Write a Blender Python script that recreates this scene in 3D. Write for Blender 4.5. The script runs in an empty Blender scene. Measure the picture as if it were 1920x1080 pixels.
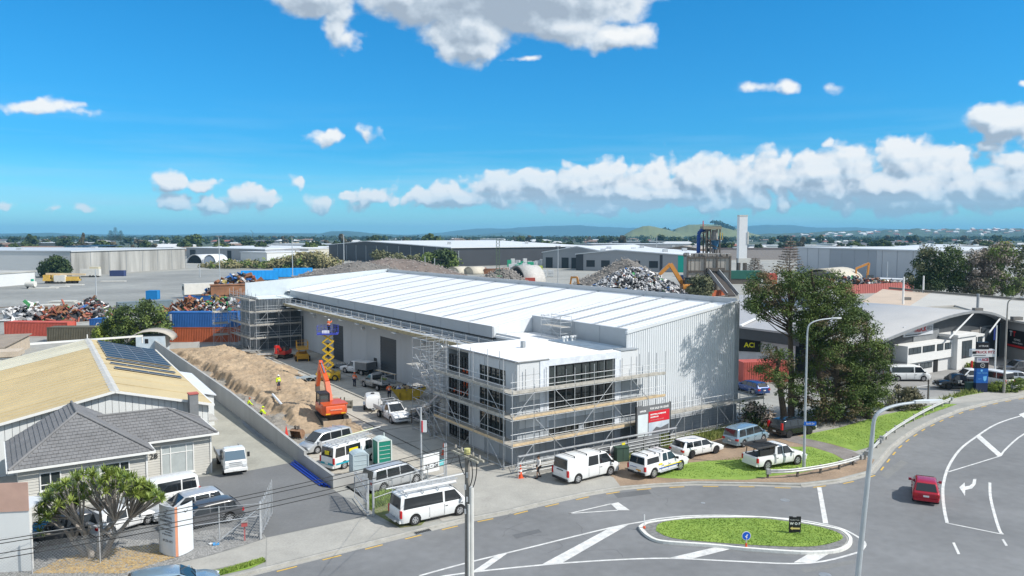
import bpy, bmesh, math, random
import numpy as np
from math import radians, sin, cos, pi, atan2, sqrt
from mathutils import Vector, Matrix, Euler
from mathutils.geometry import tessellate_polygon
random.seed(7); RNG = np.random.default_rng(11)
SC = bpy.context.scene; COL = SC.collection

# ---------------------------------------------------------------- camera
CAM_H = 18.5; PITCH = radians(3.87); FPX = 1463.0
cd = bpy.data.cameras.new('camera'); cam = bpy.data.objects.new('camera', cd); COL.objects.link(cam)
cam.location = (0, 0, CAM_H); cam.rotation_euler = (pi/2 - PITCH, 0, 0)
cd.sensor_width = 36; cd.lens = FPX/1920*36; cd.clip_start = 0.5; cd.clip_end = 60000
SC.camera = cam
SC.view_settings.view_transform = 'Standard'; SC.view_settings.look = 'None'
SC.view_settings.exposure = 0.58; SC.view_settings.gamma = 1
try: SC.view_settings.use_curve_mapping = False
except Exception: pass
SC.render.engine = 'CYCLES'
cy = SC.cycles
cy.use_denoising = True; cy.max_bounces = 5; cy.diffuse_bounces = 2; cy.glossy_bounces = 2
cy.transmission_bounces = 2; cy.transparent_max_bounces = 6; cy.volume_bounces = 0
cy.caustics_reflective = False; cy.caustics_refractive = False; cy.sample_clamp_indirect = 6

# ---------------------------------------------------------------- sun and sky
SUN_EL = radians(44); SX, SY = 0.945, -0.327
sd = bpy.data.lights.new('sun', 'SUN'); so = bpy.data.objects.new('sun', sd); COL.objects.link(so)
sd.energy = 3.6; sd.angle = radians(0.53); sd.color = (1.0, 0.955, 0.88)
sdir = Vector((SX*cos(SUN_EL), SY*cos(SUN_EL), sin(SUN_EL)))
so.rotation_euler = sdir.to_track_quat('Z', 'Y').to_euler(); so.location = (0, 0, 200)
W = bpy.data.worlds.new('World'); SC.world = W; W.use_nodes = True
def build_world():
    nt = W.node_tree; N = nt.nodes; Lk = nt.links; N.clear()
    # cloud density as a function of (azimuth, elevation) in radians, in a group so it can be read twice
    def px(x, y): return ((x-960)/FPX, (441-y)/FPX)     # tangent of azimuth / elevation of a direction
    blobs = []  # x, y, rx, ry, strength
    for b in [(960,-5,290,92,2.0),(600,2,95,50,1.4),(890,60,110,60,1.3),(640,30,40,50,.8),(760,10,90,50,.9),(640,60,34,58,.7),(1010,5,230,62,1.6),(880,95,70,40,1.0),(1150,78,90,32,1.15),(1060,60,110,42,1.2),(985,118,45,9,.5),
              (660,80,28,22,.6),(90,202,92,18,.75),(160,212,50,12,.5),(688,254,42,18,.85),(612,262,48,18,.65),(565,345,22,16,.85),(595,388,28,20,.95),(672,382,34,26,1.),(655,368,20,16,.8),
              (325,342,42,30,1.1),(385,346,56,15,.8),(330,380,42,22,1.1),(400,383,42,24,1.1),(455,370,48,28,1.15),(492,376,42,28,1.1),(95,392,30,13,.65),(230,392,34,12,.7),(150,392,26,10,.5),(5,392,30,9,.6),
              (1410,168,46,14,.65),(1465,170,34,15,.7),(1552,165,24,14,.45),(1548,272,16,10,.6),(1875,238,90,44,1.3),(1850,224,50,30,1.2),(1960,250,110,60,1.),(1910,300,80,28,.9),(1850,275,80,14,.7),(1905,165,26,10,.6),
              (720,372,90,18,.7),(820,368,160,30,1.0),(930,355,130,34,1.2),(1010,350,110,42,1.3),(1080,350,90,46,1.35),(1142,340,50,46,1.4),(1220,348,90,50,1.4),(1300,340,80,54,1.4),(1380,342,90,60,1.4),(1450,335,80,62,1.4),
              (1530,325,60,52,1.4),(1610,322,70,66,1.4),(1690,312,70,78,1.5),(1780,330,80,66,1.4),(1860,350,80,54,1.3),(1930,350,90,60,1.3),(1300,380,420,26,1.0),(1700,382,300,30,1.05),(1900,385,200,26,.9),(1150,385,300,20,.9),(1180,364,420,34,1.6),(1700,352,330,50,1.7),(870,372,210,24,1.25)]:
        x, y, rx, ry, s = b; u, v = px(x, y); blobs.append((u, v, rx/FPX, ry/FPX, s))
    g = bpy.data.node_groups.new('cloud_density', 'ShaderNodeTree')
    g.interface.new_socket('Dir', in_out='INPUT', socket_type='NodeSocketVector')
    g.interface.new_socket('Density', in_out='OUTPUT', socket_type='NodeSocketFloat')
    gn, gl = g.nodes, g.links
    gi = gn.new('NodeGroupInput'); go = gn.new('NodeGroupOutput')
    def mth(op, a, b=None, c=None, nodes=gn, links=gl, clamp=False):
        n = nodes.new('ShaderNodeMath'); n.operation = op; n.use_clamp = clamp
        for i, q in enumerate((a, b, c)):
            if q is None: continue
            if isinstance(q, (int, float)): n.inputs[i].default_value = q
            else: links.new(q, n.inputs[i])
        return n.outputs[0]
    def noise(vec, scale, det, rough, nodes=gn, links=gl, dist=0):
        n = nodes.new('ShaderNodeTexNoise'); n.noise_dimensions = '3D'; n.inputs['Scale'].default_value = scale
        n.inputs['Detail'].default_value = det; n.inputs['Roughness'].default_value = rough; n.inputs['Distortion'].default_value = dist
        links.new(vec, n.inputs['Vector']); return n
    nw = noise(gi.outputs[0], 22, 3, .6)
    vm = gn.new('ShaderNodeVectorMath'); vm.operation = 'MULTIPLY_ADD'; gl.new(nw.outputs['Color'], vm.inputs[0]); vm.inputs[1].default_value = (.045, .045, .022); gl.new(gi.outputs[0], vm.inputs[2])
    v2 = gn.new('ShaderNodeVectorMath'); v2.operation = 'ADD'; gl.new(vm.outputs[0], v2.inputs[0]); v2.inputs[1].default_value = (-.0225, -.0225, -.011)
    sp = gn.new('ShaderNodeSeparateXYZ'); gl.new(v2.outputs[0], sp.inputs[0])
    yy = mth('MAXIMUM', sp.outputs[1], .02)
    u = mth('DIVIDE', sp.outputs[0], yy); v = mth('DIVIDE', sp.outputs[2], yy)
    cb = gn.new('ShaderNodeCombineXYZ'); gl.new(u, cb.inputs[0]); gl.new(v, cb.inputs[1])
    acc = None
    for (bu, bv, ru, rv, s) in blobs:
        m = gn.new('ShaderNodeVectorMath'); m.operation = 'MULTIPLY_ADD'; gl.new(cb.outputs[0], m.inputs[0])
        m.inputs[1].default_value = (1/ru, 1/rv, 0); m.inputs[2].default_value = (-bu/ru, -bv/rv, 0)
        l = gn.new('ShaderNodeVectorMath'); l.operation = 'LENGTH'; gl.new(m.outputs[0], l.inputs[0])
        q = mth('MULTIPLY_ADD', l.outputs['Value'], -s, s)
        acc = q if acc is None else mth('SMOOTH_MAX', acc, q, .12)
    # unseen cloud out of view, cover raised to add neutral fill to shade
    far = noise(gi.outputs[0], 2.6, 5, .55)
    side = mth('SUBTRACT', .75, sp.outputs[1])
    side = mth('MULTIPLY', side, 6, clamp=True)
    fd = mth('MULTIPLY_ADD', far.outputs[0], 5.5, -2.25)
    fd = mth('MULTIPLY', fd, side)
    fd = mth('ADD', fd, mth('MULTIPLY_ADD', side, .5, -.5))
    acc = mth('MAXIMUM', acc, fd)
    sc = gn.new('ShaderNodeVectorMath'); sc.operation = 'MULTIPLY'; gl.new(gi.outputs[0], sc.inputs[0]); sc.inputs[1].default_value = (1, 1, 1.5)
    n1 = noise(sc.outputs[0], 22, 8, .55)
    vo = gn.new('ShaderNodeTexVoronoi'); vo.inputs['Scale'].default_value = 40; vo.feature = 'SMOOTH_F1'; gl.new(v2.outputs[0], vo.inputs['Vector'])
    d = mth('ADD', acc, mth('MULTIPLY_ADD', n1.outputs[0], 1.2, -.58))
    vf = mth('MULTIPLY_ADD', v, -4.0, 1.15, clamp=True)
    d = mth('ADD', d, mth('MULTIPLY', vf, mth('MULTIPLY_ADD', vo.outputs['Distance'], -1.25, .46)))
    vp = gn.new('ShaderNodeTexVoronoi'); vp.inputs['Scale'].default_value = 95; vp.feature = 'SMOOTH_F1'; gl.new(v2.outputs[0], vp.inputs['Vector'])
    d = mth('ADD', d, mth('MULTIPLY', vf, mth('MULTIPLY_ADD', vp.outputs['Distance'], -.7, .26)))
    gl.new(d, go.inputs[0])
    # main tree
    tc = N.new('ShaderNodeTexCoord')
    nrm = N.new('ShaderNodeVectorMath'); nrm.operation = 'NORMALIZE'; Lk.new(tc.outputs['Generated'], nrm.inputs[0])
    def grp(vec):
        n = N.new('ShaderNodeGroup'); n.node_tree = g; Lk.new(vec, n.inputs[0]); return n.outputs[0]
    M2 = lambda *a, **k: mth(*a, nodes=N, links=Lk, **k)
    d0 = grp(nrm.outputs[0])
    off = N.new('ShaderNodeVectorMath'); off.operation = 'ADD'; Lk.new(nrm.outputs[0], off.inputs[0]); off.inputs[1].default_value = (.006, 0, .0115)
    d1 = grp(off.outputs[0])
    alpha = M2('MULTIPLY', d0, 2.1, clamp=True)
    ss = N.new('ShaderNodeMapRange'); ss.interpolation_type = 'SMOOTHSTEP'; Lk.new(alpha, ss.inputs['Value']); alpha = ss.outputs[0]
    sky = N.new('ShaderNodeTexSky'); sky.sky_type = 'NISHITA'; sky.sun_disc = False; sky.sun_elevation = SUN_EL
    sky.sun_rotation = atan2(SX, SY); sky.altitude = 0; sky.air_density = 1.0; sky.dust_density = .45; sky.ozone_density = 2.2
    sx = N.new('ShaderNodeSeparateXYZ'); Lk.new(nrm.outputs[0], sx.inputs[0])
    hs = N.new('ShaderNodeHueSaturation'); hs.inputs['Saturation'].default_value = 1.0; hs.inputs['Hue'].default_value = .5; hs.inputs['Value'].default_value = 1.0; Lk.new(sky.outputs[0], hs.inputs['Color'])
    tr = N.new('ShaderNodeValToRGB'); Lk.new(sx.outputs[2], tr.inputs[0]); q = tr.color_ramp.elements
    q[0].position = 0; q[0].color = (.32,.64,.86,1); q[1].position = .30; q[1].color = (.055,.46,.70,1); q[1].position = .30; z_ = q.new(.1); z_.color = (.085,.43,.68,1)
    tm = N.new('ShaderNodeMix'); tm.data_type = 'RGBA'; tm.blend_type = 'MULTIPLY'; tm.inputs['Factor'].default_value = 1; Lk.new(hs.outputs[0], tm.inputs['A']); Lk.new(tr.outputs[0], tm.inputs['B'])
    skyc = tm.outputs['Result']
    # clouds: lit from upper right, grey-blue where thick and low
    light = M2('SUBTRACT', d0, d1); light = M2('MULTIPLY_ADD', light, 1.1, .60); light = M2('SUBTRACT', light, M2('MULTIPLY_ADD', sx.outputs[2], -8, .56, clamp=True)); nv = noise(nrm.outputs[0], 13, 5, .6, nodes=N, links=Lk); light = M2('ADD', light, M2('MULTIPLY_ADD', nv.outputs[0], 1.4, -.70))
    thick = M2('MULTIPLY', d0, .36, clamp=True); elv = M2('MULTIPLY_ADD', sx.outputs[2], 2.6, -.2, clamp=True)
    dark = M2('MULTIPLY', thick, M2('MULTIPLY_ADD', elv, 1.1, .20)); light = M2('SUBTRACT', light, dark, clamp=True)
    cr = N.new('ShaderNodeValToRGB'); Lk.new(light, cr.inputs[0]); e = cr.color_ramp.elements
    e[0].position = 0; e[0].color = (1.75, 2.1, 2.55, 1); e[1].position = 1; e[1].color = (4.35, 4.4, 4.42, 1)
    e2 = e.new(.5); e2.color = (3.3, 3.62, 3.95, 1); e3 = e.new(.25); e3.color = (2.35, 2.75, 3.2, 1)
    # low clouds take the colour of the air in front of them
    air = N.new('ShaderNodeMix'); air.data_type = 'RGBA'; Lk.new(cr.outputs[0], air.inputs['A']); Lk.new(skyc, air.inputs['B'])
    lowf = M2('MULTIPLY_ADD', sx.outputs[2], -8.0, .42, clamp=True); Lk.new(lowf, air.inputs['Factor'])
    mix = N.new('ShaderNodeMix'); mix.data_type = 'RGBA'; Lk.new(alpha, mix.inputs['Factor']); Lk.new(skyc, mix.inputs['A']); Lk.new(air.outputs['Result'], mix.inputs['B'])
    st = N.new('ShaderNodeVectorMath'); st.operation = 'MULTIPLY'; Lk.new(nrm.outputs[0], st.inputs[0]); st.inputs[1].default_value = (3, 3, 42)
    wn = noise(st.outputs[0], 1.5, 5, .55, nodes=N, links=Lk); wf = M2('MULTIPLY_ADD', wn.outputs[0], 2.4, -1.1, clamp=True); wf = M2('MULTIPLY', wf, M2('MULTIPLY_ADD', sx.outputs[2], -4.5, .75, clamp=True))
    wm = N.new('ShaderNodeMix'); wm.data_type = 'RGBA'; Lk.new(wf, wm.inputs['Factor']); Lk.new(mix.outputs['Result'], wm.inputs['A']); wm.inputs['B'].default_value = (2.2, 3.4, 4.3, 1); mix = wm
    bg = N.new('ShaderNodeBackground'); bg.inputs['Strength'].default_value = 0.15; Lk.new(mix.outputs['Result'], bg.inputs['Color'])
    out = N.new('ShaderNodeOutputWorld'); Lk.new(bg.outputs[0], out.inputs[0])
build_world()
try: W.cycles.sampling_method = 'MANUAL'; W.cycles.sample_map_resolution = 512
except Exception: pass

# ---------------------------------------------------------------- helpers
def at(x, y, z=0.0):
    "point of the photograph (1920 x 1080 pixels) on the level z"
    cx = (x-960)/FPX; cyy = (540-y)/FPX
    d = Vector((cx, cos(PITCH)+cyy*sin(PITCH), -sin(PITCH)+cyy*cos(PITCH)))
    t = (z-CAM_H)/d.z
    return Vector((d.x*t, d.y*t, z))
def atd(x, y, Y):
    "point of the photograph at the distance Y ahead"
    cx = (x-960)/FPX; cyy = (540-y)/FPX
    d = Vector((cx, cos(PITCH)+cyy*sin(PITCH), -sin(PITCH)+cyy*cos(PITCH)))
    t = Y/d.y
    return Vector((d.x*t, Y, CAM_H+d.z*t))
MATS = {}
def M(name, col, rough=.65, metal=0., var=.12, sc=1.2, bump=0., bsc=18., spec=.4, fine=.0, col2=None, streak=False, emit=None, coat=0., alpha=None):
    if name in MATS: return MATS[name]
    m = bpy.data.materials.new(name); m.use_nodes = True; nt = m.node_tree; N, Lk = nt.nodes, nt.links
    p = N['Principled BSDF']; p.inputs['Roughness'].default_value = rough; p.inputs['Metallic'].default_value = metal
    p.inputs['Specular IOR Level'].default_value = spec
    if coat: p.inputs['Coat Weight'].default_value = coat; p.inputs['Coat Roughness'].default_value = .06
    c = list(col)+[1]
    geo = N.new('ShaderNodeNewGeometry'); pos = geo.outputs['Position']
    if var > 0 or col2 is not None:
        vec = pos
        if streak:
            mp = N.new('ShaderNodeVectorMath'); mp.operation = 'MULTIPLY'; mp.inputs[1].default_value = (1, 1, .12); Lk.new(pos, mp.inputs[0]); vec = mp.outputs[0]
        n = N.new('ShaderNodeTexNoise'); n.inputs['Scale'].default_value = sc; n.inputs['Detail'].default_value = 7; n.inputs['Roughness'].default_value = .62; Lk.new(vec, n.inputs['Vector'])
        r = N.new('ShaderNodeValToRGB'); Lk.new(n.outputs[0], r.inputs[0]); e = r.color_ramp.elements
        e[0].position = .32; e[1].position = .68
        if col2 is None:
            e[0].color = [max(0, x*(1-var)) for x in col]+[1]; e[1].color = [min(1, x*(1+var)) for x in col]+[1]
        else: e[0].color = c; e[1].color = list(col2)+[1]
        cout = r.outputs[0]
        if fine > 0:
            n2 = N.new('ShaderNodeTexNoise'); n2.inputs['Scale'].default_value = sc*14; n2.inputs['Detail'].default_value = 4; Lk.new(pos, n2.inputs['Vector'])
            mr = N.new('ShaderNodeMapRange'); mr.inputs['From Min'].default_value = .3; mr.inputs['From Max'].default_value = .7
            mr.inputs['To Min'].default_value = 1-fine; mr.inputs['To Max'].default_value = 1+fine; Lk.new(n2.outputs[0], mr.inputs['Value'])
            vm = N.new('ShaderNodeVectorMath'); vm.operation = 'SCALE'; Lk.new(cout, vm.inputs[0]); Lk.new(mr.outputs[0], vm.inputs['Scale']); cout = vm.outputs[0]
        Lk.new(cout, p.inputs['Base Color'])
        mr2 = N.new('ShaderNodeMapRange'); mr2.inputs['To Min'].default_value = max(0.02, rough-.08); mr2.inputs['To Max'].default_value = min(1, rough+.08); Lk.new(n.outputs[0], mr2.inputs['Value']); Lk.new(mr2.outputs[0], p.inputs['Roughness'])
    else: p.inputs['Base Color'].default_value = c
    if bump > 0:
        nb = N.new('ShaderNodeTexNoise'); nb.inputs['Scale'].default_value = bsc; nb.inputs['Detail'].default_value = 5; Lk.new(pos, nb.inputs['Vector'])
        b = N.new('ShaderNodeBump'); b.inputs['Strength'].default_value = bump; b.inputs['Distance'].default_value = .05; Lk.new(nb.outputs[0], b.inputs['Height']); Lk.new(b.outputs[0], p.inputs['Normal'])
    if emit: p.inputs['Emission Color'].default_value = c; p.inputs['Emission Strength'].default_value = emit
    MATS[name] = m; return m
def paint(name, col, rough=.28, metal=0.): return M(name, col, rough, metal, var=.03, sc=.9, spec=.5, coat=.35)
GLASS = M('dark_glass', (.018, .022, .026), .06, var=0, spec=.9)
GLASSB = M('building_glass', (.035, .045, .045), .05, var=0, spec=.8)
TYRE = M('tyre_rubber', (.02, .02, .021), .85, var=.2); RIM = M('alloy_rim', (.5, .51, .53), .35, .6, var=.05)
BLACKP = M('black_plastic', (.025, .026, .028), .55, var=.2); CHROME = M('bright_metal', (.6, .6, .62), .25, .9, var=.05)
GALV = M('galvanised_steel', (.50, .52, .54), .5, .35, var=.18, sc=3); STEEL = M('grey_steel', (.32, .34, .36), .5, .4, var=.2, sc=3)
WHITE = M('white_paint', (.76, .77, .77), .5, var=.04); WOOD = M('pale_timber', (.56, .43, .27), .8, var=.2, sc=2.5, fine=.15)
GREYPL = M('weathered_plank', (.42, .40, .36), .85, var=.22, sc=2.5, fine=.15)
REDL = M('red_lens', (.45, .012, .015), .25, var=0, spec=.6); LENS = M('clear_lens', (.62, .65, .68), .12, var=0, spec=.9)
CONC = M('concrete', (.43, .42, .39), .9, var=.14, sc=.7, bump=.15, fine=.06); DARK = M('dark_void', (.012, .013, .015), .9, var=0)

class MB:
    def __init__(s): s.v = []; s.f = []
    def add(s, vs, fs):
        o = len(s.v); s.v.extend([tuple(p) for p in vs]); s.f.extend([tuple(i+o for i in f) for f in fs]); return s
    def box(s, x0, x1, y0, y1, z0, z1):
        return s.add([(x0,y0,z0),(x1,y0,z0),(x1,y1,z0),(x0,y1,z0),(x0,y0,z1),(x1,y0,z1),(x1,y1,z1),(x0,y1,z1)],
                     [(0,3,2,1),(4,5,6,7),(0,1,5,4),(1,2,6,5),(2,3,7,6),(3,0,4,7)])
    def obox(s, c, sz, rot=None):
        hx, hy, hz = sz[0]/2, sz[1]/2, sz[2]/2; R = (rot if rot is not None else Matrix.Identity(3)); c = Vector(c)
        P = [c+R@Vector((a*hx, b_*hy, d*hz)) for d in (-1,1) for a, b_ in ((-1,-1),(1,-1),(1,1),(-1,1))]
        return s.add(P, [(0,3,2,1),(4,5,6,7),(0,1,5,4),(1,2,6,5),(2,3,7,6),(3,0,4,7)])
    def beam(s, p0, p1, w, h):
        p0, p1 = Vector(p0), Vector(p1); d = p1-p0; L = d.length
        if L < 1e-6: return s
        x = d/L; up = Vector((0,0,1)) if abs(x.z) < .99 else Vector((0,1,0)); y = up.cross(x).normalized(); z = x.cross(y)
        return s.obox((p0+p1)/2, (L, w, h), Matrix((x, y, z)).transposed())
    def tube(s, p0, p1, r, n=6, r2=None, cap=True):
        p0, p1 = Vector(p0), Vector(p1); d = (p1-p0)
        if d.length < 1e-6: return s
        d.normalize(); r2 = r if r2 is None else r2
        a = d.orthogonal().normalized(); b = d.cross(a); P = []
        for p, q in ((p0, r), (p1, r2)):
            for i in range(n): t = 2*pi*i/n; P.append(p+a*(q*cos(t))+b*(q*sin(t)))
        F = [(i, (i+1) % n, n+(i+1) % n, n+i) for i in range(n)]
        if cap: F += [tuple(reversed(range(n))), tuple(range(n, 2*n))]
        return s.add(P, F)
    def path(s, pts, r, n=6, rend=None):
        for i in range(len(pts)-1):
            t0 = i/(len(pts)-1); t1 = (i+1)/(len(pts)-1); re = r if rend is None else rend
            s.tube(pts[i], pts[i+1], r+(re-r)*t0, n, r+(re-r)*t1, True)
        return s
    def prism(s, pts, z0, z1):
        "vertical prism over a 2-d outline"
        P = [(p[0], p[1]) for p in pts]; n = len(P)
        ar = sum(P[i][0]*P[(i+1) % n][1]-P[(i+1) % n][0]*P[i][1] for i in range(n))
        if ar < 0: P.reverse()
        vs = [(x, y, z0) for x, y in P]+[(x, y, z1) for x, y in P]
        tr = tessellate_polygon([[Vector((x, y, 0)) for x, y in P]])
        fs = []
        for a, b_, c in tr:
            ax, bx, cx = P[a], P[b_], P[c]
            if (bx[0]-ax[0])*(cx[1]-ax[1])-(cx[0]-ax[0])*(bx[1]-ax[1]) < 0: b_, c = c, b_
            fs.append((a+n, b_+n, c+n))
            if z0 < z1: fs.append((c, b_, a))
        if z0 < z1: fs += [(i, (i+1) % n, n+(i+1) % n, n+i) for i in range(n)]
        else: vs = vs
        return s.add(vs, fs)
    def poly(s, pts, thick, direction):
        "planar polygon in 3-d pushed back by thick along -direction"
        P = [Vector(p) for p in pts]; d = Vector(direction).normalized(); n = len(P)
        Q = [p-d*thick for p in P]
        return s.add(P+Q, [tuple(range(n)), tuple(reversed(range(n, 2*n)))]+[(i, n+i, n+(i+1) % n, (i+1) % n) for i in range(n)])
    def build(s, name, mat, parent=None, smooth=False, kind=None, loc=None, rz=0):
        me = bpy.data.meshes.new(name); me.from_pydata(s.v, [], s.f)
        if mat: me.materials.append(mat)
        me.validate(); me.update()
        if smooth: me.polygons.foreach_set('use_smooth', [True]*len(me.polygons))
        return link(name, me, parent, kind, loc, rz)
def link(name, me, parent=None, kind=None, loc=None, rz=0):
    o = bpy.data.objects.new(name, me); COL.objects.link(o)
    if parent is not None: o.parent = parent
    if kind: o['kind'] = kind
    if loc is not None: o.location = loc
    if rz: o.rotation_euler = (0, 0, rz)
    return o
def fixn(o):
    bm = bmesh.new(); bm.from_mesh(o.data); bmesh.ops.recalc_face_normals(bm, faces=bm.faces); bm.to_mesh(o.data); bm.free(); return o
def thing(name, label, cat, loc=(0,0,0), rz=0, group=None):
    o = bpy.data.objects.new(name, None); COL.objects.link(o); o.location = loc; o.rotation_euler = (0, 0, rz)
    o.empty_display_size = .3
    return tag(o, label, cat, group)
def tag(o, label, cat, group=None):
    o['label'] = label; o['category'] = cat
    if group: o['group'] = group
    return o
KIDS = {}
def copy_thing(o, label, loc, rz, group=None):
    kids = {}
    for c in bpy.data.objects:
        if c.parent is not None: kids.setdefault(c.parent.name, []).append(c)
    def rec(src, par):
        c = src.copy(); COL.objects.link(c); c.parent = par
        for k in kids.get(src.name, []): rec(k, c)
        return c
    n = rec(o, None); n.location = loc; n.rotation_euler = (0, 0, rz); n['label'] = label
    if group: n['group'] = group
    return n
_unit = {}
def unit_mesh(kind, mat, name):
    k = (kind, mat.name, name)
    if k in _unit: return _unit[k]
    m = MB()
    if kind == 'cyl': m.tube((0,0,0), (0,0,1), 1, 6)
    else: m.box(-.5, .5, -.5, .5, -.5, .5)
    me = bpy.data.meshes.new(name); me.from_pydata(m.v, [], m.f); me.materials.append(mat); _unit[k] = me; return me
def pipe(parent, name, p0, p1, r, mat):
    p0, p1 = Vector(p0), Vector(p1); d = p1-p0; L = d.length
    o = bpy.data.objects.new(name, unit_mesh('cyl', mat, name)); COL.objects.link(o); o.parent = parent
    o.location = p0; o.rotation_mode = 'QUATERNION'; o.rotation_quaternion = d.to_track_quat('Z', 'Y'); o.scale = (r, r, L); return o
def ubox(parent, name, c, sz, mat, rz=0, ry=0, rx=0):
    o = bpy.data.objects.new(name, unit_mesh('box', mat, name)); COL.objects.link(o); o.parent = parent
    o.location = c; o.scale = sz; o.rotation_euler = (rx, ry, rz); return o
def span(parent, name, p0, p1, w, h, mat):
    p0, p1 = Vector(p0), Vector(p1); d = p1-p0; L = d.length; x = d/L
    up = Vector((0,0,1)) if abs(x.z) < .99 else Vector((0,1,0)); y = up.cross(x).normalized(); z = x.cross(y)
    o = bpy.data.objects.new(name, unit_mesh('box', mat, name)); COL.objects.link(o); o.parent = parent
    o.rotation_mode = 'QUATERNION'; o.rotation_quaternion = Matrix((x, y, z)).transposed().to_quaternion(); o.location = (p0+p1)/2; o.scale = (L, w, h); return o
FONTS = {}
def text(parent, name, s, size, loc, rot, mat, align='CENTER', bold=.0, xs=1.):
    cu = bpy.data.curves.new(name, 'FONT'); cu.body = s; cu.size = size; cu.align_x = align; cu.align_y = 'CENTER'; cu.extrude = .004; cu.offset = bold; cu.resolution_u = 2
    t = bpy.data.objects.new(name, cu); me = bpy.data.meshes.new_from_object(t); bpy.data.objects.remove(t)
    me.materials.append(mat) if not me.materials else None
    if me.materials: me.materials[0] = mat
    o = link(name, me, parent); o.location = loc; o.rotation_euler = rot; o.scale = (xs, 1, 1); return o
def npmesh(name, verts, faces, mat, parent=None, kind=None, smooth=False):
    "verts (n,3), faces (m,k) arrays"
    me = bpy.data.meshes.new(name); nv = len(verts); nf, k = faces.shape
    me.vertices.add(nv); me.vertices.foreach_set('co', np.asarray(verts, dtype=np.float32).ravel())
    me.loops.add(nf*k); me.loops.foreach_set('vertex_index', faces.astype(np.int32).ravel())
    me.polygons.add(nf); me.polygons.foreach_set('loop_start', np.arange(0, nf*k, k, dtype=np.int32))
    me.materials.append(mat); me.update(calc_edges=True)
    if smooth: me.polygons.foreach_set('use_smooth', np.ones(nf, dtype=bool))
    return link(name, me, parent, kind)

# frame of the new building: local x along its front, y along its side, origin at the front corner of its office
CB = Vector((0.427, 61.401, 0)); RB = atan2(.5575, .830)
def L2W(u, v, z=0): return Vector((CB.x+u*.830-v*.5575, CB.y+u*.5575+v*.830, z))
# ---------------------------------------------------------------- ground
RZ = -0.12
ASPH = M('road_asphalt', (.185, .190, .196), .88, var=.17, sc=.11, bump=.25, bsc=60, fine=.07)
ASPH2 = M('driveway_asphalt', (.165,.168,.17), .9, var=.1, sc=.3, bump=.25, bsc=60, fine=.06)
FOOT = M('footpath_concrete', (.36, .35, .32), .92, var=.12, sc=.5, bump=.15, fine=.08)
SLAB = M('site_slab_concrete', (.43, .40, .345), .92, var=.16, sc=.35, bump=.12, fine=.07)
DCON = M('driveway_concrete', (.36, .35, .30), .92, var=.16, sc=.3, bump=.12, fine=.07)
GRAV = M('grey_gravel', (.21, .21, .205), .95, var=.3, sc=3, bump=.8, bsc=22, fine=.25)
LAND = M('packed_yard_ground', (.30, .30, .28), .95, var=.18, sc=.05, bump=.3, fine=.1)
URB = M('suburban_ground', (.07, .085, .05), .95, var=.35, sc=.012)
DIRT = M('brown_dirt', (.30, .22, .155), .97, var=.22, sc=.45, bump=.7, bsc=6, fine=.16)
SAND = M('excavated_clay', (.30, .22, .145), .97, sc=.28, bump=.8, bsc=4, fine=.18, col2=(.44,.335,.225))
GRASS = M('mown_grass', (.15, .25, .04), .9, sc=.35, bump=.3, bsc=14, fine=.10, col2=(.26, .37, .07))
LINEW = M('white_line_paint', (.50, .50, .49), .7, sc=2.2, fine=.10, col2=(.76,.76,.74)); LINEY = M('yellow_line_paint', (.66, .42, .07), .7, var=.12, sc=6, fine=.1)
KERB = M('kerb_concrete', (.40, .39, .36), .9, var=.2, sc=1.5, fine=.1)
def q2(pts, z=0): return [at(x, y, z).xy for x, y in pts]
def patch(name, pts, z, mat, kind='structure', z0=None, parent=None):
    m = MB(); P = [tuple(p) for p in pts]
    m.prism(P, z if z0 is None else z0, z)
    return m.build(name, mat, parent, kind=kind)
g = MB(); R_ = 42000
g.add([(-R_,-R_,-.35),(R_,-R_,-.35),(R_,R_,-.35),(-R_,R_,-.35)], [(0,1,2,3)]); g.build('ground', URB, kind='structure')
KERBPX = [(60,1180),(300,1115),(440,1078),(498,1064),(620,1034),(745,1003),(813,986),(864,974),(952,957),(1000,945),(1090,925),(1163,913),(1230,907),(1300,904),(1400,905),(1500,908),(1567,900),(1600,893),(1630,884),(1648,862),(1669,837),(1690,820),(1718,802),(1755,784),(1799,767),(1860,752),(1920,741),(2100,718),(2500,690)]
kerb2 = q2(KERBPX)
patch('road', [Vector((-60,10)), Vector((-45,33))]+kerb2+[Vector((400,150)), Vector((400,0)), Vector((60,5))], RZ, ASPH)
patch('industrial_land', kerb2+[Vector((420,185)), Vector((900,900)), Vector((-900,900)), Vector((-900,60)), Vector((-60,32))], 0, LAND, z0=-.3)
m = MB()
for i in range(len(kerb2)-1):
    a, b = kerb2[i], kerb2[i+1]
    m.beam((a.x, a.y, -.055), (b.x, b.y, -.055), .17, .125+.004*(i % 2))
m.build('kerb', KERB, kind='structure')
# gutter channel along the kerb
m = MB()
for i in range(len(kerb2)-1):
    a, b = kerb2[i], kerb2[i+1]; d = (b-a).normalized(); n = Vector((d.y, -d.x))
    P = [a+n*.08, b+n*.08, b+n*.42, a+n*.42]; m.prism([tuple(p) for p in P], RZ+.004+.0005*(i % 2), RZ+.004+.0005*(i % 2))
m.build('gutter', FOOT, kind='structure')
patch('railway_yard', q2([(-400,612),(-300,560),(-60,532),(60,522),(330,508),(560,500),(640,512),(620,530),(430,566),(300,585),(200,592),(60,604)]), .006, M('yard_asphalt', (.25,.255,.245), .93, var=.22, sc=.03, bump=.2, fine=.1))
patch('driveway_tarseal', q2([(499,1008),(692,967),(628,920),(555,866),(470,882),(395,892),(300,905),(150,960),(120,1005),(280,1014),(420,988),(495,1002)]), .010, ASPH2)
patch('driveway_apron', q2([(395,893),(470,883),(555,867),(500,838),(375,724),(345,690),(290,700),(340,800),(380,860)]), .007, DCON)
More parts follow.
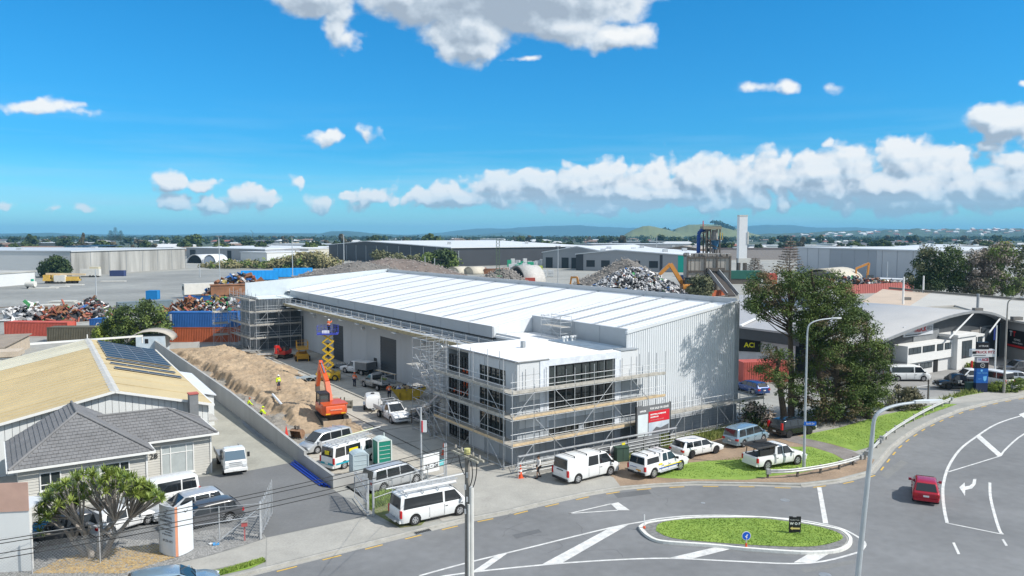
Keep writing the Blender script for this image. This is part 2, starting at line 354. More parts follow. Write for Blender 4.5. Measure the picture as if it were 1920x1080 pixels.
patch('vehicle_crossing', q2([(500,1009),(692,968),(760,998),(745,1001),(620,1032),(499,1062)]), .014, FOOT)
patch('site_entrance', q2([(800,958),(830,978),(864,972),(952,955),(1000,943),(1090,923),(1163,911),(1150,895),(1060,862),(1000,848),(900,850),(800,880),(740,912),(760,935)]), .012, FOOT)
patch('footpath', q2([(499,1010),(498,1046),(400,1068),(300,1092),(200,1110),(180,1092),(380,1046),(440,1030)]), .016, FOOT)
patch('gravel_bed', q2([(-60,1120),(180,1092),(380,1046),(497,1010),(492,1001),(425,986),(280,1012),(120,1004),(-60,1010)]), .008, GRAV)
patch('dirt_verge', q2([(1140,913),(1165,911),(1300,902),(1500,905),(1567,898),(1628,882),(1640,862),(1600,850),(1530,812),(1440,800),(1300,822),(1190,850),(1130,880)]), .009, DIRT)
patch('grass_verge', q2([(1215,893),(1250,897),(1310,899),(1400,900),(1446,893),(1500,887),(1592,868),(1560,850),(1520,838),(1480,838),(1420,850),(1385,862),(1330,864),(1290,868),(1240,880)]), .018, GRASS)
patch('footpath', q2([(1597,870),(1622,858),(1598,846),(1560,834),(1515,822),(1470,812),(1430,812),(1480,828),(1530,840),(1565,852)]), .020, M('chip_path', (.22,.20,.19), .95, var=.2, sc=.8, fine=.15))
patch('grass_verge', q2([(1500,820),(1560,833),(1604,846),(1632,838),(1662,815),(1700,795),(1745,775),(1795,758),(1762,757),(1700,769),(1660,777),(1570,803),(1525,812)]), .021, GRASS)
patch('footpath', q2([(1440,812),(1525,810),(1570,801),(1660,775),(1700,767),(1762,755),(1800,756),(1860,750),(1930,738),(1925,722),(1800,742),(1740,748),(1660,766),(1570,790),(1480,803)]), .013, FOOT)
patch('grass_strip', q2([(402,1074),(494,1048),(497,1054),(470,1066),(410,1080)]), .021, GRASS)
patch('grass_patch', q2([(686,945),(735,925),(800,935),(818,958),(790,985),(750,990),(700,962)]), .021, M('weedy_dirt', (.26,.22,.13), .95, sc=2.5, bump=.8, bsc=20, fine=.3, col2=(.10,.17,.03)))
patch('truck_yard', q2([(1560,770),(1740,745),(1930,718),(2200,690),(2200,610),(1700,640),(1620,690),(1540,740)]), .005, M('truck_yard_asphalt', (.27,.265,.255), .92, var=.12, sc=.25, fine=.06))
patch('verge_weeds', q2([(1745,757),(1810,742),(1925,722),(1925,712),(1860,722),(1800,737)]), .019, GRASS)

patch('south_footpath', [Vector(q) for q in ((-60,-5),(-60,14),(-20,26.5),(0,32.6),(15,32.2),(30,22),(60,4),(60,-5))], 0, FOOT, z0=RZ)
# lane paint
def strip(m, pts, w, z=RZ+.010):
    P = [Vector(p) for p in q2(pts, RZ)] if not isinstance(pts[0], Vector) else pts
    L, Rr = [], []
    for i, p in enumerate(P):
        d = ((P[min(i+1, len(P)-1)]-P[max(i-1, 0)])).normalized(); n = Vector((-d.y, d.x))
        L.append(p+n*w/2); Rr.append(p-n*w/2)
    for i in range(len(P)-1):
        m.add([(*Rr[i], z), (*Rr[i+1], z), (*L[i+1], z), (*L[i], z)], [(0,1,2,3)])
def smoothpx(pts, k=4):
    out = []; n = len(pts)
    for i in range(n-1):
        p0, p1, p2, p3 = pts[max(i-1,0)], pts[i], pts[i+1], pts[min(i+2,n-1)]
        for j in range(k):
            t = j/k; out.append(tuple(.5*((2*p1[c])+(-p0[c]+p2[c])*t+(2*p0[c]-5*p1[c]+4*p2[c]-p3[c])*t*t+(-p0[c]+3*p1[c]-3*p2[c]+p3[c])*t**3) for c in (0,1)))
    out.append(pts[-1]); return out
def marking(name, fn, mat=LINEW):
    m = MB(); fn(m); return m.build(name, mat, kind='structure')
for pts, w in [([(786,1080),(870,1057),(1000,1025),(1143,990),(1207,978)], .16), ([(700,1110),(835,1080),(1000,1061),(1133,1051),(1250,1047),(1367,1052),(1483,1057),(1547,1052),(1612,1035)], .17),
               ([(1207,978),(1240,972),(1300,967),(1383,967),(1483,973),(1540,982),(1580,992),(1613,1010),(1622,1022),(1612,1035)], .17),
               ([(1067,963),(1145,945)], .13), ([(1067,963),(1158,957)], .13),
               ([(2000,760),(1925,777),(1869,795),(1829,820),(1799,844),(1778,876),(1769,907),(1768,931),(1771,958),(1776,981)], .2),
               ([(1776,981),(1880,1002)], .15), ([(1880,1002),(1874,994),(1864,962),(1857,931),(1856,905)], .18), ([(1778,885),(1876,855)], .13),
               ([(1876,855),(1887,841),(1920,814),(1980,790)], .16)]:
    marking('line_marking', lambda m: strip(m, smoothpx(pts) if len(pts) > 2 else pts, w))
ZZ = lambda s, ox, oy, P: [(ox+x/s, oy+y/s) for x, y in P]
for P in [[(1017,1058),(1052,1057),(1182,982),(1147,988)], [(1252,1047),(1297,1048),(1377,1028),(1338,1027)], [(1488,1055),(1527,1055),(1557,1037),(1517,1038)], [(883,1074),(905,1071),(954,1036),(933,1040)],
          [(1145,945),(1159,942),(1181,957),(1158,957)], [(1532,914),(1540,914),(1553,982),(1543,981)], [(1829,819),(1838,816),(1880,853),(1871,856)], [(1910,777),(1945,765),(1935,795)],
          ZZ(4.908,1660,860,[(680,265),(730,220),(733,258),(775,250),(800,230),(808,188),(838,188),(832,235),(800,275),(735,290),(733,345)]),
          ZZ(4.908,1660,860,[(615,775),(638,772),(690,880),(664,881)]), ZZ(4.908,1660,860,[(1070,745),(1090,742),(1128,803),(1105,805)])]:
    marking('lane_marking', lambda m: m.prism([tuple(p) for p in q2(P, RZ)], RZ+.014, RZ+.014))
# broken yellow lines beside the kerb
cum = 0; d = MB(); nxt = 1.0
segs = [(kerb2[i], kerb2[i+1]) for i in range(len(kerb2)-1)]
for a, b in segs:
    L = (b-a).length; u = (b-a)/L; n = Vector((u.y, -u.x)); s0 = cum
    while nxt < cum+L:
        p = a+u*(nxt-cum)+n*.62; q = p+u*1.15
        marking('yellow_dash', lambda m: strip(m, [p, q], .12), LINEY); nxt += 2.65
    cum += L
# storm drain
o = at(792, 997, RZ); dr = thing('storm_drain', 'rusty steel storm drain grate in the gutter beside the long white van', 'drain', (o.x, o.y, RZ), atan2(*(kerb2[6]-kerb2[5]).yx))
m = MB(); m.box(-.55,.55,-.28,.28,.004,.03); m.build('drain_frame', STEEL, dr)
for i in range(9): ubox(dr, 'grate_bar', (-.48+.12*i, 0, .045), (.05, .46, .03), BLACKP)
# repaired patches, manholes and cracks in the road
AP = M('patch_asphalt', (.125,.13,.137), .92, var=.12, sc=.6, fine=.08); AP2 = M('dusty_asphalt', (.205,.208,.205), .92, var=.12, sc=.5, fine=.08)
for P, mt in (([(1150,925),(1215,918),(1222,926),(1158,934)],AP),([(1650,890),(1690,862),(1702,868),(1664,898)],AP2),([(1500,1066),(1600,1050),(1606,1056),(1510,1074)],AP2),([(960,1003),(1010,992),(1016,998),(968,1010)],AP)): patch('asphalt_patch', q2(P, RZ), RZ+.004, mt)
for x, y, lab in ((1005,941,'faint'),(1472,938,'round manhole lid in the road above the island board'),(1318,943,'small valve cover in the road above the traffic island'),(1547,1078,'manhole lid near the bottom lamp')):
    if lab == 'faint': continue
    p = at(x, y, RZ); m = MB(); m.tube((0,0,0),(0,0,.012),.33 if 'manhole' in lab else .16,16); o = m.build('manhole_cover', STEEL, None, loc=(p.x,p.y,RZ)); tag(o, lab, 'manhole')
m = MB()
for k in range(9):
    p = at(RNG.uniform(900,1900), RNG.uniform(930,1075), RZ).xy; a = RNG.uniform(0,6.3); P = [p]
    for j in range(9): a += RNG.normal(0,.45); P.append(P[-1]+Vector((cos(a),sin(a)))*RNG.uniform(.2,.5))
    for a_, b_ in zip(P[:-1],P[1:]): strip(m, [a_, b_], .014, RZ+.006)
m.build('road_cracks', M('tar_crack', (.06,.062,.065), .8, var=0), kind='stuff')
# traffic island
def zz6(P): return [(1000+x/3, 780+y/3) for x, y in P]
isl = zz6([(600,625),(640,603),(750,588),(900,573),(1150,570),(1300,572),(1450,590),(1600,615),(1720,640),(1770,670),(1785,700),(1760,735),(1680,760),(1500,765),(1200,745),(1000,725),(800,712),(700,700),(640,670),(610,640)])
isp = q2(smoothpx(isl+[isl[0]], 3)[:-1], 0); c0 = sum(isp, Vector((0,0)))/len(isp)
patch('traffic_island', isp, .02, KERB, z0=RZ)
wk = M('white_kerb_paint', (.70,.70,.66), .75, var=.12, sc=4, fine=.1)
m = MB(); n = len(isp)
for i in range(n):
    a, b = isp[i], isp[(i+1) % n]; m.beam((a.x, a.y, -.03), (b.x, b.y, -.03), .20, .17+.003*(i % 2))
m.build('island_kerb', wk, kind='structure')
patch('island_soil', [c0+(p-c0)*.965 for p in isp], .035, GRAV)
gi = zz6([(690,650),(700,615),(760,595),(900,583),(1150,578),(1300,582),(1450,600),(1600,625),(1700,655),(1742,685),(1700,712),(1560,738),(1300,733),(1000,713),(780,690)])
gp_ = q2(smoothpx(gi+[gi[0]], 3)[:-1], 0); patch('island_grass', gp_, .055, GRASS)

def tufts(name, polys, n, hgt, mat, z=.02, lean=.5):
    "separate grass blades spread over flat areas"
    V = []; per = max(1, n//len(polys))
    for P in polys:
        P = np.array([tuple(p) for p in P]); lo, hi = P.min(0), P.max(0); got = 0
        x = RNG.uniform(lo[0], hi[0], per*4); y = RNG.uniform(lo[1], hi[1], per*4); ins = np.zeros(len(x), bool); j = len(P)-1
        for i in range(len(P)):
            c = ((P[i,1] > y) != (P[j,1] > y)) & (x < (P[j,0]-P[i,0])*(y-P[i,1])/(P[j,1]-P[i,1]+1e-12)+P[i,0]); ins ^= c; j = i
        V.append(np.stack([x[ins][:per], y[ins][:per]], 1))
    B = np.concatenate(V); k = len(B); a = RNG.uniform(0, 2*pi, k); h = hgt*RNG.uniform(.5, 1.4, k); w = .035+.02*RNG.random(k)
    l = lean*h; b_ = RNG.uniform(0, 2*pi, k); zb = np.full(k, z)
    v0 = np.stack([B[:,0]-w*np.cos(a), B[:,1]-w*np.sin(a), zb], 1); v1 = np.stack([B[:,0]+w*np.cos(a), B[:,1]+w*np.sin(a), zb], 1)
    v2 = np.stack([B[:,0]+l*np.cos(b_), B[:,1]+l*np.sin(b_), zb+h], 1)
    VV = np.stack([v0, v1, v2], 1).reshape(-1, 3); F = np.arange(3*k).reshape(-1, 3)
    return npmesh(name, VV, F, mat, kind='stuff')
BLADE = M('grass_blade', (.17,.28,.04), .8, sc=.5, col2=(.30,.40,.08))
WEED = M('weed_blade', (.12,.17,.03), .8, sc=1.2, col2=(.30,.32,.10))
o = tufts('grass', [gp_], 7000, .035, BLADE, .055); tag(o, 'green mown grass growing on the traffic island', 'grass')
gv1 = q2([(1220,891),(1310,897),(1446,891),(1592,868),(1520,840),(1420,852),(1330,866),(1250,880)]); gv2 = q2([(1505,820),(1560,832),(1630,838),(1700,795),(1790,759),(1700,770),(1570,804)])
o = tufts('grass', [gv1, gv2], 9000, .04, BLADE, .02); tag(o, 'bright green grass of the verge behind the guardrails', 'grass')
o = tufts('weeds', [q2([(1230,846),(1280,820),(1380,800),(1420,800),(1370,818),(1290,838),(1250,850)]), q2([(1180,868),(1260,832),(1250,815),(1180,850)])], 9000, .35, WEED, .0); tag(o, 'tall weeds along the foot of the ribbed warehouse wall', 'weeds')
o = tufts('weeds', [q2([(690,935),(735,922),(745,940),(690,958)])], 3000, .3, BLADE, .02); tag(o, 'green weeds by the gate post near the long white van', 'weeds')
o = tufts('weeds', [q2([(1745,757),(1810,742),(1925,722),(1925,712),(1860,722),(1800,737)]), q2([(1395,800),(1520,790),(1600,775),(1660,765),(1700,755),(1560,785),(1440,805)])], 9000, .45, WEED, .0); tag(o, 'rough weeds beside the truck yard and under the pines', 'weeds')
o = tufts('weeds', [q2([(402,1074),(494,1048),(497,1054),(410,1080)])], 3000, .12, BLADE, .02); tag(o, 'narrow strip of grass between footpath and road', 'grass')
# scattered stones on the gravel bed and dry leaves
def stones(name, poly, n, s0, s1, mat, z, flat=.6):
    P = np.array([tuple(p) for p in poly]); lo, hi = P.min(0), P.max(0)
    x = RNG.uniform(lo[0], hi[0], n*3); y = RNG.uniform(lo[1], hi[1], n*3); ins = np.zeros(len(x), bool); j = len(P)-1
    for i in range(len(P)):
        c = ((P[i,1] > y) != (P[j,1] > y)) & (x < (P[j,0]-P[i,0])*(y-P[i,1])/(P[j,1]-P[i,1]+1e-12)+P[i,0]); ins ^= c; j = i
    x, y = x[ins][:n], y[ins][:n]; k = len(x); s = RNG.uniform(s0, s1, k); a = RNG.uniform(0, 2*pi, k)
    oc = np.array([(1,0,0),(-.5,.87,0),(-.5,-.87,0),(0,0,1)]); V = np.zeros((k,4,3))
    for i in range(4):
        ox = oc[i,0]*np.cos(a)-oc[i,1]*np.sin(a); oy = oc[i,0]*np.sin(a)+oc[i,1]*np.cos(a)
        V[:,i,0] = x+ox*s; V[:,i,1] = y+oy*s; V[:,i,2] = z+oc[i,2]*s*flat
    F = np.array([(0,1,3),(1,2,3),(2,0,3)]); FF = (F[None]+4*np.arange(k)[:,None,None]).reshape(-1,3)
    return npmesh(name, V.reshape(-1,3), FF, mat, kind='stuff')
gb = q2([(-60,1120),(180,1090),(380,1044),(495,1010),(490,1003),(425,988),(280,1013),(120,1006),(-60,1012)])
o = stones('gravel', gb, 14000, .03, .07, M('gravel_stone', (.16,.16,.16), .9, sc=9, col2=(.42,.42,.41)), .008); tag(o, 'loose grey gravel around the sign pillar and letterbox', 'gravel')
o = stones('leaves', q2([(60,1075),(230,1075),(330,1045),(300,1020),(200,1030),(120,1045)]), 3500, .04, .11, M('dry_leaf', (.32,.20,.08), .9, sc=5, col2=(.55,.42,.22)), .02, .25); tag(o, 'dry fallen brown leaves under the branching tree', 'leaves')

# concrete slabs of the building site
yard = MB().box(-13.3, 7.9, -1.5, 80, -.06, -.012).build('site_pavement', M('site_subbase', (.09,.085,.075), .95), kind='structure', loc=CB+Vector((0,0,.012)), rz=RB)
yv = [1.2, 6.2, 11.4, 16.6, 21.8, 27.0, 32.2, 37.4, 42.6, 47.8, 53, 58.2, 63.4, 68.6, 73.8, 79]; yu = [-13.2, -8.6, -4.2, .1, 4.2, 7.85]
for i in range(len(yv)-1):
    for j in range(len(yu)-1):
        if j == 0 and yv[i] > 14: continue
        if yv[i] < 11 and j >= 3: continue
        s = MB().box(yu[j]+.07, yu[j+1]-.07, yv[i]+.07, yv[i+1]-.07, -.012, .022+.004*((i+j) % 2)); s.build('concrete_slab', SLAB, yard)
# excavated ground: heap and trench (heights over local u,v)
_lat = RNG.random((256,256))*2-1
def vn(u, v):
    i, j = np.floor(u).astype(int), np.floor(v).astype(int); a, b = u-i, v-j; a, b = a*a*(3-2*a), b*b*(3-2*b); L = lambda x, y: _lat[x % 256, y % 256]
    return (L(i,j)*(1-a)+L(i+1,j)*a)*(1-b)+(L(i,j+1)*(1-a)+L(i+1,j+1)*a)*b
def hash2(u, v): return vn(u*.35,v*.35)+.5*vn(u*.8+9,v*.8)+.3*vn(u*1.9,v*1.9+5)+.18*vn(u*4.1,v*4.1)+.1*vn(u*8.3,v*8.3)
def heap():
    us = np.linspace(-13.3, 1.2, 130); vs = np.linspace(16, 84, 420); U, V = np.meshgrid(us, vs)
    n = hash2(U*.9, V*.9)
    edge = -10.6+.55*vn(V*.3,V*0)+.35*vn(V*1.1,V*0+3)+.2*vn(V*2.6,V*0+8)                                   # top of the trench bank
    right = np.interp(V, [16,24,34,45,60,72,84], [-6.6,-6.0,-3.0,-1.4,-.8,-1.5,-4.])+.5*n
    front = np.clip((V-20-1.2*n)/4, 0, 1); back = np.clip((82-V)/6, 0, 1)
    top = .80+.2*n+.15*hash2(U*2.3, V*2.1)+.03*RNG.standard_normal(U.shape)
    bank = np.clip((U-edge)/.55, 0, 1); slope = np.clip((right-U)/2.6, 0, 1); slope = slope*slope*(3-2*slope)
    H = top*bank*slope*front*back*np.interp(V, [16,30,45,84], [.62,.8,1,1])
    tr = np.exp(-((U-edge+1.1)/.55)**2)*np.clip((V-20)/5,0,1)*np.clip((74-V)/8,0,1)
    H += .10*np.clip(n,-1,1)+.14+.35*tr*(.6+.6*n)*(RNG.random(U.shape)*.5+.6)
    H += .55*np.exp(-(((U+9.)/2.2)**2+((V-27)/2.2)**2)) + .4*np.exp(-(((U+7.8)/1.5)**2+((V-18.6)/1.6)**2))
    fade = np.clip((1.2-U)/1.5,0,1)*np.clip((V-16)/2,0,1)*np.clip((84-V)/1,0,1); H = np.where(U > -7, H*fade-(1-fade)*.15, H*np.clip((V-16)/2,0,1)-.02)
    lo = np.where((U > right+.8), -.12, H)
    vx = CB.x+U*.830-V*.5575; vy = CB.y+U*.5575+V*.830
    P = np.stack([vx, vy, lo], 2).reshape(-1, 3); r, c = U.shape
    i = np.arange(r*c).reshape(r, c); F = np.stack([i[:-1,:-1], i[:-1,1:], i[1:,1:], i[1:,:-1]], -1); fl = ((U-edge) < -.35+.35*n)[:-1,:-1]
    npmesh('excavated_ground', P, F[~fl].reshape(-1,4), SAND, kind='structure', smooth=True); npmesh('trench_floor', P, F[fl].reshape(-1,4), M('trench_gravel', (.25,.23,.20), .95, var=.25, sc=.9, bump=.8, bsc=9, fine=.2), kind='structure', smooth=True)
heap()
sp = [L2W(u, v).xy for u, v in ((-12.9,18),(-9.5,18),(-9.,60),(-10,74),(-12.5,74))]
o = stones('rubble', sp, 2600, .05, .22, M('clay_lump', (.26,.19,.13), .95, sc=3, col2=(.48,.38,.28)), .12, .8); tag(o, 'loose clods and stones in the trench beside the concrete wall', 'rubble')
# ---------------------------------------------------------------- the new warehouse and its office
PANEL = M('precast_panel', (.50,.52,.54), .8, var=.06, sc=.4, streak=True); PANELW = M('pale_cladding', (.62,.65,.68), .6, var=.05, sc=.5)
CLAD = M('ribbed_cladding', (.66,.69,.72), .5, .05, var=.04, sc=.4); ROOFW = M('white_roof_sheet', (.90,.90,.90), .55, var=.02, sc=.2)
SHUT = M('dark_roller_door', (.050,.062,.075), .5, var=.1); FASC = M('parapet_cladding', (.40,.43,.46), .5, .1, var=.05, sc=.4)
ROOFS = M('roof_seam', (.42,.46,.50), .6, var=.1); WRAP = M('building_wrap', (.66,.70,.76), .4, var=.12, sc=2, bump=.4, bsc=6)
SLATE = M('slate_grey_panel', (.30,.33,.36), .6, var=.08, sc=.6)
def sheet(x0, x1, z_of, y0, y1, pitch, depth, axis='x'):
    "ribbed sheet whose ribs run along y; z_of(x) gives the height"
    m = MB(); n = int(abs(x1-x0)/pitch); prof = []
    for i in range(n):
        x = x0+(x1-x0)*i/n; p = (x1-x0)/n
        prof += [(x, 0), (x+p*.68, 0), (x+p*.76, depth), (x+p*.92, depth)]
    prof.append((x1, 0)); k = len(prof); V = []
    for x, d in prof: V += [(x, y0, z_of(x, y0)+d), (x, y1, z_of(x, y1)+d)]
    m.add(V, [(2*i, 2*i+2, 2*i+3, 2*i+1) for i in range(k-1)]); return m
def vsheet(p0, p1, z0, z1f, pitch, depth, nrm):
    "upright ribbed sheet from p0 to p1 (2-d), top height z1f(t)"
    p0, p1 = Vector(p0), Vector(p1); L = (p1-p0).length; n = max(2, int(L/pitch)); V = []; m = MB(); nn = Vector(nrm)
    prof = []
    for i in range(n):
        t = i/n; p = 1/n; prof += [(t, 0), (t+p*.5, 0), (t+p*.6, depth), (t+p*.9, depth)]
    prof.append((1, 0))
    for t, d in prof: q = p0.lerp(p1, t)+nn*d; V += [(q.x, q.y, z0), (q.x, q.y, z1f(t))]
    m.add(V, [(2*i, 2*i+2, 2*i+3, 2*i+1) for i in range(len(prof)-1)]); return m
wh = thing('warehouse', 'new grey warehouse under construction with white roof and scaffolded office', 'warehouse', CB, RB)
VB = 82.0; UL, UR = 8.0, 27.0
def zr(u, v=0): return 9.05+(u-7.6)*(11.75-9.05)/(27-7.6)
# side wall: precast panels between the roller doors
doors = [(39.0, 43.9), (56.8, 60.9), (74.0, 78.0)]
cuts = [11.2]
v = 11.2
while v < VB-1: v += 5.3; cuts.append(min(v, VB))
for i in range(len(cuts)-1):
    a, b = cuts[i]+.02, cuts[i+1]-.02; segs = []; s = a
    for d0, d1 in doors:
        if d1 > s and d0 < b:
            if d0 > s: segs.append((s, d0, 0))
            segs.append((max(d0, s), min(d1, b), 5.25)); s = min(d1, b)
    if s < b: segs.append((s, b, 0))
    for s0, s1, z0 in segs:
        if s1-s0 > .06: MB().box(UL, UL+.2, s0, s1, z0, 8.6).build('precast_panel', PANEL, wh)
for d0, d1 in doors:
    m = MB(); n = 26
    for k in range(n): z = 5.25*k/n; m.box(UL+.05+.03*(k % 2), UL+.14, d0+.03, d1-.03, z, z+5.25/n)
    dd = m.build('roller_door', SHUT, wh)
for v0, w in ((45.0, .9), (62.5, 1.0)):
    wn = MB().box(UL-.05, UL+.03, v0, v0+w, .05 if w > .95 else 1.0, 2.1).build('side_door' if w > .95 else 'window', BLACKP, wh)
for v0 in (22, 31, 49, 68): MB().box(UL-.35, UL-.02, v0, v0+.5, 5.6, 5.85).build('wall_light', WHITE, wh)
# parapets and roof
m = MB(); m.box(7.45, 7.6, 15.4, 79, 8.15, 9.3); m.build('side_parapet', FASC, wh)
for v0 in np.arange(20, 79, 6.2): MB().box(7.435, 7.45, v0, v0+.05, 8.15, 9.3).build('parapet_joint', SLATE, wh)
MB().box(7.38, 7.66, 15.35, 79.05, 9.3, 9.36).build('parapet_capping', ROOFW, wh)
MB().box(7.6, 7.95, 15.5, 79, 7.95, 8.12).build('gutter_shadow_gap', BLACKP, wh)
m = sheet(7.75, 26.8, lambda x, y: zr(x), 15.7, VB-.3, .5, .045)
rf = m.build('roof', ROOFW, wh)
# rib direction is along v; purlin laps and grey translucent strips run across
for v0 in (21.5, 27.5, 33, 38.5, 44.5, 50, 55.5, 61.5, 67, 73):
    MB().add([(8.2, v0, zr(8.2)+.06), (26.7, v0, zr(26.7)+.06), (26.7, v0+.42, zr(26.7)+.06), (8.2, v0+.42, zr(8.2)+.06)], [(0,1,2,3)]).build('roof_strip', ROOFS, rf)
for v0 in (24.5, 30.2, 41, 47, 58.4): 
    MB().add([(9, v0, zr(9)+.06), (20, v0, zr(20)+.06), (20, v0+.12, zr(20)+.06), (9, v0+.12, zr(9)+.06)], [(0,1,2,3)]).build('roof_lap', ROOFS, rf)
m = MB(); m.box(26.72, 26.9, .8, VB, 11.6, 12.25); m.build('right_parapet', FASC, wh)
m = MB(); V0 = VB-.1
m.add([(.9, V0, 8), (27, V0, 8), (27, V0, 12.3), (.9, V0, 10.55), (.9, V0+.2, 8), (27, V0+.2, 8), (27, V0+.2, 12.3), (.9, V0+.2, 10.55)], [(0,3,2,1),(4,5,6,7),(0,1,5,4),(1,2,6,5),(2,3,7,6),(3,0,4,7)])
m.build('back_parapet', M('inner_parapet', (.50,.56,.60), .55, var=.05), wh)
m = MB(); m.box(26.98, 27.1, .8, VB, 0, 12.0); m.box(9, 26.9, VB+.1, VB+.2, 0, 9); m.build('outer_wall', CLAD, wh)
# hall front wall above the office roof, return wall and ribbed street front
m = vsheet((7.7, 15.5), (12.5, 15.5), 7.8, lambda t: 9.2+t*.75, .9, .02, (0,-1)); m.build('hall_front_wall', PANELW, wh)
MB().box(12.42, 12.55, .9, 15.5, 8.0, 10.15).build('return_parapet', FASC, wh)
for v0 in (4.6, 8.4, 12): MB().box(12.40, 12.42, v0, v0+.05, 8.4, 10.15).build('parapet_joint', SLATE, wh)
m = sheet(12.6, 26.75, lambda x, y: zr(x)-.02, .95, 15.72, .5, .045); m.build('front_roof', ROOFW, wh)
for v0 in (3.6, 7, 10.5, 13.6): MB().add([(12.9, v0, zr(12.9)+.05), (26.6, v0, zr(26.6)+.05), (26.6, v0+.42, zr(26.6)+.05), (12.9, v0+.42, zr(12.9)+.05)], [(0,1,2,3)]).build('roof_strip', ROOFS, wh)
m = vsheet((12.3, .8), (27.1, .8), 2.2, lambda t: 9.75+t*2.1, .26, .04, (0,-1)); m.build('ribbed_front_wall', CLAD, wh)
m = MB(); m.add([(12.3,.70,9.75),(27.15,.70,11.86),(27.15,.95,11.86),(12.3,.95,9.75),(12.3,.70,9.98),(27.15,.70,12.09),(27.15,.95,12.09),(12.3,.95,9.98)], [(0,3,2,1),(4,5,6,7),(0,1,5,4),(1,2,6,5),(2,3,7,6),(3,0,4,7)]); m.build('barge_capping', PANELW, wh)
MB().box(26.7, 27.14, .66, .84, 2.2, 11.8).build('corner_flashing', FASC, wh)
m = MB().box(12.9, 27.05, .74, .98, 0, 2.2); m.build('base_wall', M('painted_base_wall', (.30,.33,.37), .8, sc=.7, streak=True, col2=(.44,.46,.48)), wh)
for k in range(2, 9): MB().box(12.9, 27, .72, .74, .25*k-.02, .25*k).build('base_joint', STEEL, wh)
# office block
of = thing('office_block', 'three storey office front wrapped in scaffold with dark window bands', 'office building', CB, RB)
OFP = M('office_panel', (.60,.62,.64), .75, var=.05, sc=.5, streak=True); OFG = M('office_grey_panel', (.36,.39,.42), .6, var=.08, sc=.8, streak=True)
zs = [0, 1.75, 3.95, 5.85, 8.35]
# side face panels round the windows (u = 0)
def sidebox(v0, v1, z0, z1, mat=OFP, n='wall_panel'): return MB().box(0, .2, v0, v1, z0, z1).build(n, mat, of)
for z0, z1 in ((0,1.85),(3.55,4.1),(5.75,6.25),(7.5,8.35)): sidebox(1.72, 5.73, z0+.01, z1-.01)
for z0, z1 in ((0,1.8),(1.8,3.9),(3.9,5.9),(5.9,8.35)): sidebox(0.02, 1.7, z0+.01, z1-.01, OFG if z1 < 8 else OFP); sidebox(5.75, 7.6, z0+.01, z1-.01)
def window(v0, v1, z0, z1, cols, rows, face='u', parent=None, pane=True):
    fr = MB(); t = .05; W_ = v1-v0
    def bx(a0, a1, b0, b1, d0, d1):
        if face == 'u': fr.box(d0, d1, a0, a1, b0, b1)
        else: fr.box(a0, a1, d0, d1, b0, b1)
    bx(v0, v1, z0, z0+t, .03, .15); bx(v0, v1, z1-t, z1, .03, .15)
    for i in range(cols+1): x = v0+t/2+(W_-t)*i/cols; bx(x-t/2, x+t/2, z0+t+.001, z1-t-.001, .03, .148)
    for j in range(1, rows): z = z0+(z1-z0)*j/rows; bx(v0+t, v1-t, z-.02, z+.02, .035, .14)
    f = fr.build('window', BLACKP, parent or of)
    for i in range(cols if pane else 0):
        a0, a1 = v0+W_*i/cols+.03, v0+W_*(i+1)/cols-.03
        (MB().box(.10, .11, a0, a1, z0+t, z1-t) if face == 'u' else MB().box(a0, a1, .10, .11, z0+t, z1-t)).build('pane', GLASSB, f)
    return f
for z0, z1 in ((1.85,3.55),(4.1,5.75),(6.25,7.5)): window(1.74, 5.71, z0, z1, 5, 3)
sidebox(1.9, 5.0, .05, 1.45, M('lower_side_panel', (.44,.47,.50), .7, var=.05), 'side_recess').location = (-.03, 0, 0)
# recessed bay with safety mesh
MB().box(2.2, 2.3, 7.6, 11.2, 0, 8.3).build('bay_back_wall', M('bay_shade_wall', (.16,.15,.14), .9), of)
for z in (.0, 1.8, 3.9, 5.9, 8.2): MB().box(.05, 2.2, 7.6, 11.2, z, z+.14).build('floor_slab', CONC, of)
MESH_O = M('orange_mesh', (.75,.13,.03), .7, var=.3, sc=6)
for z0, z1, v0, v1 in ((4.3,4.65,8.2,10.8),(5.0,5.4,7.9,9.0),(6.25,6.6,7.9,9.2)):
    m = MB(); k = 12
    for i in range(k): m.box(.3, .32, v0+(v1-v0)*i/k, v0+(v1-v0)*(i+.8)/k, z0+.06*sin(i*2.1), z1+.05*cos(i*1.3))
    m.build('safety_mesh', MESH_O, of)
for z0 in (.3, 2.1, 4.2, 6.3): window(7.7, 11.1, z0+.02, z0+1.45, 6, 3, pane=False)
for v0 in (11.2,): MB().box(0, 8, v0, v0+.2, 0, 8.3).build('rear_wall', PANEL, of)
# street face (v = 0)
def frontbox(u0, u1, z0, z1, mat=OFP, n='wall_panel', d=0.): return MB().box(u0, u1, d, d+.2, z0, z1).build(n, mat, of)
for z0, z1, mt in ((0,1.75,OFG),(1.75,3.0,OFG),(3.0,4.25,OFP),(4.25,5.2,OFG),(5.2,6.2,OFP),(6.2,7.3,OFP),(7.3,8.35,OFP)): frontbox(.205, 2.2, z0+.01, z1-.01, mt)
for z0, z1 in ((0,2.8),(2.8,5.4),(5.4,8.35)): frontbox(2.2, 3.08, z0+.005, z1-.005, WRAP if z0 > 2 else OFG, 'pilaster', -.06)
for a, b in ((3.08,5.4),(5.4,7.8),(7.8,10.2)):
    for z0, z1, mt in ((0,1.0,OFG),(1.0,1.85,OFG),(2.65,3.3,OFG),(3.3,4.0,WRAP)): frontbox(a+.01, b-.01, z0+.01, z1-.01, mt)
    frontbox(a+.01, b-.01, 5.82, 6.04, WRAP)
frontbox(3.08, 10.9, 7.85, 8.4, WRAP, 'head_wrap', -.05)
frontbox(10.22, 10.9, 0, 7.84, WRAP, 'pilaster', -.06)
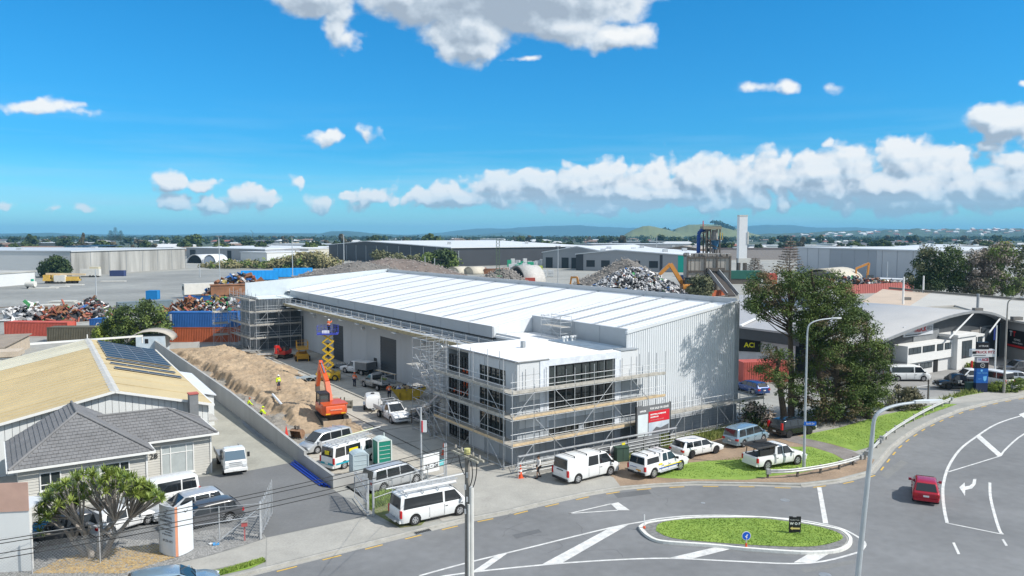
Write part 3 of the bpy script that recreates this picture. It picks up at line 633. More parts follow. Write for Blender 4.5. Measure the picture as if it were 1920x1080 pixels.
for a, b in ((10.92,12.9),):
    for z0, z1, mt in ((0,1.6,SLATE),(1.6,2.8,SLATE),(2.8,4.2,OFG),(4.2,5.8,OFG),(5.8,7.1,OFP),(7.1,8.35,OFP)): frontbox(a, b, z0+.01, z1-.01, mt)
window(3.1, 10.2, 6.05, 7.82, 8, 2, 'v'); window(3.1, 10.2, 4.02, 5.8, 8, 3, 'v')
for a, b in ((3.1,6.25),(6.85,10.1)): window(a, b, 1.87, 2.63, 5, 2, 'v')
frontbox(6.27, 6.83, 1.86, 2.64, OFG)
MB().box(12.8, 12.95, .2, .75, 0, 8.3).build('end_wall', SLATE, of)
m = MB(); m.prism([(.12,.12),(12.85,.12),(12.85,15.3),(7.7,15.3),(7.7,11.3),(.12,11.3)], 8.2, 8.42); m.build('roof', ROOFW, of)
m = MB(); m.tube((-.05,-.03,8.42), (-.05,11.4,8.42), .09); m.tube((-.05,-.03,8.42), (3.1,-.03,8.42), .09); m.build('roof_edge_trim', M('edge_trim', (.30,.31,.32), .5, .3), of)
MB().box(10.9, 13.0, -.05, 1.0, 8.42, 8.5).build('corner_roof_trim', SLATE, of)
MB().box(4.9, 5.2, 6.3, 6.7, 8.42, 9.0).build('roof_outlet', STEEL, of)
for k in range(4): MB().tube((10.2+.5*k, 7.2+.15*(k % 2), 8.42), (10.2+.5*k, 7.2+.15*(k % 2), 8.85), .1).tube((10.2+.5*k, 7.2+.15*(k % 2), 8.82), (10.2+.5*k, 7.2+.15*(k % 2), 8.98), .2).build('roof_vent', WHITE, of)
m = sheet(9.6, 12.4, lambda x, y: 8.47, 1.2, 9, .25, .05); m.build('roof_tray', M('bluish_tray', (.45,.52,.58), .4, .3), of)
# low side canopy with edge rail along the side wall
cn = thing('edge_walkway', 'long railed walkway and gutter platform along the side of the warehouse', 'walkway', CB, RB)
MB().box(5.2, 7.9, 11.6, 79, 7.35, 7.42).build('canopy_deck', M('canopy_sheet', (.42,.45,.48), .5, .2, var=.1), cn)
MB().box(5.08, 5.2, 11.6, 79, 7.08, 7.44).build('timber_fascia', M('khaki_timber_fascia', (.36,.31,.19), .8, var=.2), cn)
for z in (7.95, 8.4): 
    for k in range(11): pipe(cn, 'guard_rail', (5.15, 11.6+6.13*k, z), (5.15, 11.6+6.13*(k+1), z), .03, GALV)
for k in range(28): pipe(cn, 'rail_post', (5.15, 11.8+2.49*k, 7.05), (5.15, 11.8+2.49*k, 8.5), .035, GALV)
for k in range(11): MB().box(4.85, 5.6, 16+5.6*k, 16.9+5.6*k, 6.92, 7.0).build('bracket_board', WHITE, cn)
for k in range(11): pipe(cn, 'transom', (5.2, 14+5.8*k, 7.5), (7.4, 14+5.8*k, 7.5), .04, GALV)
for k in range(10): span(cn, 'plank', (6.3, 16+5.8*k, 7.5), (6.3, 19.4+5.8*k, 7.5), .5, .06, GREYPL)
# rear lower block
rb = thing('rear_annex', 'dark clad rear annex of the warehouse behind scaffold', 'building', CB, RB)
AN = M('annex_cladding', (.10,.12,.14), .6, var=.12, sc=1)
vsheet((1.2, 75.2), (7.9, 75.2), 0, lambda t: 8.2, .45, .05, (0,-1)).build('front_wall', AN, rb)
for k in range(5): MB().box(1.4, 7.8, 75.05, 75.1, 1.2+1.3*k, 1.26+1.3*k).build('girt', STEEL, rb)
vsheet((1.2, 75.2), (.6, 84), 0, lambda t: 8.3+.3*t, .45, .05, (-1,0)).build('side_wall', SLATE, rb)
MB().box(1.1, 7.7, 75.1, VB-.2, 8.25, 8.35).build('roof', M('annex_roof', (.62,.68,.70), .5, var=.05), rb)
MB().box(.75, .95, 75.1, VB, 8.3, 8.6).build('gutter', FASC, rb)

# ---------------------------------------------------------------- scaffolding
def scaffold(name, label, run, inward, bays, lifts, top, width=1.15, toe=None, toemat=WOOD, deckmat=GREYPL, brace=2, group=None, stubs=True):
    t = thing(name, label, 'scaffold', CB, RB, group); P0, P1 = Vector(run[0]), Vector(run[1]); d = (P1-P0)/bays; nI = Vector(inward)*width; L = (P1-P0).length; u = (P1-P0)/L
    V3 = lambda p, z: (p.x, p.y, z)
    for i in range(bays+1):
        p = P0+d*i; h = top+RNG.uniform(-.25,.45) if stubs else top
        pipe(t, 'standard', V3(p, .04), V3(p, h), .03, GALV); pipe(t, 'standard', V3(p+nI, .04), V3(p+nI, h-.3), .03, STEEL)
        MB().box(p.x-.12, p.x+.12, p.y-.12, p.y+.12, .0, .04).build('base_plate', STEEL, t)
        for z in lifts:
            if z < top-.5: pipe(t, 'transom', V3(p-u*.04, z-.08), V3(p+nI-u*.04, z-.08), .026, GALV)
    hs = [.25]+[h for h in lifts]
    for z in lifts+[.3]:
        for dz in ((-.02,) if z < 1 else (-.06, .5, .95)):
            if z+dz > top: continue
            for k in range(0, bays, 2):
                a, b = P0+d*k-u*.15, P0+d*min(bays, k+2)+u*.15
                pipe(t, 'ledger', V3(a, z+dz), V3(b, z+dz), .025, GALV)
        for k in range(0, bays, 3):
            a, b = P0+d*k+nI, P0+d*min(bays, k+3)+nI; pipe(t, 'ledger', V3(a, z-.06), V3(b, z-.06), .025, STEEL)
        if z < 1: continue
        if z > top-.5: continue
        for k in range(bays):
            for j in range(5):
                o = nI*(.1+.2*j); a = P0+d*(k+.01)+o; b = P0+d*(k+.99)+o
                span(t, 'plank', V3(a, z+.012*(j % 2)), V3(b, z+.012*(j % 2)), .215, .045, deckmat)
        tm = toemat if (toe and z in toe) else deckmat
        for k in range(bays):
            a = P0+d*(k+.01)-u*0-nI*.03; b = P0+d*(k+.99)-nI*.03; span(t, 'toe_board', V3(a, z+.12), V3(b, z+.12), .035, .21, tm)
    zz = [0.1]+lifts
    for j in range(len(zz)-1):
        for k in range(j % 2, bays, brace):
            a, b = P0+d*k-nI*.05, P0+d*(k+1)-nI*.05
            if (j+k//brace) % 2: a, b = b, a
            pipe(t, 'brace', V3(a, zz[j]), V3(b, zz[j+1]), .025, GALV)
    return t
scaffold('front_scaffold', 'tube scaffold across the street front of the office with orange lower toe boards', ((-1.4,-1.35),(15.0,-1.35)), (0,1), 8, [2.1,4.2,6.2], 8.0, toe=[2.1,4.2])
scaffold('side_scaffold', 'tube scaffold up the shaded side of the office beside the cones', ((-1.4,-.1),(-1.4,11.4)), (1,0), 5, [2.1,4.2,6.2], 9.0, toe=[2.1])
scaffold('low_scaffold', 'low scaffold with one board deck along the ribbed warehouse wall', ((15.3,-1.3),(28.6,-1.3)), (0,1), 6, [2.45], 3.6, width=1.1, brace=3)
scaffold('annex_scaffold', 'distant scaffold tower wrapping the dark rear annex behind the red mini digger', ((.3,73.9),(7.6,73.9)), (0,1), 4, [2.1,4.2,6.3], 8.1, width=1.0, brace=2)
scaffold('annex_side_scaffold', 'distant scaffold on the corner of the rear annex nearest the blue container', ((-.6,74.2),(-1.0,84.5)), (1,0), 5, [2.1,4.2,6.3,8.2], 9.6, width=1.0, brace=2)
scaffold('outer_scaffold', 'small free end of scaffold standing before the stacked containers', ((-3.8,84.6),(-1.4,84.6)), (0,-1), 2, [1.9,3.8,5.7], 6.6, width=1.0, brace=1)
# roof tower
t = thing('roof_scaffold', 'small scaffold tower standing on the office roof beside the return wall', 'scaffold', CB, RB)
for u_ in (10.9, 12.2):
    for v_ in (8.6, 11.8): pipe(t, 'standard', (u_, v_, 8.44), (u_, v_, 10.7), .025, GALV)
for z in (9.0, 9.6, 10.1, 10.6):
    for v_ in (8.6, 11.8): pipe(t, 'ledger', (10.9, v_, z), (12.2, v_, z), .022, GALV)
    for u_ in (10.9, 12.2): pipe(t, 'ledger', (u_, 8.6, z), (u_, 11.8, z), .022, GALV)
for k in range(4): span(t, 'plank', (11.1+.25*k, 8.6, 9.62), (11.1+.25*k, 11.8, 9.62), .22, .04, GREYPL)
pipe(t, 'brace', (10.9, 8.6, 8.5), (10.9, 11.8, 10.6), .022, GALV); pipe(t, 'brace', (10.9, 11.8, 8.5), (10.9, 8.6, 10.6), .022, GALV)
# stair tower
t = thing('stair_tower', 'scaffold stair tower zigzagging at the back corner of the office side', 'scaffold', CB, RB)
a0, b0 = -.7, 11.9
for u_ in (a0-.9, a0+.6, a0+2.0):
    for v_ in (b0, b0+1.7, b0+3.4): pipe(t, 'standard', (u_, v_, .03), (u_, v_, 8.8), .028, STEEL)
for z in np.arange(.3, 8.9, .95):
    for v_ in (b0, b0+1.7, b0+3.4): pipe(t, 'ledger', (a0-.9, v_, z), (a0+2.0, v_, z), .02, STEEL)
    for u_ in (a0-.9, a0+2.0): pipe(t, 'ledger', (u_, b0, z), (u_, b0+3.4, z), .024, GALV)
for i, z in enumerate((.0, 2.1, 4.2, 6.2)):
    u_ = a0-.3 if i % 2 == 0 else a0+.9; v0_, v1_ = (b0+.2, b0+3.2) if i % 2 == 0 else (b0+3.2, b0+.2)
    for du in (-.35, .35): span(t, 'stair_stringer', (u_+du, v0_, z+.1), (u_+du, v1_, z+2.1), .05, .2, GALV)
    for k in range(8): f = (k+.5)/8; ubox(t, 'stair_tread', (u_, v0_+(v1_-v0_)*f, z+.1+2.0*f), (.65, .26, .04), GREYPL)
    for du in (-.38, .38): pipe(t, 'hand_rail', (u_+du, v0_, z+1.1), (u_+du, v1_, z+3.1), .025, GALV)
for z in (2.1, 4.2, 6.2):
    for k in range(5): span(t, 'plank', (a0-.85+.24*k, b0+3.5, z), (a0-.85+.24*k, b0+4.6, z), .22, .045, GREYPL); span(t, 'plank', (a0+.7+.24*k, b0-.9, z), (a0+.7+.24*k, b0+.1, z), .22, .045, WOOD if z < 3 else GREYPL)
# fence of scaffold tube at the pavement
t = thing('site_fence', 'tube fence with grey mesh screens between the parked vans and the office', 'fence', CB, RB)
F0, F1 = Vector((-1.7,-2.6)), Vector((14.8,-2.9)); n = 9
for i in range(n+1):
    p = F0.lerp(F1, i/n); pipe(t, 'fence_post', (p.x, p.y, 0), (p.x, p.y, 1.75), .03, GALV)
for z in (.35, .6, .85, 1.15, 1.6): pipe(t, 'fence_rail', (F0.x, F0.y, z), (F1.x, F1.y, z), .025, GALV)
SCR = M('grey_screen', (.22,.23,.24), .8, var=.2, sc=2)
for i in range(3, 8):
    a, b = F0.lerp(F1, i/n), F0.lerp(F1, (i+1)/n); MB().add([(a.x+.05, a.y+.06, .2), (b.x-.05, b.y+.06, .2), (b.x-.05, b.y+.06, 1.35), (a.x+.05, a.y+.06, 1.35), (a.x+.05, a.y+.09, .2), (b.x-.05, b.y+.09, .2), (b.x-.05, b.y+.09, 1.35), (a.x+.05, a.y+.09, 1.35)], [(0,1,2,3),(7,6,5,4),(0,4,5,1),(3,2,6,7)]).build('screen', SCR, t)
span(t, 'top_plank', (F0.x, F0.y-.05, 1.72), (F1.x, F1.y-.05, 1.72), .25, .05, GALV)
MB().box(7.2,7.7,-2.95,-2.92,.75,1.2).build('white_notice', WHITE, t); MB().box(8.5,8.85,-2.95,-2.92,.8,1.3).build('yellow_notice', M('yellow_sign', (.75,.68,.03), .6), t)
# sale board
t = thing('sale_board', 'large FOR SALE OR LEASE board with a red panel by the scaffold', 'sign', CB+Vector((0,0,0)), RB)
v_ = -2.2
DG = M('charcoal_print', (.13,.135,.15), .6, var=.05)
MB().box(10.85,14.75,v_,v_+.06,1.15,3.85).build('board', M('board_grey', (.16,.165,.175), .6), t)
MB().box(10.95,12.1,v_-.012,v_,1.25,3.15).build('pale_panel', M('pale_print', (.66,.72,.74), .6, var=.06), t)
MB().box(12.2,14.68,v_-.012,v_,2.35,3.3).build('red_panel', M('red_print', (.60,.015,.03), .55, var=.04), t)
MB().box(12.2,14.68,v_-.010,v_,1.2,2.33).build('picture_panel', M('picture_sky', (.45,.52,.60), .6, sc=1.2, col2=(.62,.66,.70)), t)
mm = MB(); mm.prism([(12.6,1.25),(14.6,1.25),(14.6,2.0),(13.6,1.75),(13.1,1.9),(12.7,1.6)], 0, .01)
mm.v = [(x, v_-.012-z, y) for x, y, z in mm.v]; mm.build('picture_building', DG, t)
TW = M('white_lettering', (.80,.80,.80), .6, var=0)
text(t, 'lettering', 'FOR SALE OR LEASE', .25, (13.45, v_-.02, 3.55), (pi/2,0,0), TW, bold=.008)
text(t, 'lettering', 'INDUSTRIAL WAREHOUSE', .155, (12.4, v_-.02, 3.02), (pi/2,0,0), TW, 'LEFT', bold=.008); text(t, 'lettering', 'SHOWROOM', .155, (12.4, v_-.02, 2.78), (pi/2,0,0), TW, 'LEFT', bold=.008)
text(t, 'lettering', 'AN OUTSTANDING ADDRESS', .12, (12.4, v_-.02, 2.53), (pi/2,0,0), M('pink_lettering', (.75,.35,.35), .6, var=0), 'LEFT')
text(t, 'lettering', 'OFFICES', .2, (11.5, v_-.02, 3.42), (pi/2,0,0), TW, bold=.01)
for u_ in (10.8, 14.82): MB().box(u_-.05,u_+.05,v_,v_+.12,0,3.9).build('post', BLACKP, t)

# ---------------------------------------------------------------- concrete boundary wall
wl = thing('boundary_wall', 'long low concrete wall between the driveway and the building site', 'wall', CB, RB)
uw = lambda v: -14.25+(v-3)*.0115
cv = [3, 9.5]+list(np.arange(15.5, 82, 6.0))+[82]
for i in range(len(cv)-1):
    a, b = cv[i], cv[i+1]-.015; za = .95 if i == 0 else min(2.0, 1.25+.03*(a-9.5)+.02); zb = .95 if i == 0 else min(2.0, 1.25+.03*(b-9.5)+.02)
    m = MB(); x0, x1 = uw(a), uw(b)
    m.add([(x0,a,-.05),(x0+.22,a,-.05),(x1+.22,b,-.05),(x1,b,-.05),(x0,a,za),(x0+.22,a,za),(x1+.22,b,zb),(x1,b,zb)], [(0,3,2,1),(4,5,6,7),(0,1,5,4),(1,2,6,5),(2,3,7,6),(3,0,4,7)])
    m.build('wall_panel', M('wall_concrete', (.40,.40,.39), .85, var=.1, sc=.5, streak=True), wl)
MB().box(uw(3)+.22, uw(3)+2.9, 3, 3.2, -.05, .93).build('wall_panel', MATS['wall_concrete'], wl)
MB().box(-13.3,-6,84.6,84.8,0,.9).build('far_wall_panel', MATS['wall_concrete'], wl)
t = thing('blue_pipes', 'bundle of long blue pipes lying against the concrete wall', 'pipes', CB, RB)
BLUEP = M('blue_plastic', (.015,.06,.42), .4, var=.1)
for k in range(5):
    a = (uw(11)-.18-.14*k, 11.2-.15*k, .07+.10*(k % 2)); b = (uw(3)-.15-.11*k, 3.3+.2*k, .07+.10*(k % 2)); pipe(t, 'pipe', a, b, .065, BLUEP)
t = thing('steel_offcuts', 'line of rusty steel bars at the shaded foot of the wall', 'steel bars', CB, RB)
for k in range(4): pipe(t, 'bar', (uw(20)-.25-.12*k, 18+.8*k, .05), (uw(29)-.22-.08*k, 28-.5*k, .06), .035, STEEL)

# ---------------------------------------------------------------- cottage number 28
ct = thing('cottage', 'weatherboard cottage with grey tiled hip roofs and number 28', 'house', CB, RB)
TILE = M('grey_roof_tile', (.185,.185,.19), .85, var=.14, sc=.9, bump=.2, fine=.12); WB = M('weatherboard', (.52,.51,.47), .7, var=.05); TRIM = M('white_trim', (.74,.74,.72), .55, var=.03)
def slope(name, A, B, C_, D_=None, rows=.33, col=.32, mat=TILE, parent=ct):
    "tiled slope: eave A-B, ridge C-D (A-D side, B-C side); rows of raised tiles"
    A, B, C_ = Vector(A), Vector(B), Vector(C_); D_ = Vector(D_) if D_ is not None else C_
    n = (B-A).cross(D_-A).normalized();
    if n.z < 0: n = -n
    base = MB().add([A, B, C_, D_] if (C_-D_).length > 1e-4 else [A, B, C_], [(0,1,2,3)] if (C_-D_).length > 1e-4 else [(0,1,2)]).build(name, mat, parent)
    m = MB(); e = (B-A).normalized(); up = n.cross(e)
    if up.z < 0: up = -up
    H = (D_-A).dot(up); nr = max(1, int(H/rows))
    for r in range(nr):
        f0, f1 = r/nr, (r+1)/nr
        L0, R0 = A.lerp(D_, f0), B.lerp(C_, f0); L1, R1 = A.lerp(D_, f1), B.lerp(C_, f1)
        s0, s1 = max((L0-A).dot(e), (L1-A).dot(e)), min((R0-A).dot(e), (R1-A).dot(e))
        s = s0-col*.5*(r % 2)
        while s < s1:
            a, b = max(s, s0), min(s+col*.94, s1)
            if b-a > .05:
                P = A+up*(H*f0); Q = A+up*(H*f1); j = RNG.uniform(-.008,.008)
                m.add([P+e*a+n*(.055+j), P+e*b+n*(.055+j), Q+e*b+n*.012, Q+e*a+n*.012, P+e*a, P+e*b], [(0,1,2,3),(4,5,1,0),(5,2,1),(4,0,3)])
            s += col
    m.build('roof_tiles', mat, base, kind='stuff'); return base
ZE = 3.2
slope('roof', (-29,11.6,ZE), (-20.3,11.6,ZE), (-23.3,14.6,4.9), (-29,14.6,4.9))
slope('roof', (-20.3,11.6,ZE), (-20.3,17.6,ZE), (-23.3,14.6,4.9))
slope('roof', (-20.3,17.6,ZE), (-29,17.6,ZE), (-29,14.6,4.9), (-23.3,14.6,4.9))
slope('roof', (-34,8.8,ZE), (-25.3,8.8,ZE), (-29.65,13.15,5.65))
slope('roof', (-25.3,8.8,ZE), (-25.3,17.6,ZE), (-29.65,17.6,5.65), (-29.65,13.15,5.65))
slope('roof', (-34,17.6,ZE), (-34,8.8,ZE), (-29.65,13.15,5.65), (-29.65,17.6,5.65))
m = MB()
for a, b in (((-34,8.8,ZE),(-29.65,13.15,5.65)),((-25.3,8.8,ZE),(-29.65,13.15,5.65)),((-29.65,13.15,5.65),(-29.65,17.6,5.65)),((-20.3,11.6,ZE),(-23.3,14.6,4.9)),((-23.3,14.6,4.9),(-28.2,14.6,4.9)),((-20.3,17.6,ZE),(-23.3,14.6,4.9))):
    m.tube(Vector(a)+Vector((0,0,.05)), Vector(b)+Vector((0,0,.05)), .09, 8)
m.build('ridge_capping', TILE, ct)
m = MB()
for a, b in (((-34.05,8.72),(-25.2,8.72)),((-25.22,8.8),(-25.22,11.55)),((-25.2,11.52),(-20.2,11.52)),((-20.22,11.6),(-20.22,17.6)),((-34.07,8.7),(-34.07,17.6))): m.beam((a[0],a[1],3.13), (b[0],b[1],3.13), .12, .14)
m.build('gutter', TRIM, ct)
def boards(u0, u1, v0, z0, z1, ax='v'):
    m = MB(); n = int((z1-z0)/.19)
    for k in range(n):
        z = z0+(z1-z0)*k/n; h = (z1-z0)/n
        if ax == 'v': m.add([(u0,v0-.035,z),(u1,v0-.035,z),(u1,v0,z+h),(u0,v0,z+h),(u0,v0+.02,z),(u1,v0+.02,z)], [(0,1,2,3),(4,5,1,0)])
        else: m.add([(v0+.035,u0,z),(v0+.035,u1,z),(v0,u1,z+h),(v0,u0,z+h),(v0-.02,u0,z),(v0-.02,u1,z)], [(0,1,2,3),(4,5,1,0)])
    return m
boards(-25.7,-20.75,12.05,0,3.1).build('front_wall', WB, ct); boards(12.05,17.4,-20.75,0,3.1,'u').build('side_wall', WB, ct)
boards(-33.5,-25.75,9.25,0,3.1).build('front_wall', WB, ct); boards(9.25,12.05,-25.75,0,3.1,'u').build('side_wall', WB, ct)
MB().box(-33.4,-25.8,9.3,17.5,0,3.15).build('wall_core', WB, ct); MB().box(-25.8,-20.8,12.1,17.5,0,3.15).build('wall_core', WB, ct)
for x, y in ((-20.72,12.02),(-25.72,9.22),(-25.6,12.02)): MB().box(x-.06,x+.06,y-.05,y+.06,0,3.1).build('corner_board', TRIM, ct)
def cwin(u0, u1, v0, z0, z1, cols, rows, blind=True):
    f = MB(); t = .06
    f.box(u0-.08,u1+.08,v0-.09,v0-.03,z0-.08,z0); f.box(u0-.08,u1+.08,v0-.09,v0-.03,z1,z1+.08); f.box(u0-.08,u0,v0-.09,v0-.03,z0+.001,z1-.001); f.box(u1,u1+.08,v0-.09,v0-.03,z0+.001,z1-.001)
    for c in cols: x = u0+(u1-u0)*c; f.box(x-.035,x+.035,v0-.085,v0-.03,z0+.002,z1-.002)
    for r in rows: z = z0+(z1-z0)*r; f.box(u0+.002,u1-.002,v0-.08,v0-.03,z-.03,z+.03)
    f.box(u0-.15,u1+.15,v0-.16,v0-.02,z0-.14,z0-.085)
    w = f.build('window', TRIM, ct); MB().box(u0,u1,v0-.05,v0-.035,z0,z1).build('pane', M('blind_glass', (.42,.46,.46), .12, var=.1, spec=.8) if blind else GLASSB, w)
cwin(-24.25,-22.05,12.05,.45,2.6,(.27,.78),(.72,)); cwin(-28.6,-26.9,9.25,1.5,2.6,(.68,),(.5,),False); cwin(-32.2,-31.1,9.25,1.5,2.6,(.5,),(.3,),False)
cwin(-29.6,-28.75,9.25,1.5,2.6,(.5,),(.5,))
MB().box(-25.69,-25.25,12.0,12.06,.1,2.2).build('door', DARK, ct)
text(ct, 'number', '28', .58, (-24.82,11.97,1.95), (pi/2,0,0), M('grey_lettering', (.03,.03,.03), .6, var=0), bold=.006)
MB().box(-25.1,-24.9,11.88,12.0,2.62,2.78).build('porch_light', BLACKP, ct)
ch = MB().box(-20.95,-20.25,18.2,18.9,0,5.1).build('chimney', M('dark_chimney', (.20,.21,.22), .9, var=.15, sc=2, bump=.3), ct)
MB().box(-21.0,-20.2,18.15,18.95,5.1,5.2).build('chimney_cap', M('red_cap', (.45,.12,.10), .8), ch)

# ---------------------------------------------------------------- yellow roofed factory behind the cottage
fo = L2W(-26.4, 19.6); fa = thing('factory', 'old factory with faded yellow gable roof and solar panels', 'factory', fo, RB-.042)
YR = M('faded_yellow_roof', (.52,.42,.24), .75, var=.09, sc=.25, fine=.04); PR = M('pale_lichen_roof', (.56,.54,.44), .75, var=.08, sc=.3)
WW = M('white_block_wall', (.66,.68,.68), .75, var=.05, sc=.6, streak=True)
ZRd, ZEr, UE, UW = 5.85, 4.0, 7.2, -8.6; ZW = ZRd-(-UW)*.215; LF = 37.5
def rooff(u0, u1, z0, z1, v0, v1, mat, n='roof_sheet'):
    m = MB(); k = max(2, int(abs(v1-v0)/.8)); V = []; 
    for i in range(k+1):
        v = v0+(v1-v0)*i/k; V += [(u0, v, z0), (u1, v, z1)]
    m.add(V, [(2*i, 2*i+1, 2*i+3, 2*i+2) for i in range(k)]); return m.build(n, mat, fa)
for i in range(9):
    a, b = -.4+i*LF/9, -.4+(i+1)*LF/9+.1; mt = PR if i >= 7 else YR
    rooff(UW-.4, -.2, ZW-.07+.012*(i % 2), ZRd-.02+.012*(i % 2), a, b, mt); rooff(.2, UE+.35, ZRd-.02+.012*(i % 2), ZEr-.07+.012*(i % 2), a, b, mt if i < 7 else YR)
for i in range(28):
    v = -.2+LF*i/28; MB().beam((UW-.4, v, ZW-.045), (-.25, v, ZRd+.01), .05, .05).build('roof_rib', YR if i < 22 else PR, fa)
    if i % 3 == 0: MB().beam((.25, v, ZRd+.01), (UE+.3, v, ZEr-.05), .05, .04).build('roof_rib', YR, fa)
m = MB(); m.add([(-.35,-.5,ZRd-.03),(0,-.5,ZRd+.07),(.35,-.5,ZRd-.03),(-.35,LF,ZRd-.03),(0,LF,ZRd+.07),(.35,LF,ZRd-.03)], [(0,1,4,3),(1,2,5,4)]); m.build('ridge_capping', M('grey_ridge', (.50,.49,.46), .7), fa)
def gable(v, nrm):
    for i in range(32):
        a, b = UW+(UE-UW)*i/32, UW+(UE-UW)*(i+1)/32-.03; zf = lambda u: (ZRd-(-u)*.215 if u < 0 else ZRd-u*(ZRd-ZEr)/UE)-.12
        MB().add([(a,v,0),(b,v,0),(b,v,zf(b)),(a,v,zf(a)),(a,v+.12,0),(b,v+.12,0),(b,v+.12,zf(b)),(a,v+.12,zf(a))], [(0,1,2,3),(7,6,5,4),(0,3,7,4),(1,5,6,2),(3,2,6,7)]).build('wall_board', WW, fa)
gable(0, -1)
MB().add([(UW,.12,0),(UE,.12,0),(UE,.12,ZEr-.15),(0,.12,ZRd-.15),(UW,.12,ZW-.15)], [(0,1,2,3,4)]).build('wall_backing', STEEL, fa)
MB().box(UE-.1,UE,0,LF-1,0,ZEr-.08).build('side_wall', WW, fa); MB().box(UW,UW+.1,0,LF-1,0,ZW-.08).build('side_wall', WW, fa)
m = MB(); m.add([(UW,LF-1,0),(UE,LF-1,0),(UE,LF-1,ZEr-.1),(0,LF-1,ZRd-.1),(UW,LF-1,ZW-.1)], [(0,1,2,3,4)]); m.build('back_wall', WW, fa)
m = MB(); m.beam((UW-.4,-.45,ZW-.1), (0,-.45,ZRd-.02), .08, .2); m.beam((0,-.45,ZRd-.02), (UE+.35,-.45,ZEr-.1), .08, .2); m.beam((UE+.38,-.4,ZEr-.12), (UE+.38,LF,ZEr-.12), .12, .14); m.build('barge_board', TRIM, fa)
MB().box(UE+.02,UE+2.0,8.5,22,0,3.0).build('side_lean_to', WW, fa); 
MB().add([(UE,8.3,3.6),(UE+2.2,8.3,3.05),(UE+2.2,22.2,3.05),(UE,22.2,3.6),(UE,8.3,3.5),(UE+2.2,8.3,2.95),(UE+2.2,22.2,2.95),(UE,22.2,3.5)], [(0,1,2,3),(7,6,5,4),(0,4,5,1),(1,5,6,2),(2,6,7,3)]).build('lean_to_roof', PANELW, fa)
MB().box(UE+.1,UE+1.6,4.5,7.3,1.3,1.45).build('side_bench', CONC, fa)
m = MB(); m.beam((-6,LF+.3,ZRd-.25), (6.2,LF+.3,ZRd-.1), .2, .22); m.tube((0,LF+.2,ZRd), (0,LF+.2,ZRd+.5), .06); m.tube((6.1,LF+.3,ZRd-1), (6.1,LF+.3,ZRd), .08); m.build('back_barge', TRIM, fa)
# solar panels: rows run down the slope side by side
SOL = M('solar_cell', (.022,.028,.045), .38, 0, var=.15, sc=3, spec=.35); SOLF = M('solar_frame', (.45,.46,.48), .4, .5)
sl = (ZRd-ZEr)/UE; an = math.atan(sl)
def solar(u, v, du, dv):
    c = (u+du/2, v+dv/2, ZRd-(u+du/2)*sl+.16); o = ubox(fa, 'solar_panel', c, (du*1.01/cos(an), dv, .04), SOLF, ry=an); p = ubox(fa, 'solar_panel', (c[0]+.03*sin(an), c[1], c[2]+.028), ((du-.05)/cos(an), dv-.06, .012), SOL, ry=an); return o
for r in range(7):
    for c in range(4): solar(.95+c*1.58, 21.4+r*2.1, 1.56, 1.75)
for r, v in enumerate((12.8, 15.9, 18.9)):
    for c in range(4): solar(.8+.12*(2-r)+c*1.5, v, 1.48, 1.0)
# small neighbours of the factory
sb = thing('beige_shed', 'small beige shed with louvred wall behind the yellow factory roof', 'shed', (-68.5, 103, 0), .35)
BG = M('beige_panel', (.50,.42,.33), .8, var=.1); MB().box(-2.2,2.2,0,3,0,2.3).build('wall', BG, sb); MB().box(-2.5,2.5,-.3,3.2,2.3,3.0).build('parapet', BG, sb)
for k in range(8): MB().box(-.9,1.6,-.06,0,.3+.24*k,.44+.24*k).build('louvre', TRIM, sb)
t = thing('brown_roof_shed', 'low shed with brown weathered roof beyond the beige shed', 'shed', (-83, 112, 0), .3)
MB().box(-8,8,0,14,0,1.9).build('wall', BG, t); MB().add([(-8.3,-.3,1.85),(8.3,-.3,1.85),(8.3,14.3,2.2),(-8.3,14.3,2.2),(-8.3,-.3,1.97),(8.3,-.3,1.97),(8.3,14.3,2.32),(-8.3,14.3,2.32)], [(0,3,2,1),(4,5,6,7),(0,1,5,4),(1,2,6,5),(2,3,7,6),(3,0,4,7)]).build('roof', M('brown_roof', (.28,.235,.19), .85, var=.15, sc=.5), t)
t = thing('white_hall', 'tall white walled hall cut by the left edge of the view', 'building', L2W(-39.6, 21), RB)
MB().box(-8,0,0,40,0,6.6).build('wall', WW, t); MB().box(-8.2,.2,-.2,40.2,6.6,6.9).build('roof_edge', M('grey_roof_edge', (.35,.36,.36), .6), t)
t = thing('front_canopy', 'pinkish panelled white sign wall at the bottom left corner', 'wall', at(28, 1072), .14)
MB().box(-3.6,.85,0,.3,0,3.4).build('wall', WW, t); MB().box(-3.6,.86,-.05,0,3.4,5.0).build('pink_panel', M('faded_pink_panel', (.50,.33,.27), .8, var=.08), t); MB().box(-3.6,.86,0,2.2,3.4,3.5).build('roof', PANELW, t)
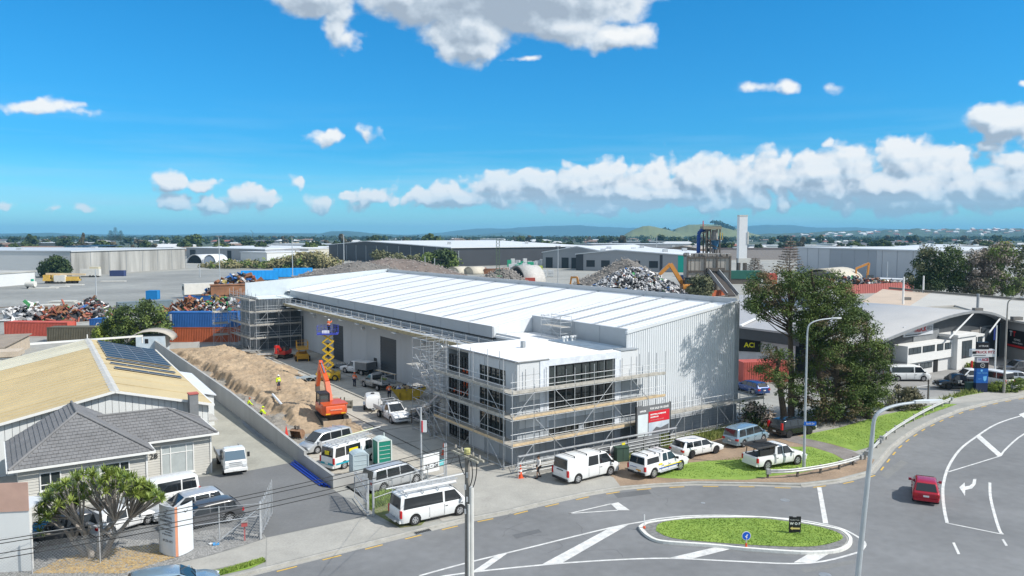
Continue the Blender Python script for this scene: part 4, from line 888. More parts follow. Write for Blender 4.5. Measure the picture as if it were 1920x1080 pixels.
# ---------------------------------------------------------------- vehicles
def interp(P, x): return float(np.interp(x, [p[0] for p in P], [p[1] for p in P]))
def loft(stations, rings, name, mat, parent, smooth=True):
    "rings: functions i -> (half width, z) for every station x; closed body mirrored in y"
    m = MB(); ns, nr = len(stations), len(rings)
    for sgn in (1, -1):
        for r in rings:
            for i, x in enumerate(stations): xx, w, z = r(i, x); m.v.append((xx, sgn*w, z))
    I = lambda s, r, i: s*nr*ns+r*ns+i
    for r in range(nr-1):
        for i in range(ns-1):
            m.f.append((I(0,r,i+1), I(0,r,i), I(0,r+1,i), I(0,r+1,i+1))); m.f.append((I(1,r,i), I(1,r,i+1), I(1,r+1,i+1), I(1,r+1,i)))
        m.f.append((I(0,r,0), I(1,r,0), I(1,r+1,0), I(0,r+1,0))); m.f.append((I(1,r,ns-1), I(0,r,ns-1), I(0,r+1,ns-1), I(1,r+1,ns-1)))
    for i in range(ns-1):
        m.f.append((I(0,nr-1,i+1), I(0,nr-1,i), I(1,nr-1,i), I(1,nr-1,i+1))); m.f.append((I(0,0,i), I(0,0,i+1), I(1,0,i+1), I(1,0,i)))
    o = m.build(name, mat, parent, smooth=smooth); fixn(o)
    if smooth:
        try:
            o.data.set_sharp_from_angle(angle=radians(38))
        except Exception: pass
    return o
# kinds: L length, hw half width, belt: height of the shoulder along x, cab: (rear base, rear top, front top, front base), zb belt height of glass, zt roof
K = {
 'hiace':  dict(L=5.27, hw=.975, wx=(-1.62,1.64), wr=.36, belt=[(-2.63,1.12),(1.7,1.12),(2.2,1.05),(2.5,.92),(2.63,.70)], cab=(-2.60,-2.50,1.28,2.12), zb=1.10, zt=1.98, hwt=.82,
             wins=[(-2.38,.40),(.55,1.55)], door=[.48,1.62,-.6]),
 'oldvan': dict(L=4.85, hw=.87, wx=(-1.35,1.62), wr=.33, belt=[(-2.42,1.10),(1.9,1.10),(2.25,1.02),(2.42,.66)], cab=(-2.40,-2.30,1.55,2.2), zb=1.08, zt=1.98, hwt=.76,
             wins=[(-2.2,-1.25),(-1.15,.35),(.9,1.75)], door=[.6,1.9,-.6]),
 'mpv':    dict(L=4.75, hw=.86, wx=(-1.45,1.45), wr=.33, belt=[(-2.37,.98),(1.2,.98),(2.0,.86),(2.32,.68),(2.37,.5)], cab=(-2.34,-2.15,.75,1.72), zb=.96, zt=1.70, hwt=.70,
             wins=[(-2.05,-1.15),(-1.05,.0),(.08,1.05)], door=[-1.05,.05,1.2]),
 'wagon':  dict(L=4.7, hw=.895, wx=(-1.38,1.42), wr=.335, belt=[(-2.35,.92),(.9,.92),(1.7,.84),(2.25,.66),(2.35,.5)], cab=(-2.25,-1.85,.35,1.25), zb=.90, zt=1.45, hwt=.68,
             wins=[(-1.95,-1.2),(-1.12,-.25),(-.17,.62)], door=[-1.15,-.2,.85]),
 'suv':    dict(L=4.6, hw=.91, wx=(-1.35,1.36), wr=.36, belt=[(-2.3,1.04),(.9,1.04),(1.7,.98),(2.2,.80),(2.3,.6)], cab=(-2.26,-1.9,.35,1.2), zb=1.02, zt=1.66, hwt=.71,
             wins=[(-1.95,-1.2),(-1.1,-.22),(-.14,.62)], door=[-1.12,-.18,.85]),
 'hatch':  dict(L=3.95, hw=.86, wx=(-1.2,1.25), wr=.31, belt=[(-1.97,.90),(.9,.90),(1.5,.82),(1.88,.64),(1.97,.48)], cab=(-1.92,-1.45,.25,1.1), zb=.88, zt=1.48, hwt=.64,
             wins=[(-1.4,-.95),(-.85,-.1),(-.02,.6)], door=[-.9,-.05,.75]),
 'ute':    dict(L=5.33, hw=.93, wx=(-1.62,1.58), wr=.39, belt=[(-2.66,1.08),(1.1,1.08),(1.9,1.06),(2.5,.90),(2.66,.62)], cab=(-.78,-.62,.55,1.35), zb=1.10, zt=1.82, hwt=.70,
             wins=[(-.58,-.02),(.08,.85)], door=[-.78,.02,1.05]),
 'cabute': dict(L=5.33, hw=.90, wx=(-1.55,1.58), wr=.38, belt=[(-.35,1.06),(1.2,1.06),(1.9,1.04),(2.5,.88),(2.66,.62)], cab=(-.3,-.2,.55,1.35), zb=1.08, zt=1.80, hwt=.70, x0=-.4,
             wins=[(-.02,.85)], door=[-.1,1.05]),
}
K['panelvan'] = dict(K['hiace'], wins=[(-.6,.42),(.55,1.55)])
PLATE = M('number_plate', (.72,.73,.72), .5, var=.02); SEAM = M('panel_gap', (.03,.03,.035), .8, var=0)
def wheel(t, x, y, r, side, w=.22, rim=RIM):
    m = MB(); m.tube((0,-w/2,0), (0,w/2,0), r, 20)
    wo = m.build('wheel', TYRE, t, loc=(x, y, r)); fixn(wo)
    q = MB(); s = side; q.tube((0, s*(w/2-.02), 0), (0, s*(w/2+.008), 0), r*.66, 16, r*.60); q.build('rim', rim, wo)
    q = MB()
    for k in range(6):
        a = 2*pi*k/6; q.beam((r*.28*cos(a), s*(w/2+.010), r*.28*sin(a)), (r*.52*cos(a), s*(w/2+.010), r*.52*sin(a)), .02, r*.13)
    q.build('rim_opening', BLACKP, wo)
def vehicle(name, label, kind, loc, rz, paintm, group=None, cat='van', hi=True, rim=RIM, glass=GLASS, bumper=None):
    k = K[kind]; t = thing(name, label, cat, loc, rz, group); L, hw = k['L'], k['hw']; x0, x1 = k.get('x0', -L/2), L/2; wr = k['wr']; R = wr+.055
    sill = .26 if kind not in ('ute','cabute','suv') else .36
    arch = lambda x: max([sill]+[wr+sqrt(max(0, R*R-(x-c)**2)) for c in k['wx'] if abs(x-c) < R])
    xs = set(np.linspace(x0, x1, 18))|{x0+.02, x0+.08, x0+.2, x1-.02, x1-.08, x1-.2}
    for c in k['wx']:
        for a in np.linspace(0, pi, 11): xs.add(c+R*cos(a))
        xs.add(c+R+.004); xs.add(c-R-.004)
    xs = sorted(x for x in xs if x0 <= x <= x1)
    def pw(x, edge=.30, pwr=2.6):       # plan rounding at nose and tail
        d = min(x-x0, x1-x)
        if d >= edge: return 1.
        q = 1-d/edge; f = (1-q**pwr); return 1-(1-f)*(.20 if x > 0 else .13)
    belt = lambda x: interp(k['belt'], x)
    lowx = lambda x, a: x-(a if x > x1-.05 else (-a if x < x0+.05 else 0))
    rings = [lambda i, x: (lowx(x,.06), hw*pw(x)*.93, arch(x)), lambda i, x: (x, hw*pw(x)*.99, max(arch(x)+.015, min(sill+.18, belt(x)-.2))),
             lambda i, x: (x, hw*pw(x), max(arch(x)+.03, (sill+.18+belt(x))/2)), lambda i, x: (x, hw*pw(x)*.985, max(arch(x)+.05, belt(x)-.12)),
             lambda i, x: (lowx(x,.03), hw*pw(x)*.955, max(arch(x)+.06, belt(x)-.035)), lambda i, x: (lowx(x,.07), hw*pw(x)*.88, max(arch(x)+.07, belt(x)))]
    body = loft(xs, rings, 'body', paintm, t)
    # cabin
    r0, r1, f1, f0 = k['cab']; zb, zt, hwt = k['zb']-.02, k['zt'], k['hwt']; hwb = hw*.94
    n = 13; ts = [i/(n-1) for i in range(n)]
    def cabr(s, dz=0, inx=0, iny=0):
        def f(i, x):
            tt = ts[i]; a, b = r0+(r1-r0)*s+inx, f0+(f1-f0)*s-inx
            w = hwb+(hwt-hwb)*s-iny; ed = min(tt, 1-tt); w *= 1-.10*max(0, 1-ed/.08)**2
            return (a+(b-a)*tt+(0), w, zb+(zt-zb)*s+dz-(.05*(abs(tt-.5)*2)**3 if s >= .9 else 0))
        return f
    loft(ts, [cabr(0), cabr(.45), cabr(.90), cabr(.975, inx=.03, iny=.03), cabr(1., .015, .12, .14)], 'cabin', paintm, t)
    ysurf = lambda z: hwb+(hwt-hwb)*(z-zb)/(zt-zb); fx = lambda z: f0+(f1-f0)*(z-zb)/(zt-zb); bx = lambda z: r0+(r1-r0)*(z-zb)/(zt-zb)
    H = zt-zb; z0w, z1w = zb+.06 if H > .6 else zb+.05, zb+H*.84
    for s in (1, -1):
        for (a, b) in k['wins']:
            bb = min(b, fx(z1w)-.12) if b == k['wins'][-1][1] else b; b0 = b if b != k['wins'][-1][1] else min(b+.34, fx(z0w)-.22)
            a1 = a if a != k['wins'][0][0] else max(a+.10, bx(z1w)+.14)
            P = [(a, s*(ysurf(z0w)+.014), z0w), (b0, s*(ysurf(z0w)+.014), z0w), (bb, s*(ysurf(z1w)+.014), z1w), (a1, s*(ysurf(z1w)+.014), z1w)]
            o = MB().poly(P, .03, (0, s, .2)).build('side_window', glass, t); fixn(o)
        m = MB()
        for x in k['door']: m.box(x-.008, x+.008, s*hw*1.001-.006, s*hw*1.001+.006, sill+.12, belt(x)-.1)
        m.box(k['door'][0], k['door'][-1], s*hw*.999-.005, s*hw*.999+.006, sill+.05, sill+.065); m.build('door_seam', SEAM, t)
        for x in k['door'][:2]: ubox(t, 'door_handle', (x+.16, s*(hw+.012), belt(x)-.22), (.17,.03,.035), BLACKP if kind != 'wagon' else CHROME)
        mx = k['cab'][3]-.38; q = MB(); q.obox((mx, s*(hw+.10), zb+.10), (.12,.20,.17)); q.box(mx-.02, mx+.04, min(s*(hw-.08), s*(hw+.04)), max(s*(hw-.08), s*(hw+.04)), zb+.03, zb+.08); q.build('mirror', bumper or paintm, t)
    # front and rear glass
    zf0, zf1 = zb+.05, zb+H*.90; e = .016; nx = Vector((zt-zb, 0, f0-f1)).normalized(); nr_ = Vector((-(zt-zb), 0, r1-r0)).normalized()
    P = [(fx(zf0)+e, -(ysurf(zf0)-.10), zf0), (fx(zf0)+e, ysurf(zf0)-.10, zf0), (fx(zf1)+e, ysurf(zf1)-.09, zf1), (fx(zf1)+e, -(ysurf(zf1)-.09), zf1)]
    ws = fixn(MB().poly([Vector(p)+nx*.004 for p in P], .02, nx).build('windscreen', glass, t))
    for yy in (-.25, .3): MB().beam((fx(zf0)+.03, yy, zf0+.01), (fx(zf0+.14)+.03, yy+.5, zf0+.16), .015, .02).build('wiper', BLACKP, t)
    zr0, zr1 = zb+.08, zb+H*.86
    P = [(bx(zr0)-e, ysurf(zr0)-.14, zr0), (bx(zr0)-e, -(ysurf(zr0)-.14), zr0), (bx(zr1)-e, -(ysurf(zr1)-.10), zr1), (bx(zr1)-e, ysurf(zr1)-.10, zr1)]
    fixn(MB().poly([Vector(p)+nr_*.004 for p in P], .02, nr_).build('rear_window', glass, t))
    # lights, bumpers, plate, grille
    zl = belt(x1-.12)-.10; zl = min(zl, .86); bl = min(1.0, belt(x0)-.05)
    for s in (1, -1):
        MB().obox((x1-.13, s*hw*.76, zl-.02), (.20,.34,.15), Euler((0, radians(14), s*radians(-16))).to_matrix()).build('headlight', LENS, t)
        if kind in ('hiace','oldvan','panelvan'): MB().box(x0-.015, x0+.10, min(s*hw*.80, s*hw*.985), max(s*hw*.80, s*hw*.985), .62, 1.10).build('tail_light', REDL, t)
        elif kind == 'suv': MB().box(x0-.02, x0+.14, min(s*hw*.76, s*hw*.96), max(s*hw*.76, s*hw*.96), .85, 1.45).build('tail_light', REDL, t)
        elif kind == 'ute': MB().box(x0-.02, x0+.12, min(s*hw*.80, s*hw*.97), max(s*hw*.80, s*hw*.97), .68, 1.03).build('tail_light', REDL, t)
        elif kind == 'cabute': pass
        else: MB().box(x0-.02, x0+.22, min(s*hw*.62, s*hw*.955), max(s*hw*.62, s*hw*.955), bl-.26, bl-.08).build('tail_light', REDL, t)
    bm_ = bumper or paintm
    MB().box(x1-.30, x1+.03, -hw*.83, hw*.83, sill+.0, sill+.20).build('front_bumper', bm_, t)
    MB().box(x1-.12, x1+.025, -hw*.50, hw*.50, zl-.24, zl-.08).build('grille', BLACKP, t)
    if kind != 'cabute': MB().box(x0-.05, x0+.28, -hw*.88, hw*.88, sill+.02, sill+.20).build('rear_bumper', bm_, t); ubox(t, 'number_plate', (x0-.045 if kind not in ('hiace','panelvan') else x0-.012, 0, .62 if kind != 'ute' else .60), (.02,.36,.12), PLATE)
    ubox(t, 'number_plate', (x1+.03, 0, sill+.13), (.02,.36,.11), PLATE)
    for c in k['wx']:
        for s in (1, -1): wheel(t, c, s*(hw-.13), wr, s, rim=rim)
    return t
def vplace(pr, pf, side=-1, hw=.9):
    "rear and front wheel contact points of the visible side -> centre and heading"
    a, b = at(*pr), at(*pf); h = atan2(b.y-a.y, b.x-a.x); c = (a+b)/2; n = Vector((-sin(h), cos(h), 0))
    return c-n*side*hw, h
VW = paint('van_white_paint', (.74,.75,.75)); CW = paint('car_white_paint', (.76,.77,.78), .22); SILV = paint('silver_paint', (.50,.52,.54), .3, .35); SILB = paint('pale_blue_silver_paint', (.30,.42,.52), .25, .5)
DGP = paint('dark_grey_paint', (.085,.088,.095), .3, .1); BLP = paint('black_paint', (.012,.013,.016), .18); REDP = paint('red_paint', (.42,.012,.03), .2, .2); BLUEPT = paint('blue_paint', (.03,.07,.22), .2, .3)
DRIM = M('dark_rim', (.05,.05,.055), .35, .5, var=.05)
def bars(t, xs, w, z, x_ext=None, mat=BLACKP, n='roof_bar'):
    for x in xs: 
        span(t, n, (x, -w, z), (x, w, z), .05, .035, mat)
        for s in (1, -1): ubox(t, 'bar_foot', (x, s*w, z-.06), (.08,.05,.12), mat)
GV = 'white vans parked around the site'
# long white van at the kerb with rack
c, h = vplace((777,986), (864,966.5), -1, .95)
v1 = vehicle('parked_van', 'long white van with pipe tube and ladder on its roof beside the utility pole', 'hiace', c, h, VW, GV)
bars(v1, (-2.1,-1.0,.1,1.1), .86, 2.10, mat=GALV)
m = MB(); m.tube((-2.3,-.62,2.24), (1.5,-.62,2.24), .10, 12); fixn(m.build('pipe_tube', M('pvc_grey', (.60,.61,.62), .5, var=.04), v1))
for yy in (.05, .42): span(v1, 'ladder_rail', (-2.5,yy,2.2), (2.0,yy,2.2), .05, .09, GALV)
for k_ in range(12): span(v1, 'ladder_rung', (-2.3+.36*k_,.05,2.2), (-2.3+.36*k_,.42,2.2), .03, .03, GALV)
span(v1, 'white_pipe', (-2.9,.65,2.18), (3.2,.72,2.2), .06, .06, WHITE); span(v1, 'rack_rail', (-2.3,-.2,2.16), (1.4,-.2,2.16), .05, .05, GALV)
MB().box(-2.95,-2.62,-.7,.7,.42,.52).build('tow_step', STEEL, v1); MB().tube((-3.05,0,.5),(-3.05,0,.62),.04).build('tow_ball', STEEL, v1)
c, h = vplace((1084,907), (1145,892), -1, .95)
v2 = vehicle('parked_van', 'white panel van with black rear bumper and roof bars in front of the office', 'panelvan', c, h, VW, GV, bumper=BLACKP)
bars(v2, (-1.9,-.7,.7), .80, 2.07)
MB().box(-2.67,-2.62,-.35,.35,1.0,1.06).build('tailgate_handle', BLACKP, v2)
# white wagon van in the yard with aqua stripe
c, h = vplace((641,882), (700,864), -1, .87)
v3 = vehicle('parked_van', 'white yard van with aqua stripe and ladder rack beside the portable toilets', 'oldvan', c, h, VW, GV)
AQ = M('aqua_stripe', (.02,.32,.42), .4, var=.03)
for s in (1,-1): MB().box(-2.2,1.0,s*.872-.004,s*.872+.004,.52,.66).build('aqua_stripe', AQ, v3)
MB().box(-2.44,-2.415,-.75,.75,.50,.66).build('aqua_stripe', AQ, v3)
MB().box(-.9,.0,-.90,-.885,1.28,1.58).build('yellow_sticker', M('yellow_print', (.75,.62,.02), .5, var=0), v3); MB().box(-2.45,-2.43,-.3,.2,1.3,1.6).build('yellow_sticker', MATS['yellow_print'], v3)
bars(v3, (-1.9,-.9,.1,1.1), .78, 2.10, mat=GALV)
for yy in (-.55,-.2,.15): span(v3, 'ladder_rail', (-2.4,yy,2.2), (1.8,yy,2.2), .05, .09, GALV)
for k_ in range(11): span(v3, 'ladder_rung', (-2.2+.38*k_,-.55,2.2), (-2.2+.38*k_,-.2,2.2), .03, .03, GALV)
span(v3, 'yellow_plank', (-.9,.5,2.2), (3.0,.55,2.24), .18, .06, M('yellow_green_board', (.55,.60,.15), .6)); span(v3, 'white_pipe', (-2.6,.35,2.25), (3.6,.35,2.3), .05, .05, WHITE)
# silver people carriers
c, h = vplace((716,924), (785,905.5), -1, .86)
vehicle('silver_minivan', 'silver people carrier with dark windows parked behind the palisade gate', 'mpv', c, h, SILV, cat='car')
c, h = vplace((650,838), (594,852), 1, .85)
v4 = vehicle('silver_minivan', 'pale silver people carrier nosing toward the concrete wall near the digger bucket', 'mpv', c, h, SILV, cat='car'); bars(v4, (-1.2,-.1), .66, 1.78, mat=GALV)
# utes
c, h = vplace((1228,897), (1277,882), -1, .93)
u1 = vehicle('parked_ute', 'white double cab ute with canopy and blue and yellow side stripe', 'ute', c, h, CW, 'white utes on the grass verge', 'ute', bumper=BLACKP)
m = [0]; ts2 = [i/12 for i in range(13)]
def canf(s, dz=0, ix=0, iy=0):
    def f(i, x):
        tt = ts2[i]; ed = min(tt, 1-tt); w = (.88-.16*s)-iy; w *= 1-.1*max(0, 1-ed/.08)**2
        a, b = -2.62+.14*s+ix, -.80-ix; return (a+(b-a)*tt, w, 1.06+.72*s+dz)
    return f
loft(ts2, [canf(0), canf(.5), canf(.92), canf(1, .02, .1, .12)], 'canopy', CW, u1)
for s in (1,-1): fixn(MB().poly([(-2.4,s*.875,1.18),(-1.0,s*.875,1.18),(-1.0,s*.79,1.60),(-2.3,s*.79,1.60)], .05, (0,s,.2)).build('canopy_window', GLASS, u1))
fixn(MB().poly([(-2.635,.72,1.16),(-2.635,-.72,1.16),(-2.54,-.66,1.66),(-2.54,.66,1.66)], .03, (-1,0,.2)).build('canopy_rear_window', GLASS, u1))
bars(u1, (-2.2,-1.3,-.35,.4), .68, 1.90)
for s in (1,-1):
    MB().box(-1.1,1.2,s*.932-.004,s*.932+.006,.60,.68).build('blue_stripe', M('blue_print', (.01,.07,.35), .5, var=0), u1); MB().box(-.5,1.6,s*.932-.004,s*.932+.006,.69,.77).build('yellow_stripe', MATS['yellow_print'], u1)
    MB().box(-1.15,-.7,s*.935-.004,s*.935+.006,.92,1.06).build('yellow_sticker', MATS['yellow_print'], u1)
    MB().box(-1.1,1.1,s*.93-.12,s*.93+.12,.36,.42).build('side_step', GALV, u1)
MB().box(-2.7,-2.66,-.45,.0,.62,.74).build('orange_plate', M('orange_plate', (.7,.35,.05), .5, var=0), u1)
text(u1, 'lettering', 'PROFESSIONAL', .10, (-2.69,.25,.88), (pi/2,0,-pi/2), M('blue_lettering', (.02,.08,.35), .5, var=0))
c, h = vplace((1440,882), (1497,872), -1, .93)
u2 = vehicle('parked_ute', 'white double cab ute with black awning and rack over its open tray', 'ute', c, h, CW, 'white utes on the grass verge', 'ute', rim=STEEL)
MB().box(-2.5,-.85,-.74,.74,1.082,1.10).build('tray_liner', BLACKP, u2)
for yy in (-.8,.8): MB().box(-2.62,-.82,yy-.05,yy+.05,1.05,1.14).build('tray_rail', CW, u2)
m = MB()
for x in (-2.4,-1.6,-.95):
    for yy in (-.72,.72): m.beam((x,yy,1.08), (x+.05,yy*.9,1.72), .05, .05)
m.beam((-2.45,-.66,1.72), (-.9,-.66,1.72), .05, .05); m.beam((-2.45,.66,1.72), (-.9,.66,1.72), .05, .05); m.build('rack_frame', BLACKP, u2)
MB().box(-2.35,-.95,-.80,-.74,1.16,1.6).build('side_curtain', BLACKP, u2)
for k_ in range(6): span(u2, 'rack_slat', (-2.7,-.6+.24*k_,1.80), (-.3,-.6+.24*k_,1.82), .14, .05, BLACKP)
span(u2, 'awning_roll', (-2.8,.85,1.84), (-.2,.80,1.9), .2, .14, M('charcoal_canvas', (.05,.05,.052), .85, var=.15)); span(u2, 'awning_roll', (-2.7,-.78,1.82), (-.6,-.78,1.86), .18, .1, MATS['charcoal_canvas'])
MB().box(-.95,-.8,-.94,.94,.5,1.2).build('grey_band', M('grey_band', (.25,.27,.29), .5), u2)
c, h = vplace((1298,860), (1343,851), -1, .9)
vehicle('parked_wagon', 'white station wagon with black wheels and roof between the vans and the grass', 'wagon', c, h, CW, cat='car', rim=DRIM)
c, h = vplace((1393,840), (1435,828), -1, .87)
vehicle('parked_wagon', 'pale metallic blue people mover with dark rear window under the scaffold end', 'mpv', c, h, SILB, cat='car')
c, h = vplace((1480,822), (1519,815), -1, .9)
vehicle('parked_suv', 'black SUV in the shade of the pines by the tall street lamp', 'suv', c, h, BLP, cat='car', rim=DRIM)
# red car on the road
p = at(1736, 947, RZ); hd = radians(90-26)
vehicle('red_hatchback', 'red hatchback driving along the curved road', 'hatch', (p.x+cos(hd)*1.97, p.y+sin(hd)*1.97, RZ), hd, REDP, cat='car')
# cars outside the cottage
c, h = vplace((417,984), (350,1000), 1, .9); nrm = Vector((-sin(h), cos(h), 0)); hv = Vector((cos(h), sin(h), 0))
vehicle('parked_wagon', 'dark grey station wagon beside the sign pillar', 'wagon', c+hv*(-.2), h, DGP, cat='car')
vehicle('parked_wagon', 'silver station wagon between the dark wagon and the white minibus', 'wagon', c-nrm*2.5-hv*.1, h, SILV, cat='car')
vehicle('parked_van', 'older white minibus parked against the cottage under window 28', 'oldvan', c-nrm*5.2+hv*.9, h, VW, GV)
p = at(230, 990); vehicle('parked_wagon', 'white hatchback half hidden behind the branching tree trunks', 'hatch', p, h+pi+.25, CW, cat='car')
p = at(105, 1012); vehicle('parked_wagon', 'dark saloon in the shade left of the branching tree', 'wagon', p, h+.1, DGP, cat='car')
p = at(322, 1118, RZ); vehicle('silver_car', 'pale silver car cut off by the bottom edge of the view', 'wagon', p, radians(24), SILB, cat='car')
# truck in the driveway
p = at(440, 888); q = at(418, 868)
hd = atan2(p.y-q.y-1.2, p.x-q.x); hd = radians(-62)
tk = thing('flatbed_truck', 'small white flatbed truck facing out of the driveway', 'truck', (p.x-cos(hd)*1.9, p.y-sin(hd)*1.9, 0), hd)
TWp = VW; ts3 = [i/8 for i in range(9)]
def ck(x0a, x1a, w, z):
    def f(i, x): tt = ts3[i]; ed = min(tt, 1-tt); return (x0a+(x1a-x0a)*tt, w*(1-.12*max(0, 1-ed/.13)**2), z)
    return f
loft(ts3, [ck(1.05,2.55,.84,.42), ck(1.0,2.62,.87,.75), ck(1.0,2.60,.87,1.12), ck(1.02,2.45,.86,1.25), ck(1.05,2.12,.80,1.92), ck(1.15,2.0,.68,2.02)], 'cab', TWp, tk)
fixn(MB().poly([(2.50,-.76,1.24),(2.50,.76,1.24),(2.17,.70,1.88),(2.17,-.70,1.88)], .03, (1,0,.4)).build('windscreen', M('reflecting_glass', (.12,.16,.19), .08, var=0, spec=1.), tk))
for s in (1,-1):
    fixn(MB().poly([(1.2,s*.875,1.25),(2.2,s*.875,1.25),(1.98,s*.83,1.82),(1.2,s*.83,1.82)], .03, (0,s,0)).build('side_window', GLASS, tk))
    MB().box(2.05,2.2,s*1.02-.09,s*1.02+.09,1.3,1.65).build('mirror', BLACKP, tk); MB().box(2.60,2.66,s*.66-.15,s*.66+.15,.72,.90).build('headlight', LENS, tk)
for z in (.78,.92,1.06): MB().box(2.60,2.645,-.45,.45,z,z+.05).build('grille_bar', GALV, tk)
MB().box(2.45,2.72,-.86,.86,.40,.60).build('front_bumper', VW, tk); ubox(tk, 'number_plate', (2.73,0,.5), (.02,.36,.12), PLATE)
MB().box(-2.5,2.3,-.35,.35,.45,.65).build('chassis', BLACKP, tk); MB().box(-2.6,.9,-.95,.95,.80,.90).build('tray_floor', STEEL, tk)
for s in (1,-1): MB().box(-2.6,.9,s*.95-.02,s*.95+.02,.9,1.22).build('tray_side', M('tray_grey', (.30,.31,.32), .5, .3), tk)
MB().box(.86,.93,-.93,.93,.9,1.75).build('headboard', MATS['tray_grey'], tk)
for c in (-1.5, 1.75):
    for s in (1,-1): wheel(tk, c, s*.76, .36, s, .24)
# single cab ute with tank trailer
a, b = at(716, 789), at(731, 802); hd = radians(-58); 
p = at(738, 792)
u3 = vehicle('parked_ute', 'white single cab ute with flat tray towing a tank trailer in the yard', 'cabute', (p.x-.3, p.y+1.2, 0), hd, CW, 'working utes in the site yard', 'ute')
MB().box(-2.7,-.42,-.93,.93,.86,.96).build('tray_floor', STEEL, u3); MB().box(-2.6,2.2,-.4,.4,.45,.7).build('chassis', BLACKP, u3)
for s in (1,-1): MB().box(-2.7,-.45,s*.92-.02,s*.92+.02,.96,1.25).build('tray_side', GALV, u3)
m = MB()
for x in (-.45,-1.5): m.beam((x,-.85,1.0),(x,-.85,1.9),.05,.05); m.beam((x,.85,1.0),(x,.85,1.9),.05,.05); m.beam((x,-.85,1.9),(x,.85,1.9),.05,.05)
m.beam((-1.6,-.6,1.93),(1.1,-.6,1.93),.05,.05); m.beam((-1.6,.6,1.93),(1.1,.6,1.93),.05,.05); m.build('ladder_rack', GALV, u3)
pt = Vector((p.x-.3, p.y+1.2, 0))-Vector((cos(hd), sin(hd), 0))*5.2
tr = thing('tank_trailer', 'white twin axle tank trailer hitched behind the single cab ute', 'trailer', pt, hd-.35)
ts4 = [i/8 for i in range(9)]
def tf(w, z, e=0):
    def f(i, x): tt = ts4[i]; ed = min(tt, 1-tt); return (-1.4+e+(2.7-2*e)*tt, w*(1-.1*max(0,1-ed/.13)**2), z)
    return f
loft(ts4, [tf(.6,.45), tf(.8,.7), tf(.84,1.3), tf(.72,1.62,.15), tf(.4,1.72,.4)], 'tank', VW, tr)
m = MB(); m.beam((1.2,-.3,.45),(2.3,0,.45),.08,.08); m.beam((1.2,.3,.45),(2.3,0,.45),.08,.08); m.build('drawbar', STEEL, tr)
for x in (-.75,.05):
    for s in (1,-1): wheel(tr, x, s*.88, .31, s, .2)
for s in (1,-1): MB().box(-1.15,.45,s*.88-.13,s*.88+.13,.64,.70).build('mudguard', VW, tr)
MB().tube((0,0,1.7),(0,0,1.82),.2,12).build('filler_cap', BLACKP, tr)
# flat deck ute loaded with timber and frames, nose toward the back of the yard
p = at(706, 728); hd = RB+pi/2+.12
u4 = vehicle('loaded_ute', 'flat deck ute loaded with poles and offcuts beside the roller door', 'cabute', (p.x, p.y, 0), hd, paint('dull_silver_paint', (.36,.37,.38), .35, .4), 'working utes in the site yard', 'ute')
MB().box(-2.9,-.42,-1.0,1.0,.86,.98).build('tray_floor', STEEL, u4); MB().box(-2.6,2.2,-.4,.4,.45,.7).build('chassis', BLACKP, u4); ubox(u4, 'number_plate', (-2.92,-.2,.8), (.02,.36,.12), PLATE)
for s in (1,-1): MB().box(-2.9,-.45,s*.98-.02,s*.98+.02,.98,1.28).build('tray_side', GALV, u4)
m = MB()
for x in (-.5,-2.7): m.beam((x,-.9,1.0),(x,-.9,2.0),.06,.06); m.beam((x,.9,1.0),(x,.9,2.0),.06,.06); m.beam((x,-.9,2.0),(x,.9,2.0),.06,.06)
m.build('ladder_rack', GALV, u4)
for k_ in range(5): span(u4, 'pole', (-3.3,-.85+.07*k_,2.05+.03*(k_ % 2)), (1.0,-.8+.07*k_,2.05), .06, .06, GALV if k_ % 2 else WOOD)
for k_ in range(22):
    a_ = random.uniform(0, pi); x_, y_ = random.uniform(-2.5,-.8), random.uniform(-.7,.7); l_ = random.uniform(.4,1.1)
    span(u4, 'offcut', (x_-cos(a_)*l_/2, y_-sin(a_)*.4*l_, 1.05+.02*k_), (x_+cos(a_)*l_/2, y_+sin(a_)*.4*l_, 1.1+.022*k_), .08, .06, random.choice([GREYPL, STEEL, WOOD, M('green_strap', (.12,.20,.04), .8), GALV]))
p = at(665, 702)
u5 = vehicle('parked_ute', 'white tool body ute with open door behind the loaded flat deck ute', 'cabute', (p.x+.3, p.y+.6, 0), RB+pi/2+.35, CW, 'working utes in the site yard', 'ute')
MB().box(-2.6,-.42,-.9,.9,.8,1.75).build('tool_body', M('tool_body_grey', (.20,.22,.24), .5, .3), u5); MB().box(-2.62,-.4,-.92,.92,1.75,1.8).build('tool_body_roof', VW, u5); MB().box(-2.6,2.2,-.4,.4,.45,.8).build('chassis', BLACKP, u5)
